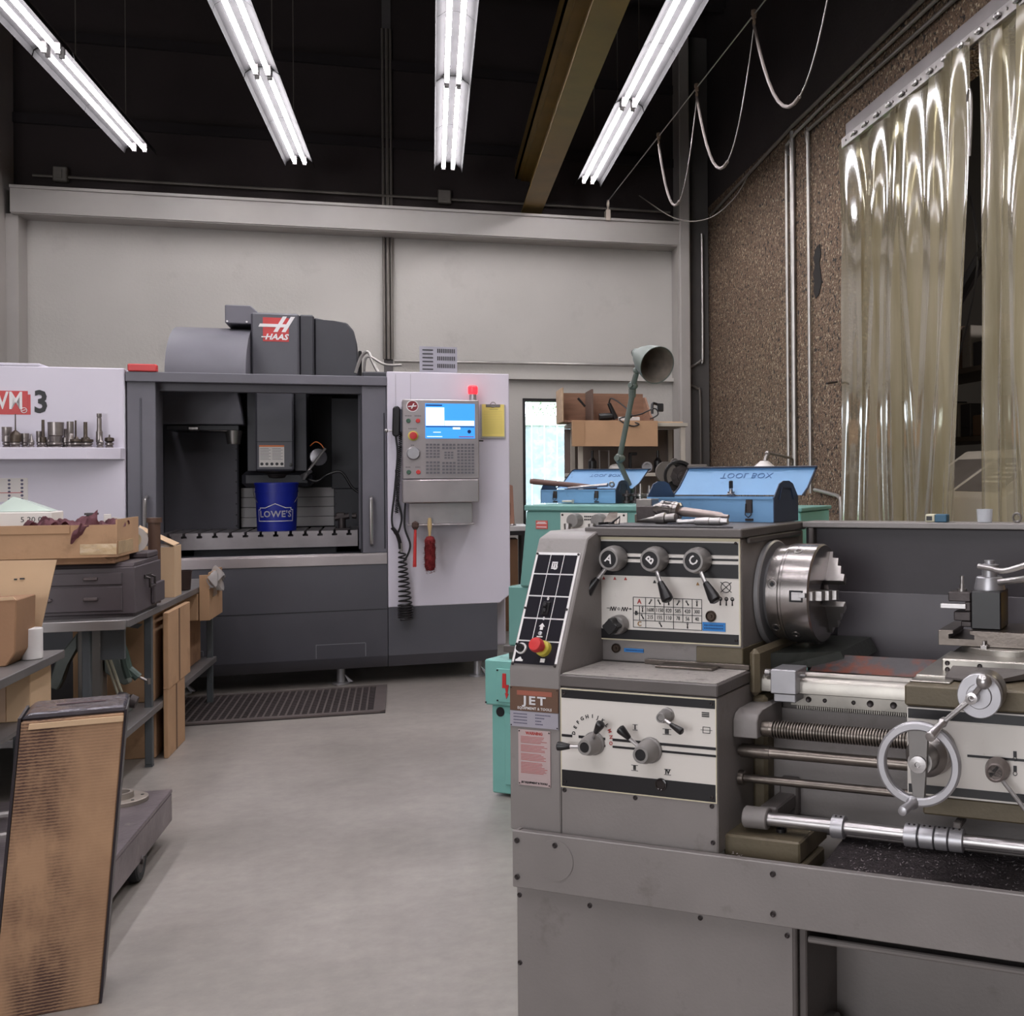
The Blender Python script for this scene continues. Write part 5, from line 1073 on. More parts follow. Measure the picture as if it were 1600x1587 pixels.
q = MB(); q.cyl((.575,.18,1.195), (.80,.08,1.235), .0075, .0085, 10); T.part(q, 'post_lever', m_steel2, tp)
# handwheel
hw = (.488, -.25, .867)
q = MB(); n_ = 56; Vn = []
for i in range(n_):
    a = 2*math.pi*i/n_; row = []
    for (dr, dy) in ((.000,-.006),(.003,-.009),(.014,-.009),(.018,-.006),(.018,.005),(.014,.008),(.003,.008),(.0,.006)):
        rr = .0675 + dr; row.append(q._v((hw[0] + rr*math.cos(a), hw[1] + dy, hw[2] + rr*math.sin(a))))
    Vn.append(row)
for i in range(n_):
    for j in range(8): q.bm.faces.new((Vn[i][j], Vn[i][(j+1) % 8], Vn[(i+1) % n_][(j+1) % 8], Vn[(i+1) % n_][j]))
wh = T.part(q, 'handwheel_rim', m_alu)
q = MB(); q.poly([(hw[0]-.022,hw[2]+.074),(hw[0]+.022,hw[2]+.074),(hw[0]+.016,hw[2]),(hw[0]+.012,hw[2]-.074),(hw[0]-.012,hw[2]-.074),(hw[0]-.018,hw[2])], 'y', hw[1]-.004, hw[1]+.008, .002); T.part(q, 'wheel_spoke', mat('dull_aluminium', (128,124,122), .45, .6), wh)
q = MB(); q.lathe((hw[0],hw[1]-.004,hw[2]), (0,-1,0), [(0,.018),(.006,.017),(.007,.006),(.004,.005),(.004,0)], 20); T.part(q, 'wheel_hub', m_steel2, wh)
q = MB(); q.lathe((hw[0],-.124,hw[2]), (0,-1,0), [(0,.050),(.02,.050),(.022,.044),(.06,.044),(.062,.042),(.07,.03),(.118,.025)], 36); T.part(q, 'graduated_dial', m_steel, wh)
q = MB(); q.lathe((hw[0]-.012,hw[1]-.006,hw[2]-.078), (-.12,-1,-.05), [(0,.014),(.006,.011),(.012,.008),(.05,.010),(.056,.009),(.060,0)], 16); T.part(q, 'wheel_handle', m_alu, wh)
cw_ = (.604, -.235, 1.004)
q = MB(); q.lathe((cw_[0], -.13, cw_[2]), (0,-1,0), [(0,.040),(.02,.040),(.021,.044),(.05,.044),(.06,.044),(.065,.042)], 36); T.part(q, 'cross_feed_dial', m_steel)
q = MB(); q.lathe((cw_[0], cw_[1]+.02, cw_[2]), (0,-1,0), [(-.02,.036),(-.02,.043),(.0,.045),(.004,.043),(.004,.026),(.008,.024),(.008,0)], 40); cd = T.part(q, 'crank_disc', m_alu)
q = MB(); q.lathe((cw_[0]-.01, cw_[1]+.012, cw_[2]), (0,-1,0), [(0,.013),(.026,.012),(.027,.006),(.022,.005),(.022,0)], 20); T.part(q, 'crank_hub', m_steel2, cd)
c0_ = Vector((cw_[0]-.01, cw_[1]-.004, cw_[2])); ball = c0_ + Vector((.026,-.012,.036)); end = c0_ + Vector((-.058,-.012,-.052))
q = MB(); q.cyl(c0_, ball, .007, .005, 10); q.sphere(ball, .0155, 18); q.cyl(c0_, end, .006, .005, 10); T.part(q, 'crank_arm', m_steel2, cd)
q = MB(); q.lathe(end, (-.25,-1,-.35), [(-.012,.008),(0,.010),(.006,.007),(.05,.0105),(.056,.010),(.06,0)], 16); T.part(q, 'crank_handle', m_steel2, cd)
q = MB(); q.lathe((.625,-.124,.84), (0,-1,0), [(0,.02),(.012,.026),(.04,.020),(.042,.016),(.04,.014)], 24); k = T.part(q, 'feed_lever_hub', mat('hub_brownish', (120,110,106), .4, .4)); q = MB(); q.lathe((.625,-.162,.84), (0,-1,0), [(0,.016),(.002,.016),(.002,0)], 20); T.part(q, 'knob_cap', m_pb, k); lever(k, (.635,-.15,.825), (.70,-.17,.755), (.725,-.175,.73), .0045, .009, .015)
q = MB()
for z in (.865, .835):
    q.box(.655,.662,-.1230,-.1216,z,z+.012); q.ring((.6585,-.1225,z-.004),(0,1,0),.004,.0007,12,4)
T.part(q, 'apron_symbols', m_blackp, ap)
# ================= things on and around the lathe =================
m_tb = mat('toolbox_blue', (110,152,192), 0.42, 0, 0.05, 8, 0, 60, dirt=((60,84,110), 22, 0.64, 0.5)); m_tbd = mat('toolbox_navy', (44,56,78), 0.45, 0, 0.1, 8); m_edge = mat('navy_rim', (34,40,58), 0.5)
def toolbox(F, Lx, D, hf, hp_, lid_h, lid_in, label, latch_x, hinge_back):
    t = Thing(F, (-Lx/2, D/2, 0), 'metal_toolbox', label, 'toolbox', 'open blue toolboxes')
    q = MB(); w = .0025
    q.box(-Lx+.003, -.003, .0, w, .0005, hf); q.box(-Lx+.003, -.003, D-w, D, .0005, hf); q.box(-Lx+.003, -.003, w, D-w, .0005, .003); q.box(-Lx+.003, -.003, -.004, .004, hf-.004, hf); t.part(q, 'tray_body', m_tb)
    for x0, x1 in ((-.003, .0), (-Lx, -Lx+.003)):
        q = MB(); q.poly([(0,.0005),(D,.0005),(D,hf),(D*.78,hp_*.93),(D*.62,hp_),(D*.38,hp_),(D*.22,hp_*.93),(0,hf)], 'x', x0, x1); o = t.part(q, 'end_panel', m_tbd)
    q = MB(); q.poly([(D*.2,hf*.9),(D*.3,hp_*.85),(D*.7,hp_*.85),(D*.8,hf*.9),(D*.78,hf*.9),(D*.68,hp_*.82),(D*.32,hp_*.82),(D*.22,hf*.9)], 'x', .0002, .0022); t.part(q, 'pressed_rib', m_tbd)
    hy = D + .004; hz = hf
    pr = [(hy, hz+.004), (hy+hinge_back*.35, hz+lid_h*.30), (hy+hinge_back, hz+lid_h*.93), (hy+hinge_back-.004, hz+lid_h)]
    e = lid_in
    def lp(s, k, d=0): y, z = pr[k]; return (( -Lx - .004 + e*k*.33) if s < 0 else (.012 + e*k*.33), y + d, z)
    q = MB(); V = [lp(s, k) for k in range(4) for s in (-1, 1)] + [lp(s, k, .0025) for k in range(4) for s in (-1, 1)]; f = []
    for k in range(3): f += [(2*k, 2*k+1, 2*k+3, 2*k+2), (8+2*k, 10+2*k, 11+2*k, 9+2*k), (2*k, 2*k+2, 10+2*k, 8+2*k), (2*k+1, 9+2*k, 11+2*k, 3+2*k)]
    f += [(0,8,9,1),(6,7,15,14)]; q.mesh(V, f); lid = t.part(q, 'open_lid', m_tb)
    q = MB(); q.tube([lp(-1,0,-.001), lp(-1,1,-.001), lp(-1,2,-.001), lp(-1,3,-.001), lp(1,3,-.001), lp(1,2,-.001), lp(1,1,-.001), lp(1,0,-.001)], .0028, 6); t.part(q, 'lid_rim', m_edge, lid)
    q = MB(); v = [lp(-1,1,-.003), lp(1,1,-.003), lp(1,2,-.003), lp(-1,2,-.003)]; 
    a0 = Vector(lp(-1,1)); a1 = Vector(lp(1,1)); b1 = Vector(lp(1,2)); u = (a1-a0).normalized(); upv = ((Vector(lp(-1,2))+b1)/2 - (a0+a1)/2); upv -= u*upv.dot(u); cen = (a0+a1+b1+Vector(lp(-1,2)))/4; up_ = upv.normalized(); nn = u.cross(up_)
    Mx = Matrix((u, up_, nn)).transposed()
    t.text('TOOL BOX', Lx*.066, cen + nn*.0012 + up_*.01, mat('embossed_ink', (52,92,140), .5), parent=lid, mat3=Mx, sx=1.25, flipz=True, bold=-.0002)
    for x in latch_x:
        q = MB(); q.box(x-.010, x+.010, -.004, 0, hf*.38, hf*.92, .001); q.tube([(x-.008,-.006,hf*.75),(x-.009,-.008,hf*.3),(x,-.008,hf*.2),(x+.009,-.008,hf*.3),(x+.008,-.006,hf*.75)], .0016, 6); q.box(x-.012, x+.012, -.003, 0, .004, .010); t.part(q, 'latch', m_darksteel)
    return t
F2 = LAT.sub(-.034, .31, 1.3225, -7)
toolbox(F2, .405, .14, .066, .110, .082, .018, 'larger nearer blue toolbox with open lid standing on the lathe headstock', (-.075,), .06)
F1 = LAT.sub(-1.49, 2.09, 1.3225, 0)
toolbox(F1, .40, .14, .062, .105, .095, .05, 'smaller farther blue toolbox with open lid standing on the teal machine', (-.32, -.10), .09)
q = MB(); q.lathe((0,0,0), (0,0,1), [(0,.011),(.004,.013),(.008,.011),(.009,.006),(.016,.006),(.018,.0075),(.036,.0075),(.036,0)], 12)
t = Thing(F2, (-.21, .13, .068), 'threaded_stud', 'small bolt with a nut standing upright on the rim of the nearer blue toolbox', 'bolt')
q = MB(); q.lathe((-.21,.135,.068), (0,0,1), [(0,.012),(.004,.013),(.006,.010),(.012,.010),(.012,.005),(.02,.005)], 12); t.part(q, 'nut', m_steel)
q = MB(); q.lathe((-.21,.135,.0885), (0,0,1), [(0,.006),(.02,.006),(.022,.004),(.022,0)], 10); t.part(q, 'cap', m_black)
# handle and wrench in the farther toolbox
q = MB(); q.lathe((-.47,.02,.103), (1,.12,-.09), [(0,0),(.003,.012),(.02,.014),(.30,.011),(.34,.008)], 12); t = Thing(F1, (-.3,.04,.07), 'hammer', 'brown wooden hammer handle lying across the farther blue toolbox', 'hammer'); t.part(q, 'shaft', mat('dark_wood', (98,70,62), .55, 0, .15))
q = MB(); q.cyl((-.24,.035,.072), (-.07,.05,.084), .006, .009, 8); q.ring((-.05,.052,.086), (0,1,.2), .011, .005, 14, 6); q.cyl((-.27,.03,.07),(-.24,.035,.072),.004,.007,8); t = Thing(F1, (-.16,.04,.07), 'ring_wrench', 'shiny wrench lying across the farther blue toolbox', 'wrench'); t.part(q, 'wrench_body', m_steel2)
q = MB(); q.lathe((-.27,-.02,.009), (1,-.05,0), [(0,.004),(.03,.006),(.05,.005),(.058,.010),(.06,0)], 10); solo(F1, (-.25,-.02,0), q, 'punch', mat('bone_plastic', (206,200,190), .5), 'pale punch lying in front of the farther blue toolbox', 'tool')
q = MB()
for (x, y, r, h) in ((.03,.05,.018,.06),(.065,.07,.02,.075),(.10,.05,.018,.09),(.13,.08,.022,.08)):
    q = MB(); q.lathe((x,y,.0), (0,0,1), [(0,r*1.1),(.012,r*1.1),(.014,r*.7),(.03,r*.7),(.032,r*1.25),(.042,r*1.25),(.044,r*.5),(h,r*.3),(h,0)], 14)
    solo(F1, (x,y,0), q, 'tool_holder', m_darksteel if x < .07 else m_steel, {'0.03':'dark short arbor right beside', '0.065':'second arbor from', '0.1':'bright arbor third from', '0.13':'rightmost arbor away from'}[str(x)] + ' the farther blue toolbox', 'arbor', 'arbors beside the farther toolbox')
# cluttered headstock lid
def LT(base, name, label, cat, group=None): return Thing(LAT, base, name, label, cat, group)
q = MB(); q.poly([(-.40,.0),(-.02,.0),(-.09,.10),(-.13,.10),(-.15,.19),(-.40,.17)], 'z', 1.3225, 1.3255); solo(LAT, (-.25,.08,1.3225), q, 'steel_sheet', mat('black_sheet', (52,48,52), .45, .3, .2), 'dark steel sheet lying flat on the headstock under the chucks', 'sheet')
t = LT((-.28,.2,1.326), 'drill_chuck', 'large keyed drill chuck with tapered shank lying on the headstock', 'drill chuck')
a = Vector((-.335,.205,1.362)); d = (Vector((-.12,.19,1.343)) - a).normalized()
q = MB(); q.lathe(a, d, [(0,.006),(.004,.012),(.022,.020),(.024,.023),(.034,.0235),(.036,.022),(.058,.0222),(.060,.0245),(.066,.0245),(.067,.023),(.078,.023),(.083,.015)], 28); body = t.part(q, 'chuck_body', m_chuck)
q = MB()
dd = d; uu = Vector((0,0,1)); uu = (uu - dd*uu.dot(dd)).normalized(); ww = dd.cross(uu)
for k_ in range(12):
    an = 2*math.pi*k_/12; c_ = a + (uu*math.cos(an)+ww*math.sin(an))*.0222; q.cyl(c_ + dd*.037, c_ + dd*.057, .0016, n=5)
t.part(q, 'flutes', m_darksteel, body, kind='stuff')
q = MB(); q.lathe(a + d*.083, d, [(0,.010),(.01,.0125),(.10,.010),(.118,.009),(.125,.005),(.14,.005),(.14,0)], 18); t.part(q, 'taper_shank', mat('shank_steel', (170,156,152), .35, .7, .15, 30))
t = LT((-.30,.13,1.326), 'drill_chuck', 'small live centre with pointed nose lying in front of the large drill chuck', 'live centre')
q = MB(); q.lathe((-.345,.125,1.333), (1,.06,.07), [(0,0),(.045,.0075),(.052,.008),(.054,.011),(.075,.0155),(.082,.0155),(.084,.011),(.11,.012),(.113,.009)], 18); t.part(q, 'centre_body', m_steel)
t = LT((-.14,.09,1.326), 'taper_sleeve', 'long ground taper sleeve lying near the front edge of the headstock', 'sleeve')
q = MB(); q.lathe((-.205,.075,1.3335), (1,.02,.01), [(0,.004),(.003,.0065),(.010,.0065),(.014,.005),(.05,.0065),(.052,.0095),(.09,.011),(.091,.0095),(.118,.010),(.120,.0085),(.138,.0075),(.138,0)], 18); t.part(q, 'sleeve_body', m_steel2)
t = LT((-.40,.27,1.3226), 'tool_block', 'stacked steel tool-holder blocks at the back left of the headstock', 'block')
q = MB(); q.box(-.412,-.35,.24,.30,1.3226,1.345,.002); t.part(q, 'base_block', m_oily); q = MB(); q.box(-.41,-.362,.245,.29,1.3452,1.386,.002); t.part(q, 'upper_block', m_steel); q = MB(); q.box(-.385,-.31,.20,.24,1.327,1.368,.002); t.part(q, 'dark_block', m_darksteel)
t = LT((-.40,.10,1.3226), 'thread_gauge', 'toothed dark thread chaser plate leaning at the left end of the headstock', 'gauge')
q = MB(); q.mesh([(-.412,.06,1.323),(-.385,.09,1.323),(-.40,.12,1.352),(-.412,.10,1.352),(-.412,.065,1.326),(-.385,.095,1.326),(-.40,.125,1.355),(-.412,.105,1.355)], [(0,1,2,3),(4,7,6,5),(0,4,5,1),(1,5,6,2),(2,6,7,3),(3,7,4,0)]); t.part(q, 'plate', m_oily)
q = MB()
for k_ in range(9): q.box(-.414+.0027*k_,-.411+.0027*k_,.050+.004*k_,.058+.004*k_,1.3226,1.331)
t.part(q, 'teeth', m_black, kind='stuff')
q = MB(); q.tube([(-.385,.05,1.3245),(-.36,.06,1.3245),(-.365,.075,1.345),(-.385,.05,1.3245)], .0028, 6); solo(LAT, (-.375,.06,1.3226), q, 'wire_triangle', m_black, 'small black bent triangular frame at the left front corner of the headstock', 'frame')
# things on the splash guard top
t = LT((.37,.45,1.3225), 'tape_roll', 'roll of cream and blue tape lying on the splash guard ledge', 'tape roll')
q = MB(); q.box(.342,.366,.43,.465,1.3225,1.343,.002); t.part(q, 'cream_wrap', mat('cream_paper', (206,200,176), .6)); q = MB(); q.box(.3665,.398,.43,.465,1.3225,1.343,.002); t.part(q, 'blue_wrap', mat('label_teal_blue', (40,84,110), .5))
q = MB(); q.box(.345,.360,.4285,.4299,1.327,1.338); t.part(q, 'print', m_blackp)
t = LT((.49,.45,1.3225), 'clear_jar', 'small clear plastic cup standing on the splash guard ledge', 'cup')
m_clear = mat('clear_plastic', (206,208,214), .15, 0, .02); m_clear.node_tree.nodes['Principled BSDF'].inputs['Alpha'].default_value = .5
q = MB(); q.lathe((.493,.45,1.3225), (0,0,1), [(0,.018),(.001,.019),(.034,.021),(.034,.019),(.002,.017),(.002,0)], 20); t.part(q, 'cup_wall', m_clear)
q = MB(); q.ring((.575,.45,1.335), (.3,1,0), .011, .003, 18, 6); solo(LAT, (.575,.45,1.3225), q, 'steel_ring', m_steel, 'steel ring standing on the splash guard ledge at the right edge', 'ring')
q = MB(); q.lathe((.645,.30,1.09), (0,0,1), [(0,.03),(.1,.03),(.1,.026),(.10,0)], 20); t = LT((.645,.30,1.0865), 'rusty_can', 'rust-stained yellow can standing on the compound slide at the right edge', 'can')
t.part(q, 'can_body', mat('rusty_yellow', (190,150,70), .5, .1, .2, 20, .05, 60, dirt=((110,60,24), 25, .5, .9))); q = MB(); q.lathe((.645,.30,1.1905), (0,0,1), [(0,.031),(.004,.031),(.006,.02),(.006,0)], 20); t.part(q, 'can_lid', m_darksteel)

# ================= TEAL LATHE BEHIND =================
m_teal = mat('teal_paint', (122,180,172), 0.42, 0, 0.05, 6, 0.02, 60, dirt=((58,96,90), 26, 0.68, 0.8)); m_teal2 = mat('teal_paint_upper', (104,150,143), 0.42, 0, 0.05, 5)
T = Thing(LAT, (-1.5, 2.1, 0), 'teal_lathe', 'older teal green lathe with cream lever panel standing behind the grey lathe', 'lathe')
def P(name, m, *boxes, b=0.006, parent=None, label=None):
    q = MB()
    for x in boxes: q.box(*x, b=b)
    return T.part(q, name, m, parent, label)
P('pedestal', m_teal, (-2.01,-1.45,1.86,2.45,0.015,.415)); P('pedestal_flange', m_teal, (-1.935,-1.8,1.852,1.859,.06,.38), b=.002); P('far_pedestal', m_teal, (-.3,.1,1.86,2.45,.0,.50))
eb = P('electric_box', m_teal, (-2.033,-1.84,1.84,2.15,.417,.622)); P('box_cover', m_teal, (-1.965,-1.85,1.833,1.8395,.435,.585), b=.002, parent=eb)
q = MB(); q.poly([(-1.930,.565),(-1.912,.565),(-1.912,.515),(-1.897,.515),(-1.905,.475),(-1.898,.475),(-1.910,.452),(-1.917,.478),(-1.911,.477),(-1.915,.500),(-1.932,.500)], 'y', 1.829, 1.832); T.part(q, 'lightning_mark', m_red, eb)
q = MB()
for (x, z) in ((-1.958,.578),(-1.958,.442),(-2.02,.43)): q.cyl((x,1.833,z),(x,1.829,z),.004,n=8)
q.box(-1.868,-1.85,1.82,1.833,.56,.575); q.box(-1.868,-1.85,1.82,1.833,.535,.55)
T.part(q, 'box_screws', m_black, eb, kind='stuff')
q = MB(); q.lathe((-1.962,1.859,.385),(0,-1,0),[(0,.022),(.002,.022),(.002,0)],16); T.part(q, 'dark_hole', m_pit)
P('grey_bed_end', m_lg2, (-1.945,-1.6,1.86,2.4,.655,.685), (-1.93,-1.6,1.88,2.4,.6225,.654), b=.002)
P('lower_casing', m_teal2, (-1.918,-1.2,1.86,2.45,.686,.955))
q = MB(); q.poly([(-1.850,.956),(-1.812,1.295),(-1.25,1.295),(-1.25,.956)], 'y', 1.85, 2.42, .006); up_c = T.part(q, 'upper_casing', m_teal2)
P('top_cover', m_teal2, (-1.818,-1.20,1.84,2.44,1.2955,1.3205), b=.004)
lp_ = P('lever_panel', m_lp, (-1.632,-1.30,1.843,1.8495,1.10,1.288), b=.001)
q = MB()
for (x, z) in ((-1.62,1.278),(-1.315,1.278),(-1.62,1.11)): q.cyl((x,1.843,z),(x,1.840,z),.005,n=8)
T.part(q, 'panel_screws', m_screw, lp_, kind='stuff')
q = MB()
for r_ in range(2):
    for k_ in range(9): q.box(-1.51 + k_*.009, -1.504 + k_*.009, 1.8415, 1.8428, 1.268 - r_*.013, 1.275 - r_*.013)
T.part(q, 'panel_print', m_blackp, lp_, kind='stuff')
q = MB()
for (x,z) in ((-1.60,1.15),(-1.57,1.14)): q.poly([(x,z),(x+.018,z+.03),(x+.03,z)],'y',1.841,1.8428)
T.part(q, 'yellow_marks', m_yellow, lp_)
for x in (-1.545, -1.425):
    q = MB(); q.lathe((x,1.842,1.255),(0,-1,0),[(0,.030),(.02,.032),(.045,.028),(.047,0)],20); k = T.part(q, 'lever_hub', m_knob); q = MB(); q.cyl((x-.018,1.79,1.24),(x-.012,1.775,1.19),.017,.010,8); q.cyl((x-.010,1.775,1.19),(x-.018,1.765,1.12),.004,.003,6); T.part(q, 'lever_arm', m_steel, k)
rp_ = P('red_notice', mat('red_notice', (186,90,84), .5), (-1.760,-1.700,1.846,1.8495,1.215,1.252), b=0)
q = MB()
for k_ in range(2): q.box(-1.755,-1.705,1.8445,1.8458,1.222+.016*k_,1.225+.016*k_)
q.box(-1.75,-1.71,1.8445,1.8458,1.243,1.246); T.part(q, 'notice_print', m_white, rp_)
P('bed', m_teal, (-1.19,.1,2.0,2.35,.55,.85), b=.01); P('chip_pan', m_teal, (-1.44,.15,1.80,2.5,.505,.545), b=.003)
# jointed work lamp
T = Thing(LAT, (-1.50, 2.28, 1.321), 'work_lamp', 'jointed grey-green work lamp with a bell shade rising from the teal lathe', 'lamp')
m_lamp = mat('lamp_green_paint', (100,108,102), .5, .1, .1, 15); m_lampi = mat('lamp_inner_tarnished', (132,122,112), .5, .4, .2, 30)
q = MB(); q.lathe((-1.50,2.28,1.3212),(0,0,1),[(0,.04),(.01,.04),(.012,.02),(.05,.016)],16); q.cyl((-1.50,2.28,1.36),(-1.535,2.2,1.515),.012,n=10); T.part(q, 'base', m_lamp)
q = MB(); q.sphere((-1.530,2.2,1.53),.024,12); q.cyl((-1.530,2.17,1.53),(-1.530,2.23,1.53),.014,n=10); T.part(q, 'lower_joint', m_lamp)
q = MB(); q.cyl((-1.528,2.2,1.54),(-1.430,2.14,1.815),.0125,n=12); T.part(q, 'arm', m_lamp)
q = MB(); q.cyl((-1.430,2.14,1.81),(-1.423,2.13,1.845),.017,n=10); q.sphere((-1.420,2.13,1.86),.022,12); q.cyl((-1.42,2.10,1.86),(-1.42,2.16,1.86),.011,n=8); q.cyl((-1.420,2.13,1.86),(-1.385,2.10,1.915),.013,n=8); q.sphere((-1.385,2.10,1.925),.017,10); q.cyl((-1.385,2.10,1.93),(-1.365,2.09,1.955),.011,n=8); T.part(q, 'upper_joint', m_lamp)
sd0 = Vector((-1.372,2.10,1.995)); sdd = Vector((.80,-.48,-.36)).normalized()
q = MB(); q.lathe(sd0, sdd, [(-.03,0),(-.03,.022),(-.005,.026),(0,.030),(.03,.048),(.08,.068),(.13,.080),(.165,.086),(.165,.083),(.13,.077),(.08,.065),(.03,.045),(.01,.02),(.01,0)], 36); shd = T.part(q, 'shade', m_lamp)
q = MB(); q.lathe(sd0, sdd, [(.012,0),(.014,.02),(.032,.043),(.08,.063),(.13,.0755),(.163,.0815)], 36, cap=False); T.part(q, 'shade_lining', m_lampi, shd)
q = MB(); q.lathe(sd0, sdd, [(-.045,.010),(-.045,.016),(-.03,.016)],12); q.cyl(sd0 - sdd*.01 + Vector((0,0,-.02)), sd0 + Vector((-.005,0,-.05)), .009, n=8); T.part(q, 'socket_cap', m_darksteel, shd)

# ================= RACK, GRINDER AND LAMPS AT THE BACK =================
m_wood = mat('old_plywood', (132,98,78), .8, 0, .15, 5, .1, 30, stretch=(1,1,6)); m_woodp = mat('pale_wood_board', (176,150,124), .75, 0, .1, 5, stretch=(1,1,5)); m_rack = mat('rack_metal', (176,168,156), .55, 0, .08)
T = Thing(ROOM, (1.6, 9.75, 0), 'storage_rack', 'pale metal rack with cluttered shelves standing right of the glass door', 'rack')
for nm, bx in (('top_shelf',(1.12,2.10,9.50,10.1,1.862,1.893)), ('middle_shelf',(1.12,2.10,9.50,10.1,1.44,1.47)), ('lower_shelf',(1.12,2.10,9.50,10.1,.9,.93))):
    q = MB(); q.box(*bx, b=.003); T.part(q, nm, m_rack)
for (x, y) in ((1.17,9.52),(2.04,9.52),(1.17,10.06),(2.04,10.06)):
    q = MB(); q.box(x, x+.04, y, y+.03, 0, 1.86, .002); T.part(q, 'post', m_rack)
q = MB(); q.box(1.12, 2.10, 10.101, 10.105, .93, 1.86); T.part(q, 'back_sheet', mat('rack_back', (116,104,96), .7))
rnd = random.Random(11)
its = [('spray_bottle',1.30),('oil_can',1.40),('mug',1.50),('clamp',1.62),('cup',1.76),('jar',1.86)]
lab = {'spray_bottle':'small dark bottle','oil_can':'hooked clamp stand','mug':'pale bag-like bundle','clamp':'black upright clamp','cup':'round light tin','jar':'dark jar'}
for i, (nm, x) in enumerate(its):
    t = Thing(ROOM, (x, 9.62, 1.471), ['bottle','clamp','bundle','clamp','tin','jar'][i], lab[nm] + ' on the middle shelf of the rack, ' + ['first','second','third','fourth','fifth','last'][i] + ' from the door side', ['bottle','clamp','bundle','clamp','tin','jar'][i])
    q = MB()
    if nm in ('spray_bottle','jar'): q.lathe((x,9.62,1.471),(0,0,1),[(0,.035),(.10,.035),(.13,.012),(.19,.012),(.19,0)],14); m = m_black
    elif nm == 'oil_can': q.box(x-.05,x+.05,9.6,9.64,1.471,1.49,.003); q.tube([(x-.04,9.62,1.49),(x-.04,9.62,1.66),(x+.04,9.62,1.66),(x+.04,9.62,1.5)],.008,6); m = m_steel
    elif nm == 'mug': q.sphere((x,9.62,1.51),.05,12,(1.3,1,.75)); m = m_paper
    elif nm == 'clamp': q.box(x-.012,x+.012,9.60,9.64,1.471,1.64,.004); q.box(x-.012,x+.06,9.61,9.63,1.62,1.645,.004); m = m_black
    else: q.lathe((x,9.62,1.52),(0,-1,0),[(0,.045),(.04,.045),(.04,.03),(.02,.03),(.02,0)],20); m = m_alu
    t.part(q, 'body', m)
t = Thing(ROOM, (1.465, 9.65, 1.905), 'open_carton', 'open cardboard carton hanging over the front of the rack top', 'carton')
q = MB(); q.box(1.112,1.822,9.42,9.425,1.692,1.906); q.box(1.112,1.822,9.485,9.49,1.70,1.90); q.box(1.112,1.117,9.425,9.485,1.695,1.906); q.box(1.817,1.822,9.425,9.485,1.695,1.906); q.box(1.115,1.82,9.425,9.485,1.692,1.697); t.part(q, 'carton_wall', m_card)
q = MB(); q.box(1.112,1.21,9.414,9.419,1.692,1.9); t.part(q, 'tape_strip', m_kraft)
t = Thing(ROOM, (1.41, 9.75, 1.894), 'wooden_crate', 'open plywood crate of tools standing on top of the rack', 'crate')
q = MB(); q.box(1.05,1.79,9.93,9.95,1.8935,2.165); t.part(q, 'back_board', m_wood); q = MB(); q.box(1.035,1.05,9.50,9.95,1.8935,2.18,.003); t.part(q, 'side_board', m_woodp); q = MB(); q.poly([(9.50,1.8935),(9.93,1.8935),(9.93,2.13),(9.86,2.13),(9.60,1.96),(9.50,1.93)], 'x', 1.79, 1.805); t.part(q, 'side_board', m_wood); q = MB(); q.box(1.051,1.789,9.51,9.929,1.8935,1.91); t.part(q, 'floor_board', m_wood)
q = MB(); q.box(1.28,1.295,9.5,9.9,1.911,2.17,.002); t.part(q, 'divider', mat('divider_dark', (96,76,66), .7))
t = Thing(ROOM, (1.50, 9.62, 1.911), 'soldering_iron', 'black electric hand tool with looping black cord in the plywood crate', 'power tool')
q = MB(); q.cyl((1.44,9.60,2.06),(1.50,9.62,1.93),.016,.024,10); q.cyl((1.36,9.62,1.94),(1.47,9.62,1.95),.035,.03,10); t.part(q, 'body', m_black)
q = MB(); q.tube(smooth_pts([(1.44,9.60,2.06),(1.46,9.58,2.10),(1.55,9.55,2.04),(1.62,9.5,1.95),(1.56,9.46,1.91),(1.66,9.41,1.88),(1.60,9.41,1.86),(1.50,9.42,1.92),(1.68,9.45,1.96),(1.80,9.45,2.01),(1.83,9.45,1.96),(1.76,9.44,1.92)],5), .006, 6); t.part(q, 'cord', m_black)
q = MB(); q.cyl((1.18,9.6,2.10),(1.24,9.6,2.03),.010,n=8); solo(ROOM,(1.2,9.6,2.06),q,'black_rod',m_black,'short black rod standing slanted in the left cell of the plywood crate','rod')
q = MB(); q.box(1.52,1.70,9.58,9.62,1.912,1.945,.004); solo(ROOM,(1.6,9.6,1.912),q,'white_tube',m_paper,'white tube lying at the front of the plywood crate','tube')
t = Thing(ROOM, (1.88, 9.6, 1.98), 'plug_adapter', 'black plug on its cord sticking out at the right of the plywood crate', 'plug'); q = MB(); q.box(1.85,1.90,9.55,9.60,1.99,2.06,.006); q.tube(smooth_pts([(1.86,9.58,2.05),(1.81,9.56,2.06),(1.80,9.55,2.03),(1.80,9.55,1.97)],4),.012,6); t.part(q,'plug_body',m_black)
# cardboard scraps on rack top
t = Thing(ROOM, (1.93, 9.7, 1.894), 'cardboard_scrap', 'flat cardboard scrap lying on the right end of the rack top', 'scrap'); q = MB(); q.box(1.84,2.06,9.52,9.8,1.8935,1.905,.002); t.part(q,'sheet',m_card2)
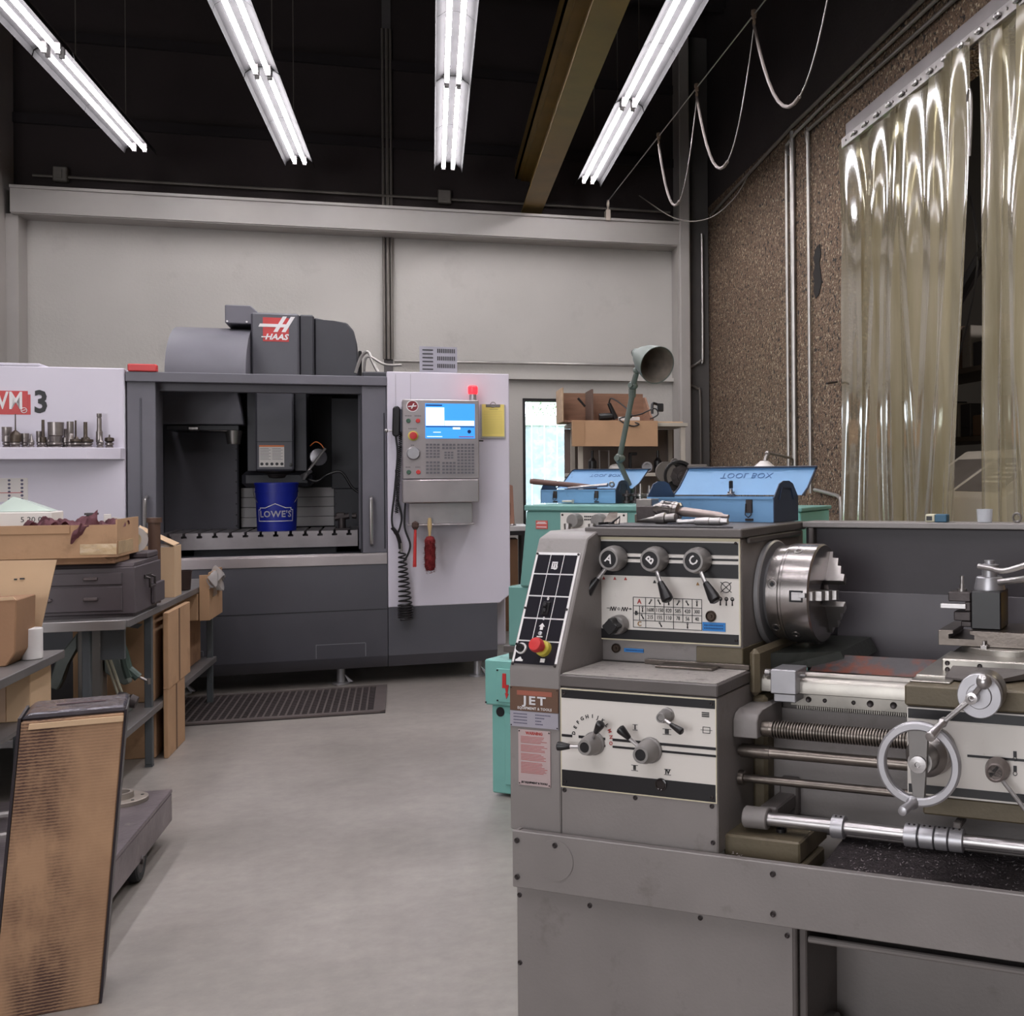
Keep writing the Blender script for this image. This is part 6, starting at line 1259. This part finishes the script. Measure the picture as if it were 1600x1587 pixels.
# grinder on a stand
T = Thing(ROOM, (1.60, 7.6, 0), 'bench_grinder', 'dark belt grinder on a post between the two blue toolboxes', 'grinder')
q = MB(); q.box(1.56,1.64,7.55,7.65,0,1.33,.005); T.part(q,'post',m_lg2)
q = MB(); q.lathe((1.585,7.46,1.445),(0,-1,0),[(-.05,.0),(-.05,.105),(.0,.105),(.004,.10),(.004,.085),(-.02,.08),(-.02,0)],32); T.part(q,'wheel_guard',m_black)
q = MB(); q.lathe((1.60,7.47,1.44),(0,-1,0),[(0,.075),(.01,.075),(.012,.03),(.02,.03),(.022,.012),(.03,.012),(.03,0)],8); T.part(q,'hub_cover',m_darksteel)
q = MB(); q.lathe((1.50,7.50,1.47),(0,-1,0),[(0,.07),(.04,.07),(.04,0)],24); q.lathe((1.56,7.5,1.54),(0,-1,0),[(0,.022),(.03,.022),(.03,0)],14); q.box(1.64,1.78,7.44,7.5,1.455,1.52,.01); T.part(q,'idler_wheel',mat('grinder_grey',(96,90,86),.5,.3,.1))
q = MB(); q.box(1.50,1.80,7.40,7.7,1.305,1.335,.004); T.part(q,'table_plate',m_lg2)
# small white lamp
T = Thing(ROOM, (1.90, 6.5, 0), 'swing_lamp', 'small white reflector lamp with grey cable behind the nearer blue toolbox', 'lamp')
q = MB(); q.cyl((1.905,6.6,0.001),(1.905,6.6,1.44),.015,n=8); q.lathe((1.905,6.6,0.0005),(0,0,1),[(0,.12),(.02,.12),(.025,.02)],18); T.part(q,'stand',m_lg2)
q = MB(); q.lathe((1.905,6.52,1.50),(0,0,1),[(-.055,.12),(-.04,.115),(0,.06),(.03,.025),(.032,0)],26); T.part(q,'shade',mat('white_enamel',(214,208,204),.35))
q = MB(); q.cyl((1.91,6.52,1.53),(1.925,6.52,1.57),.015,n=10); q.sphere((1.925,6.52,1.575),.018,10); T.part(q,'socket',m_steel)
q = MB(); q.tube(smooth_pts([(1.93,6.52,1.575),(1.98,6.55,1.57),(2.06,6.6,1.555),(2.13,6.7,1.545),(2.17,6.8,1.50),(2.17,6.9,1.2)],5),.008,6); T.part(q,'cable',m_conddark)
# green cabinet behind the splash guard
F3 = Frame(.24, 5.55, 0, -21.63); T = Thing(F3, (0,.2,0), 'teal_cabinet', 'low teal cabinet whose top shows right behind the nearer blue toolbox', 'cabinet')
q = MB(); q.box(-.40,-.055,0,.45,0,1.265,.006); T.part(q,'body',m_teal); q = MB(); q.box(-.41,-.045,-.01,.46,1.2655,1.285,.004); T.part(q,'top',m_teal2)
# table and boxes by the door
T = Thing(ROOM, (.64, 11.0, 0), 'side_table', 'small white-topped table beside the glass door, half behind the milling machine', 'table')
q = MB(); q.box(.35,.86,10.8,11.3,.94,.985,.003); T.part(q,'table_top',m_white); q = MB(); q.box(.36,.85,10.81,11.29,.90,.9395); T.part(q,'apron',m_frame)
for (x,y) in ((.37,10.82),(.80,10.82),(.37,11.25),(.80,11.25)):
    q = MB(); q.box(x,x+.03,y,y+.03,0,.90); T.part(q,'leg',m_frame)
q = MB(); q.box(.50,.77,10.9,11.2,0.0,.86,.004); T = Thing(ROOM,(.63,11,0),'cardboard_box','brown cardboard box standing under the white-topped side table','box'); T.part(q,'carton',m_card3); q = MB(); q.box(.50,.77,10.896,10.8995,.40,.44); T.part(q,'seam_tape',m_kraft)
T = Thing(ROOM,(.68,11.0,.986),'wooden_block','tall pinkish wooden offcut standing on the white-topped side table','offcut'); q = MB(); q.poly([(.62,.986),(.75,.986),(.735,1.36),(.62,1.40)],'y',11.02,11.06,.003); T.part(q,'board',mat('pink_wood',(176,132,112),.7,0,.1)); q = MB(); q.box(.64,.71,11.0,11.019,1.08,1.20,.004); T.part(q,'bracket',mat('dark_pinkwood',(120,84,70),.7))
q = MB(); q.ring((.72,10.9,.995),(0,0,1),.03,.008,16,6); solo(ROOM,(.72,10.9,.986),q,'washer_ring',m_steel,'metal ring lying on the white-topped side table','ring')
# ================= LEFT FOREGROUND =================
def RT(base, name, label, cat, group=None): return Thing(ROOM, base, name, label, cat, group)
m_cardrub = None
# leaning tall carton
m_old, N, K, p = node_mat('rubbed_cardboard')
tc = N.new('ShaderNodeTexCoord'); ob = tc.outputs['Object']
mp = N.new('ShaderNodeMapping'); mp.inputs['Scale'].default_value = (2.2, 1, 1.0); K(ob, mp.inputs[0])
base_c = ramp(N, K, noise(N, K, ob, 5, 6), [(0.3, (150,116,88)), (0.7, (176,140,108))])
wv = N.new('ShaderNodeTexWave'); wv.wave_type = 'BANDS'; wv.bands_direction = 'Z'; wv.inputs['Scale'].default_value = 36; wv.inputs['Distortion'].default_value = 1.6; wv.inputs['Detail'].default_value = 2; wv.inputs['Detail Scale'].default_value = 3; K(ob, wv.inputs[0])
mr = N.new('ShaderNodeMapRange'); mr.inputs[1].default_value = 0.36; mr.inputs[2].default_value = 0.60; K(noise(N, K, mp.outputs[0], 3.2, 5, .6), mr.inputs[0])
sep = N.new('ShaderNodeSeparateXYZ'); K(ob, sep.inputs[0])
ab = N.new('ShaderNodeMath'); ab.operation = 'ABSOLUTE'; K(sep.outputs[0], ab.inputs[0]); m3_ = N.new('ShaderNodeMapRange'); m3_.inputs[1].default_value = 0.03; m3_.inputs[2].default_value = 0.11; m3_.inputs[3].default_value = 1; m3_.inputs[4].default_value = 0.25; K(ab.outputs[0], m3_.inputs[0])
mu = N.new('ShaderNodeMath'); mu.operation = 'MULTIPLY'; K(mr.outputs[0], mu.inputs[0]); K(m3_.outputs[0], mu.inputs[1])
wr_ = N.new('ShaderNodeMapRange'); wr_.inputs[3].default_value = .45; wr_.inputs[4].default_value = 1.35; K(wv.outputs[0], wr_.inputs[0])
mu2 = N.new('ShaderNodeMath'); mu2.operation = 'MULTIPLY'; mu2.use_clamp = True; K(mu.outputs[0], mu2.inputs[0]); K(wr_.outputs[0], mu2.inputs[1])
c = mixc(N, K, mu2.outputs[0], base_c, (70,46,38)); K(c, p.inputs['Base Color']); p.inputs['Roughness'].default_value = .75
bp = N.new('ShaderNodeBump'); bp.inputs['Strength'].default_value = .06; bp.inputs['Distance'].default_value = .003; K(wv.outputs[0], bp.inputs['Height']); K(bp.outputs[0], p.inputs['Normal'])
BR = Frame(-1.837, 3.148, 0, 27)   # near right foot of the carton
T = Thing(BR, (-.15, .12, 0), 'tall_carton', 'tall worn cardboard carton with dark rub marks standing on the floor at lower left', 'carton')
SX = .072; HZ = .797
q = MB(); q.poly([(-.252,0),(-.004,0),(-.004+SX-.006,HZ),(-.252+SX,HZ)], 'y', 0, .20, .003); T.part(q, 'carton_face', m_old)
q = MB(); q.poly([(-.260,0),(-.253,0),(-.253+SX,HZ+.01),(-.260+SX,HZ+.01)], 'y', .002, .202); q.poly([(-.003,0),(.003,0),(.003+SX-.006,HZ+.01),(-.003+SX-.006,HZ+.01)], 'y', .002, .202); T.part(q, 'side_tape', mat('dark_edge_tape', (34,26,32), .4), kind='stuff')
q = MB(); q.poly([(-.256+SX,HZ+.001),(-.004+SX,HZ+.001),(-.008+SX,HZ+.020),(-.236+SX,HZ+.020)], 'y', .012, .205, .005); T.part(q, 'plastic_wrapped_top', mat('shrink_wrap', (96,92,98), .18, .5, .25, 14, .5, 25))
q = MB(); q.box(-.18+SX,-.06+SX,.11,.125,HZ+.0203,HZ+.0215); T.part(q, 'hand_slot', mat('slot_maroon', (70,44,48), .6))
q = MB(); q.poly([(-.236+SX,HZ-.022),(-.012+SX,HZ-.022),(-.011+SX,HZ-.006),(-.234+SX,HZ-.006)], 'y', -.006, -.0005, .001); T.part(q, 'top_fold', m_card2)
# steel cart
T = RT((-1.4, 4.45, 0), 'platform_cart', 'low steel platform cart on rubber casters behind the tall carton', 'cart')
m_cart = mat('scuffed_cart_steel', (132,122,126), .35, .7, .25, 7, .15, 40, dirt=((176,166,160), 16, .60, .7))
q = MB(); q.box(-2.3,-1.013,3.86,5.07,.185,.20,.003); T.part(q,'deck',m_cart); q = MB(); q.box(-1.028,-1.0135,3.865,5.065,.075,.184,.002); q.box(-2.3,-1.03,3.865,3.88,.095,.184); q.box(-2.3,-1.03,5.05,5.065,.095,.184); T.part(q,'skirt',m_cart)
def caster(x, y):
    q = MB(); q.lathe((x-.02,y,.076),(1,0,0),[(0,.05),(0,.068),(.006,.075),(.034,.075),(.040,.068),(.040,.05),(.034,.046)],28); w = T.part(q,'caster_wheel',m_rubber); q = MB(); q.lathe((x-.018,y,.076),(1,0,0),[(0,0),(0,.046),(.036,.046),(.036,.016),(.044,.014),(.044,0)],20); T.part(q,'wheel_hub',m_darksteel,w); q = MB(); q.box(x-.035,x-.026,y-.03,y+.03,.06,.184,.003); T.part(q,'caster_fork',m_darksteel,w)
for (x,y) in ((-1.034,4.57),(-1.055,4.02),(-2.1,4.575),(-2.1,4.02)): caster(x,y)
T = RT((-1.17,4.93,.2), 'pipe_flange', 'round cast flange lying on the steel cart beside the tall carton', 'flange')
q = MB(); q.lathe((-1.17,4.93,.2003),(0,0,1),[(0,.10),(.014,.10),(.016,.097),(.016,.05),(.038,.048),(.038,.036),(.004,.036)],36,cap=False); T.part(q,'flange_disc',mat('cast_flange',(140,130,122),.5,.4,.15,12))
q = MB()
for k_ in range(6): a=k_*1.047+.3; q.cyl((-1.17+.078*math.cos(a),4.93+.078*math.sin(a),.2165),(-1.17+.078*math.cos(a),4.93+.078*math.sin(a),.218),.006,n=8)
T.part(q,'bolt_holes',m_pit,kind='stuff')
T = RT((-1.80,4.9,.2), 'white_tub', 'white plastic tub with rods on the steel cart at the far left edge', 'tub')
q = MB(); q.lathe((-1.80,4.9,.2003),(0,0,1),[(0,.10),(.20,.13),(.21,.135),(.212,.12),(.02,.09),(.02,0)],24); T.part(q,'tub_wall',m_paper)
for i,(z,y) in enumerate(((.30,4.55),(.245,4.48))):
    q = MB(); q.cyl((-2.0,y,z-.04),(-1.26,y+.12,z-.04),.016,n=10); solo(ROOM,(-1.6,y,z-.05),q,'steel_bar',m_steel,('upper' if i==0 else 'lower') + ' round steel bar on the cart left of the tall carton','bar','round bars on the cart')
q = MB(); q.lathe((-1.72,4.25,.2003),(0,0,1),[(0,.11),(.04,.11),(.045,.06),(.045,0)],24); solo(ROOM,(-1.72,4.25,.2003),q,'casting',m_darksteel,'dark round casting on the cart at the left edge of the picture','casting')
# workbench
m_bench = mat('bench_steel', (118,114,114), .45, .4, .12, 6); m_benchd = mat('bench_leg_paint', (84,88,92), .5, .2, .1, 6)
T = RT((-2.2, 7.1, 0), 'workbench', 'long steel workbench with a lower shelf running along the left side', 'workbench')
q = MB(); q.box(-3.2,-1.345,5.865,8.12,.765,.80,.003); T.part(q,'worktop',m_bench); q = MB(); q.box(-3.2,-1.36,5.855,5.8645,.755,.80,.002); T.part(q,'front_edge',mat('bright_edge',(150,146,146),.35,.6,.1))
for (x,y) in ((-1.395,6.36),(-1.56,5.93),(-1.395,8.0),(-3.1,5.93),(-3.1,8.0)):
    q = MB(); q.box(x,x+.035,y,y+.035,.012,.764,.003); q.box(x+.0,x+.035,y+.0,y+.035,.0,.011); T.part(q,'leg',m_benchd)
q = MB(); q.box(-3.1,-1.345,5.75,8.06,.265,.30,.003); T.part(q,'lower_shelf',m_bench)
q = MB(); q.box(-1.50,-1.40,6.0,6.03,.60,.764); q.mesh([(-1.62,6.2,.76),(-1.58,6.2,.76),(-1.40,6.35,.72),(-1.42,6.35,.70),(-1.62,6.22,.76),(-1.58,6.22,.76),(-1.40,6.37,.72),(-1.42,6.37,.70)],[(0,1,2,3),(4,7,6,5),(0,4,5,1),(1,5,6,2),(2,6,7,3),(3,7,4,0)]); T.part(q,'brace',m_benchd)
# cartons under the bench
T = RT((-1.6,6.75,0),'storage_carton','lower of two stacked cardboard cartons standing behind the bench leg','carton','stacked cartons at the bench end'); 
q = MB(); q.box(-1.75,-1.385,6.56,7.0,.001,.262,.004); T.part(q,'carton_body',m_card)
q = MB(); q.box(-1.3845,-1.3825,6.76,6.80,.003,.26); T.part(q,'tape_strip',m_kraft)
T = RT((-1.6,6.75,.301),'storage_carton','upper of two stacked cardboard cartons, right below the bench top','carton','stacked cartons at the bench end')
q = MB(); q.box(-1.75,-1.385,6.50,7.10,.301,.755,.004); T.part(q,'carton_body',m_card); q = MB(); q.box(-1.3845,-1.3825,6.78,6.82,.303,.753); T.part(q,'tape_strip',m_kraft)
T = RT((-1.34,6.75,0),'flat_packed_carton','lower of two thin cartons standing outside against the bench side','carton')
q = MB(); q.box(-1.344,-1.322,6.53,6.95,.0,.355,.003); T.part(q,'carton_body',m_card); q = MB(); q.box(-1.3218,-1.3205,6.72,6.75,.003,.352); T.part(q,'fold_line',mat('fold_shadow',(110,82,62),.8))
T = RT((-1.34,6.8,.356),'flat_packed_carton','upper of two thin cartons standing outside against the bench side','carton')
q = MB(); q.box(-1.344,-1.318,6.53,7.08,.3565,.755,.003); T.part(q,'carton_body',m_card); q = MB(); q.box(-1.3178,-1.3165,6.78,6.81,.36,.75); T.part(q,'fold_line',mat('fold_shadow',(0,0,0)))
# protruding carton at far end
T = RT((-1.27,7.7,.6),'plastic_lined_carton','cardboard carton with crumpled plastic liner jutting out past the bench end','carton')
q = MB(); q.box(-1.338,-1.284,7.47,7.9,.60,.606); q.box(-1.29,-1.284,7.47,7.9,.606,.885); q.box(-1.338,-1.284,7.464,7.4698,.60,.872,.001); q.box(-1.338,-1.284,7.9005,7.906,.60,.885,.001); T.part(q,'carton_wall',m_card)
q = MB(); q.box(-1.60,-1.346,7.465,7.95,.60,.76,.004); T.part(q,'carton_flap_end',m_card)
m_film = mat('clear_film',(200,196,196),.12,0,.1); m_film.node_tree.nodes['Principled BSDF'].inputs['Alpha'].default_value=.55
q = MB()
rnd = random.Random(21)
q.grid(lambda u,v:(-1.285+.016*math.sin(u*9)+.018*math.sin(v*11)+.012*v, 7.45+u*.35, .87+.025*math.sin(u*13+v*5)-.10*(1-v)+.018*math.cos(v*13+u*8)), 26, 14, .001); T.part(q,'plastic_liner',m_film)
q = MB(); q.box(-1.60,-1.42,7.5,7.95,.301,.595,.003); T.part(q,'support_carton',m_card3)
T = RT((-1.385,7.3,.801),'dark_pot','dark brown metal pot standing at the bench edge beside the open carton','pot'); q = MB(); q.lathe((-1.40,7.3,.801),(0,0,1),[(0,.03),(.004,.045),(.10,.052),(.112,.056),(.112,.050),(.02,.04),(.02,0)],24); T.part(q,'pot_body',mat('pot_brown',(60,46,44),.4,.4,.15))
# grey tool chest
m_chest = mat('chest_grey_paint',(84,76,80),.45,.1,.08,6,.03,80)
T = RT((-1.6,6.2,.801),'tool_chest','grey metal tool chest with shallow drawers standing on the workbench','tool chest')
q = MB(); q.box(-1.95,-1.345,5.975,6.50,.815,1.035,.004); q.box(-1.93,-1.36,5.99,6.48,.801,.8145); q.poly([(5.985,1.0355),(6.49,1.0355),(6.49,1.055),(6.0,1.055)],'x',-1.94,-1.355,.002); T.part(q,'chest_body',m_chest)
for z0_,z1_ in ((.955,1.012),(.832,.945)):
    q = MB(); q.box(-1.935,-1.40,5.966,5.9745,z0_,z1_,.003); d_ = T.part(q,'drawer',m_chest)
    for x in (-1.72,-1.53):
        q = MB(); q.box(x-.03,x+.03,5.952,5.9655,(z0_+z1_)/2-.006,(z0_+z1_)/2+.010,.004); T.part(q,'drawer_pull',mat('pull_grey',(104,94,94),.4,.3),d_)
q = MB(); q.cyl((-1.735,5.9655,.91),(-1.735,5.962,.91),.012,n=14); T.part(q,'lock_hole',m_pit)
q = MB(); q.tube([(-1.344,6.16,.975),(-1.322,6.16,.965),(-1.322,6.16,.925),(-1.322,6.26,.925),(-1.322,6.26,.965),(-1.344,6.26,.975)],.006,8); q.box(-1.3445,-1.338,6.14,6.28,.965,.985,.002); T.part(q,'side_handle',m_darksteel)
q = MB(); q.box(-1.3445,-1.325,6.28,6.49,.83,.93,.004); T.part(q,'side_latch_block',m_chest); q = MB(); q.box(-1.50,-1.355,6.28,6.49,1.0555,1.085,.006); T.part(q,'top_latch_block',m_chest)
# flat open carton with rags
T = RT((-1.85,6.05,1.056),'flat_carton','wide shallow open cardboard carton full of rags resting on the grey tool chest','carton')
q = MB(); zb=1.0875
q.box(-2.6,-1.407,5.915,5.922,zb,1.238); q.box(-1.414,-1.407,5.922,6.32,zb,1.262); q.box(-2.6,-1.414,6.313,6.32,zb,1.24); q.box(-2.6,-1.414,5.922,6.313,zb,zb+.006); T.part(q,'carton_wall',m_card)
q = MB(); q.box(-2.6,-1.42,5.93,6.2,1.056,1.0865,.004); q.mesh([(-2.6,5.918,1.0868),(-1.46,5.918,1.0868),(-1.42,5.935,1.056),(-2.6,5.935,1.056)],[(0,1,2,3)]); T.part(q,'under_carton',m_card3)
q = MB(); q.box(-2.6,-1.60,5.909,5.9148,1.20,1.240,.001); q.box(-2.6,-1.43,5.911,5.9148,zb,zb+.004); T.part(q,'top_flap',m_card)
q = MB(); q.box(-1.56,-1.409,5.9125,5.9145,1.10,1.15,.0005); q.box(-1.4065,-1.4045,5.93,6.2,1.10,1.16,.0005); T.part(q,'packing_tape',mat('shiny_tape',(196,168,130),.2,0,.15,12,.3,30))
m_rag = mat('mauve_shop_rag',(132,88,96),.9,0,.2,12,.3,80)
def rag(x,y,z,sx,sy,sz,seed,label):
    q = MB(); r_ = random.Random(seed); ph=[r_.random()*6 for _ in range(6)]
    def fn(u,v):
        a=(u-.5)*2; b_=(v-.5)*2; h=(1-a*a*.8)*(1-b_*b_*.8)*.6+.25*math.sin(a*5+ph[0]+b_*3)+.18*math.sin(b_*8+ph[1]+a*6)+.1*math.sin(a*15+ph[2])*math.cos(b_*12+ph[3])
        return (x+a*sx+.1*sx*math.sin(b_*6+ph[4]), y+b_*sy+.12*sy*math.sin(a*7+ph[5]), z+max(-.4,h)*sz)
    q.grid(fn,26,18,.004); return solo(ROOM,(x,y,z),q,'shop_rag',m_rag,label,'rag','crumpled mauve rags in the flat carton')
rag(-1.73,6.02,1.228,.075,.06,.052,1,'crumpled mauve rag in front of the white paper box in the flat carton'); rag(-1.60,6.04,1.228,.09,.07,.050,2,'crumpled mauve rag in the middle of the flat carton'); rag(-1.46,6.06,1.232,.055,.07,.034,3,'small mauve rag at the right end of the flat carton')
q = MB(); r_=random.Random(4)
def fn(u,v):
    a=(u-.5)*2; t_=v; w=.030+.006*math.sin(t_*9); return (-1.585+.095*t_+a*.010*math.sin(t_*5+1), 5.905+.03*t_-(.02 if t_<.3 else 0)-.01*math.cos(a*2.4), 1.185+.085*t_+a*w+.006*math.sin(t_*17+a*3))
q.grid(fn,10,20,.006); solo(ROOM,(-1.53,5.91,1.2),q,'shop_rag',m_rag,'mauve rag hanging diagonally over the front edge of the flat carton','rag','crumpled mauve rags in the flat carton')
T = RT((-1.85,6.12,1.10),'paper_box','white paper box with scribbled black writing standing in the flat carton','box')
q = MB(); q.box(-2.1,-1.715,6.06,6.24,1.10,1.298,.004); T.part(q,'box_body',mat('off_white_box',(222,216,210),.7,0,.04)); T.text('5 20 01',.035,(-1.79,6.0585,1.262),m_blackp)
q = MB(); q.mesh([(-1.98,6.1,1.30),(-1.72,6.1,1.30),(-1.73,6.22,1.30),(-1.98,6.22,1.30),(-1.90,6.15,1.37),(-1.83,6.18,1.345)],[(0,1,4),(1,5,4),(1,2,5),(2,3,4,5),(3,0,4),(0,3,2,1)]); solo(ROOM,(-1.85,6.15,1.30),q,'plastic_bag',mat('greenish_film',(186,200,190),.25,0,.08),'crumpled pale green plastic bag on top of the white paper box','bag')
q = MB(); q.box(-1.62,-1.58,6.24,6.28,1.10,1.275,.003); q.box(-1.625,-1.575,6.235,6.285,1.275,1.285); solo(ROOM,(-1.6,6.26,1.10),q,'metal_block',m_darksteel,'small dark square block poking up behind the rags','block')
def roll(x,y,z,R_,w,label,hub=False):
    T = RT((x,y,z-R_),'tape_roll',label,'tape roll','white tape rolls'); q = MB(); q.lathe((x,y,z),(.25,-1,0),[(0,R_*.55),(0,R_),(w,R_),(w,R_*.55)],30,cap=False); T.part(q,'roll_body',mat('grey_white_roll',(196,190,186),.5,0,.04)); q = MB(); q.lathe((x,y,z),(.25,-1,0),[(.004,0),(.004,R_*.55),(w-.004,R_*.55),(w-.004,0)],20); T.part(q,'roll_core',mat('cream_core',(206,186,150),.7)); return T
roll(-1.50,6.25,1.205,.058,.05,'white tape roll half buried in rags in the flat carton')
q = MB(); q.box(-1.525,-1.495,6.17,6.185,1.21,1.28,.002); solo(ROOM,(-1.51,6.18,1.21),q,'paper_tag',m_paper,'white paper tag standing up in the rags of the flat carton','tag')
roll(-1.455,6.42,1.145,.066,.07,'white tape roll standing right behind the flat carton')
q = MB(); q.cyl((-1.40,6.62,.801),(-1.40,6.62,1.22),.03,n=14); q.cyl((-1.40,6.62,1.22),(-1.40,6.62,1.245),.038,n=14); solo(ROOM,(-1.40,6.62,.801),q,'brown_cylinder',mat('cyl_brown',(88,64,52),.5),'dark brown capped cylinder rising behind the tape roll','cylinder')
# open carton
T = RT((-1.43,6.95,.801),'open_carton','open cardboard carton with a raised flap and packing paper behind the tool chest','carton')
q = MB(); q.box(-1.59,-1.355,6.87,6.876,.801,1.075); q.box(-1.361,-1.355,6.876,7.05,.801,1.08); q.box(-1.59,-1.585,6.876,7.05,.801,1.075); q.box(-1.585,-1.361,7.044,7.05,.801,1.075); q.box(-1.585,-1.361,6.876,7.044,.801,.806); T.part(q,'carton_wall',m_card2)
q = MB(); q.mesh([(-1.362,6.89,1.081),(-1.53,6.87,1.175),(-1.55,6.99,1.19),(-1.362,7.04,1.085),(-1.362,6.89,1.085),(-1.53,6.87,1.179),(-1.55,6.99,1.194),(-1.362,7.04,1.089)],[(0,1,2,3),(4,7,6,5),(0,4,5,1),(1,5,6,2),(2,6,7,3),(3,7,4,0)]); T.part(q,'raised_flap',m_card2)
q = MB(); q.sphere((-1.44,6.96,1.06),.05,12,(1.2,1,.6)); q.sphere((-1.40,6.95,1.075),.035,10,(1.2,1,.6)); q.box(-1.58,-1.37,6.89,7.03,.95,1.03); T.part(q,'packing_paper',m_paper)
# machine under the bench
m_cast = mat('grey_green_casting',(104,110,106),.5,.1,.12,7,.1,60)
T = RT((-1.6,6.35,.301),'grinder_machine','grey cast machine with a curved arm and handle on the bench lower shelf','machine')
q = MB(); q.box(-1.665,-1.56,6.26,6.36,.301,.763,.006); T.part(q,'column',mat('column_grey',(124,118,114),.5,.1,.08))
q = MB(); q.poly([(-1.72,.55),(-1.67,.62),(-1.67,.70),(-1.76,.58),(-1.80,.44),(-1.76,.42),(-1.735,.47)],'y',6.28,6.34,.006); T.part(q,'left_arm',m_cast); q = MB(); q.poly([(-1.555,.68),(-1.52,.66),(-1.44,.44),(-1.47,.43),(-1.555,.5)],'y',6.28,6.34,.006); T.part(q,'right_arm',m_cast)
q = MB(); q.tube(smooth_pts([(-1.54,6.22,.74),(-1.50,6.22,.71),(-1.46,6.22,.62),(-1.44,6.22,.53),(-1.425,6.22,.48)],5),lambda f:.018+.008*f,10); q.cyl((-1.435,6.22,.52),(-1.39,6.22,.475),.022,n=10); T.part(q,'curved_arm',mat('vise_green',(70,86,80),.45,.2,.1)); q = MB(); q.cyl((-1.40,6.22,.485),(-1.345,6.22,.455),.006,n=8); q.cyl((-1.345,6.22,.468),(-1.345,6.22,.44),.009,n=8); T.part(q,'screw_handle',m_steel)
q = MB(); q.cyl((-1.535,6.15,.66),(-1.46,6.15,.40),.007,n=8); q.cyl((-1.52,6.15,.66),(-1.445,6.15,.41),.007,n=8); T.part(q,'twin_bars',mat('beige_bar',(150,146,130),.5)); 
q = MB(); q.lathe((-1.46,6.12,.40),(1,0,-.35),[(0,.03),(.03,.034),(.05,.028),(.06,.034),(.09,.028),(.095,0)],16); T.part(q,'chuck_end',m_darksteel); q = MB(); q.box(-1.68,-1.44,6.12,6.36,.3012,.33,.004); T.part(q,'base',m_cast)
# pot on lower shelf
T = RT((-1.83,5.80,.301),'steel_pot','dull steel pot on the bench lower shelf left of the tall carton','pot'); q = MB(); q.lathe((-1.83,5.83,.301),(0,0,1),[(0,.08),(.12,.085),(.125,.09),(.13,.085),(.12,.075),(.02,.07),(.02,0)],24); T.part(q,'pot_body',m_steel)
# metal table at far left
T = RT((-1.9,4.8,0),'metal_table','grey metal table corner with cartons on it at the left edge','table')
q = MB(); q.box(-2.6,-1.455,4.2,5.3,.715,.75,.003); T.part(q,'table_top',m_bench); q = MB(); q.box(-2.6,-1.49,4.25,5.28,.50,.515); T.part(q,'under_shelf',m_bench)
for (x,y) in ((-2.5,4.3),(-2.5,5.2),(-1.62,5.22)):
    q = MB(); q.box(x,x+.03,y,y+.03,.22,.715); q.box(x,x+.03,y,y+.03,0,.219) if x < -2.4 or y > 5.1 else None; T.part(q,'leg',m_benchd)
T = RT((-1.7,5.1,.516),'storage_carton','pale cardboard carton on the shelf under the grey metal table','carton'); q = MB(); q.box(-1.85,-1.497,5.02,5.27,.5155,.712,.003); T.part(q,'carton_body',m_card2); q = MB(); q.box(-1.62,-1.58,5.016,5.0195,.52,.71); T.part(q,'tape_strip',m_kraft)
T = RT((-1.65,4.95,.751),'dented_carton','dented brown cardboard carton with torn top on the grey metal table','carton'); q = MB(); q.poly([(-1.9,.751),(-1.535,.751),(-1.505,.80),(-1.500,1.0),(-1.9,.985)],'y',4.88,5.10,.004); T.part(q,'carton_body',m_card3); q = MB(); q.poly([(-1.9,.99),(-1.50,1.0),(-1.51,1.012),(-1.60,1.006),(-1.9,1.0)],'y',4.875,4.8795); T.part(q,'torn_edge',m_card2)
q = MB(); q.mesh([(-1.9,5.15,.751),(-1.52,5.15,.751),(-1.455,5.2,1.125),(-1.9,5.2,1.13),(-1.9,5.157,.751),(-1.52,5.157,.751),(-1.455,5.207,1.125),(-1.9,5.207,1.13)],[(0,1,2,3),(4,7,6,5),(0,4,5,1),(1,5,6,2),(2,6,7,3),(3,7,4,0)]); T = RT((-1.7,5.17,.751),'cardboard_sheet','pale cardboard sheet standing upright behind the dented carton at left','cardboard sheet'); T.part(q,'sheet',m_card2); q = MB(); q.box(-1.60,-1.59,5.181,5.186,1.05,1.056); q.box(-1.58,-1.565,5.181,5.186,1.052,1.058); T.part(q,'ink_marks',m_blackp)
q = MB(); q.lathe((-1.505,5.06,.751),(0,0,1),[(0,.037),(.003,.039),(.118,.039),(.12,.037),(.12,0)],26); solo(ROOM,(-1.505,5.06,.751),q,'white_cylinder',m_white,'plain white cylinder standing on the corner of the grey metal table','cylinder')
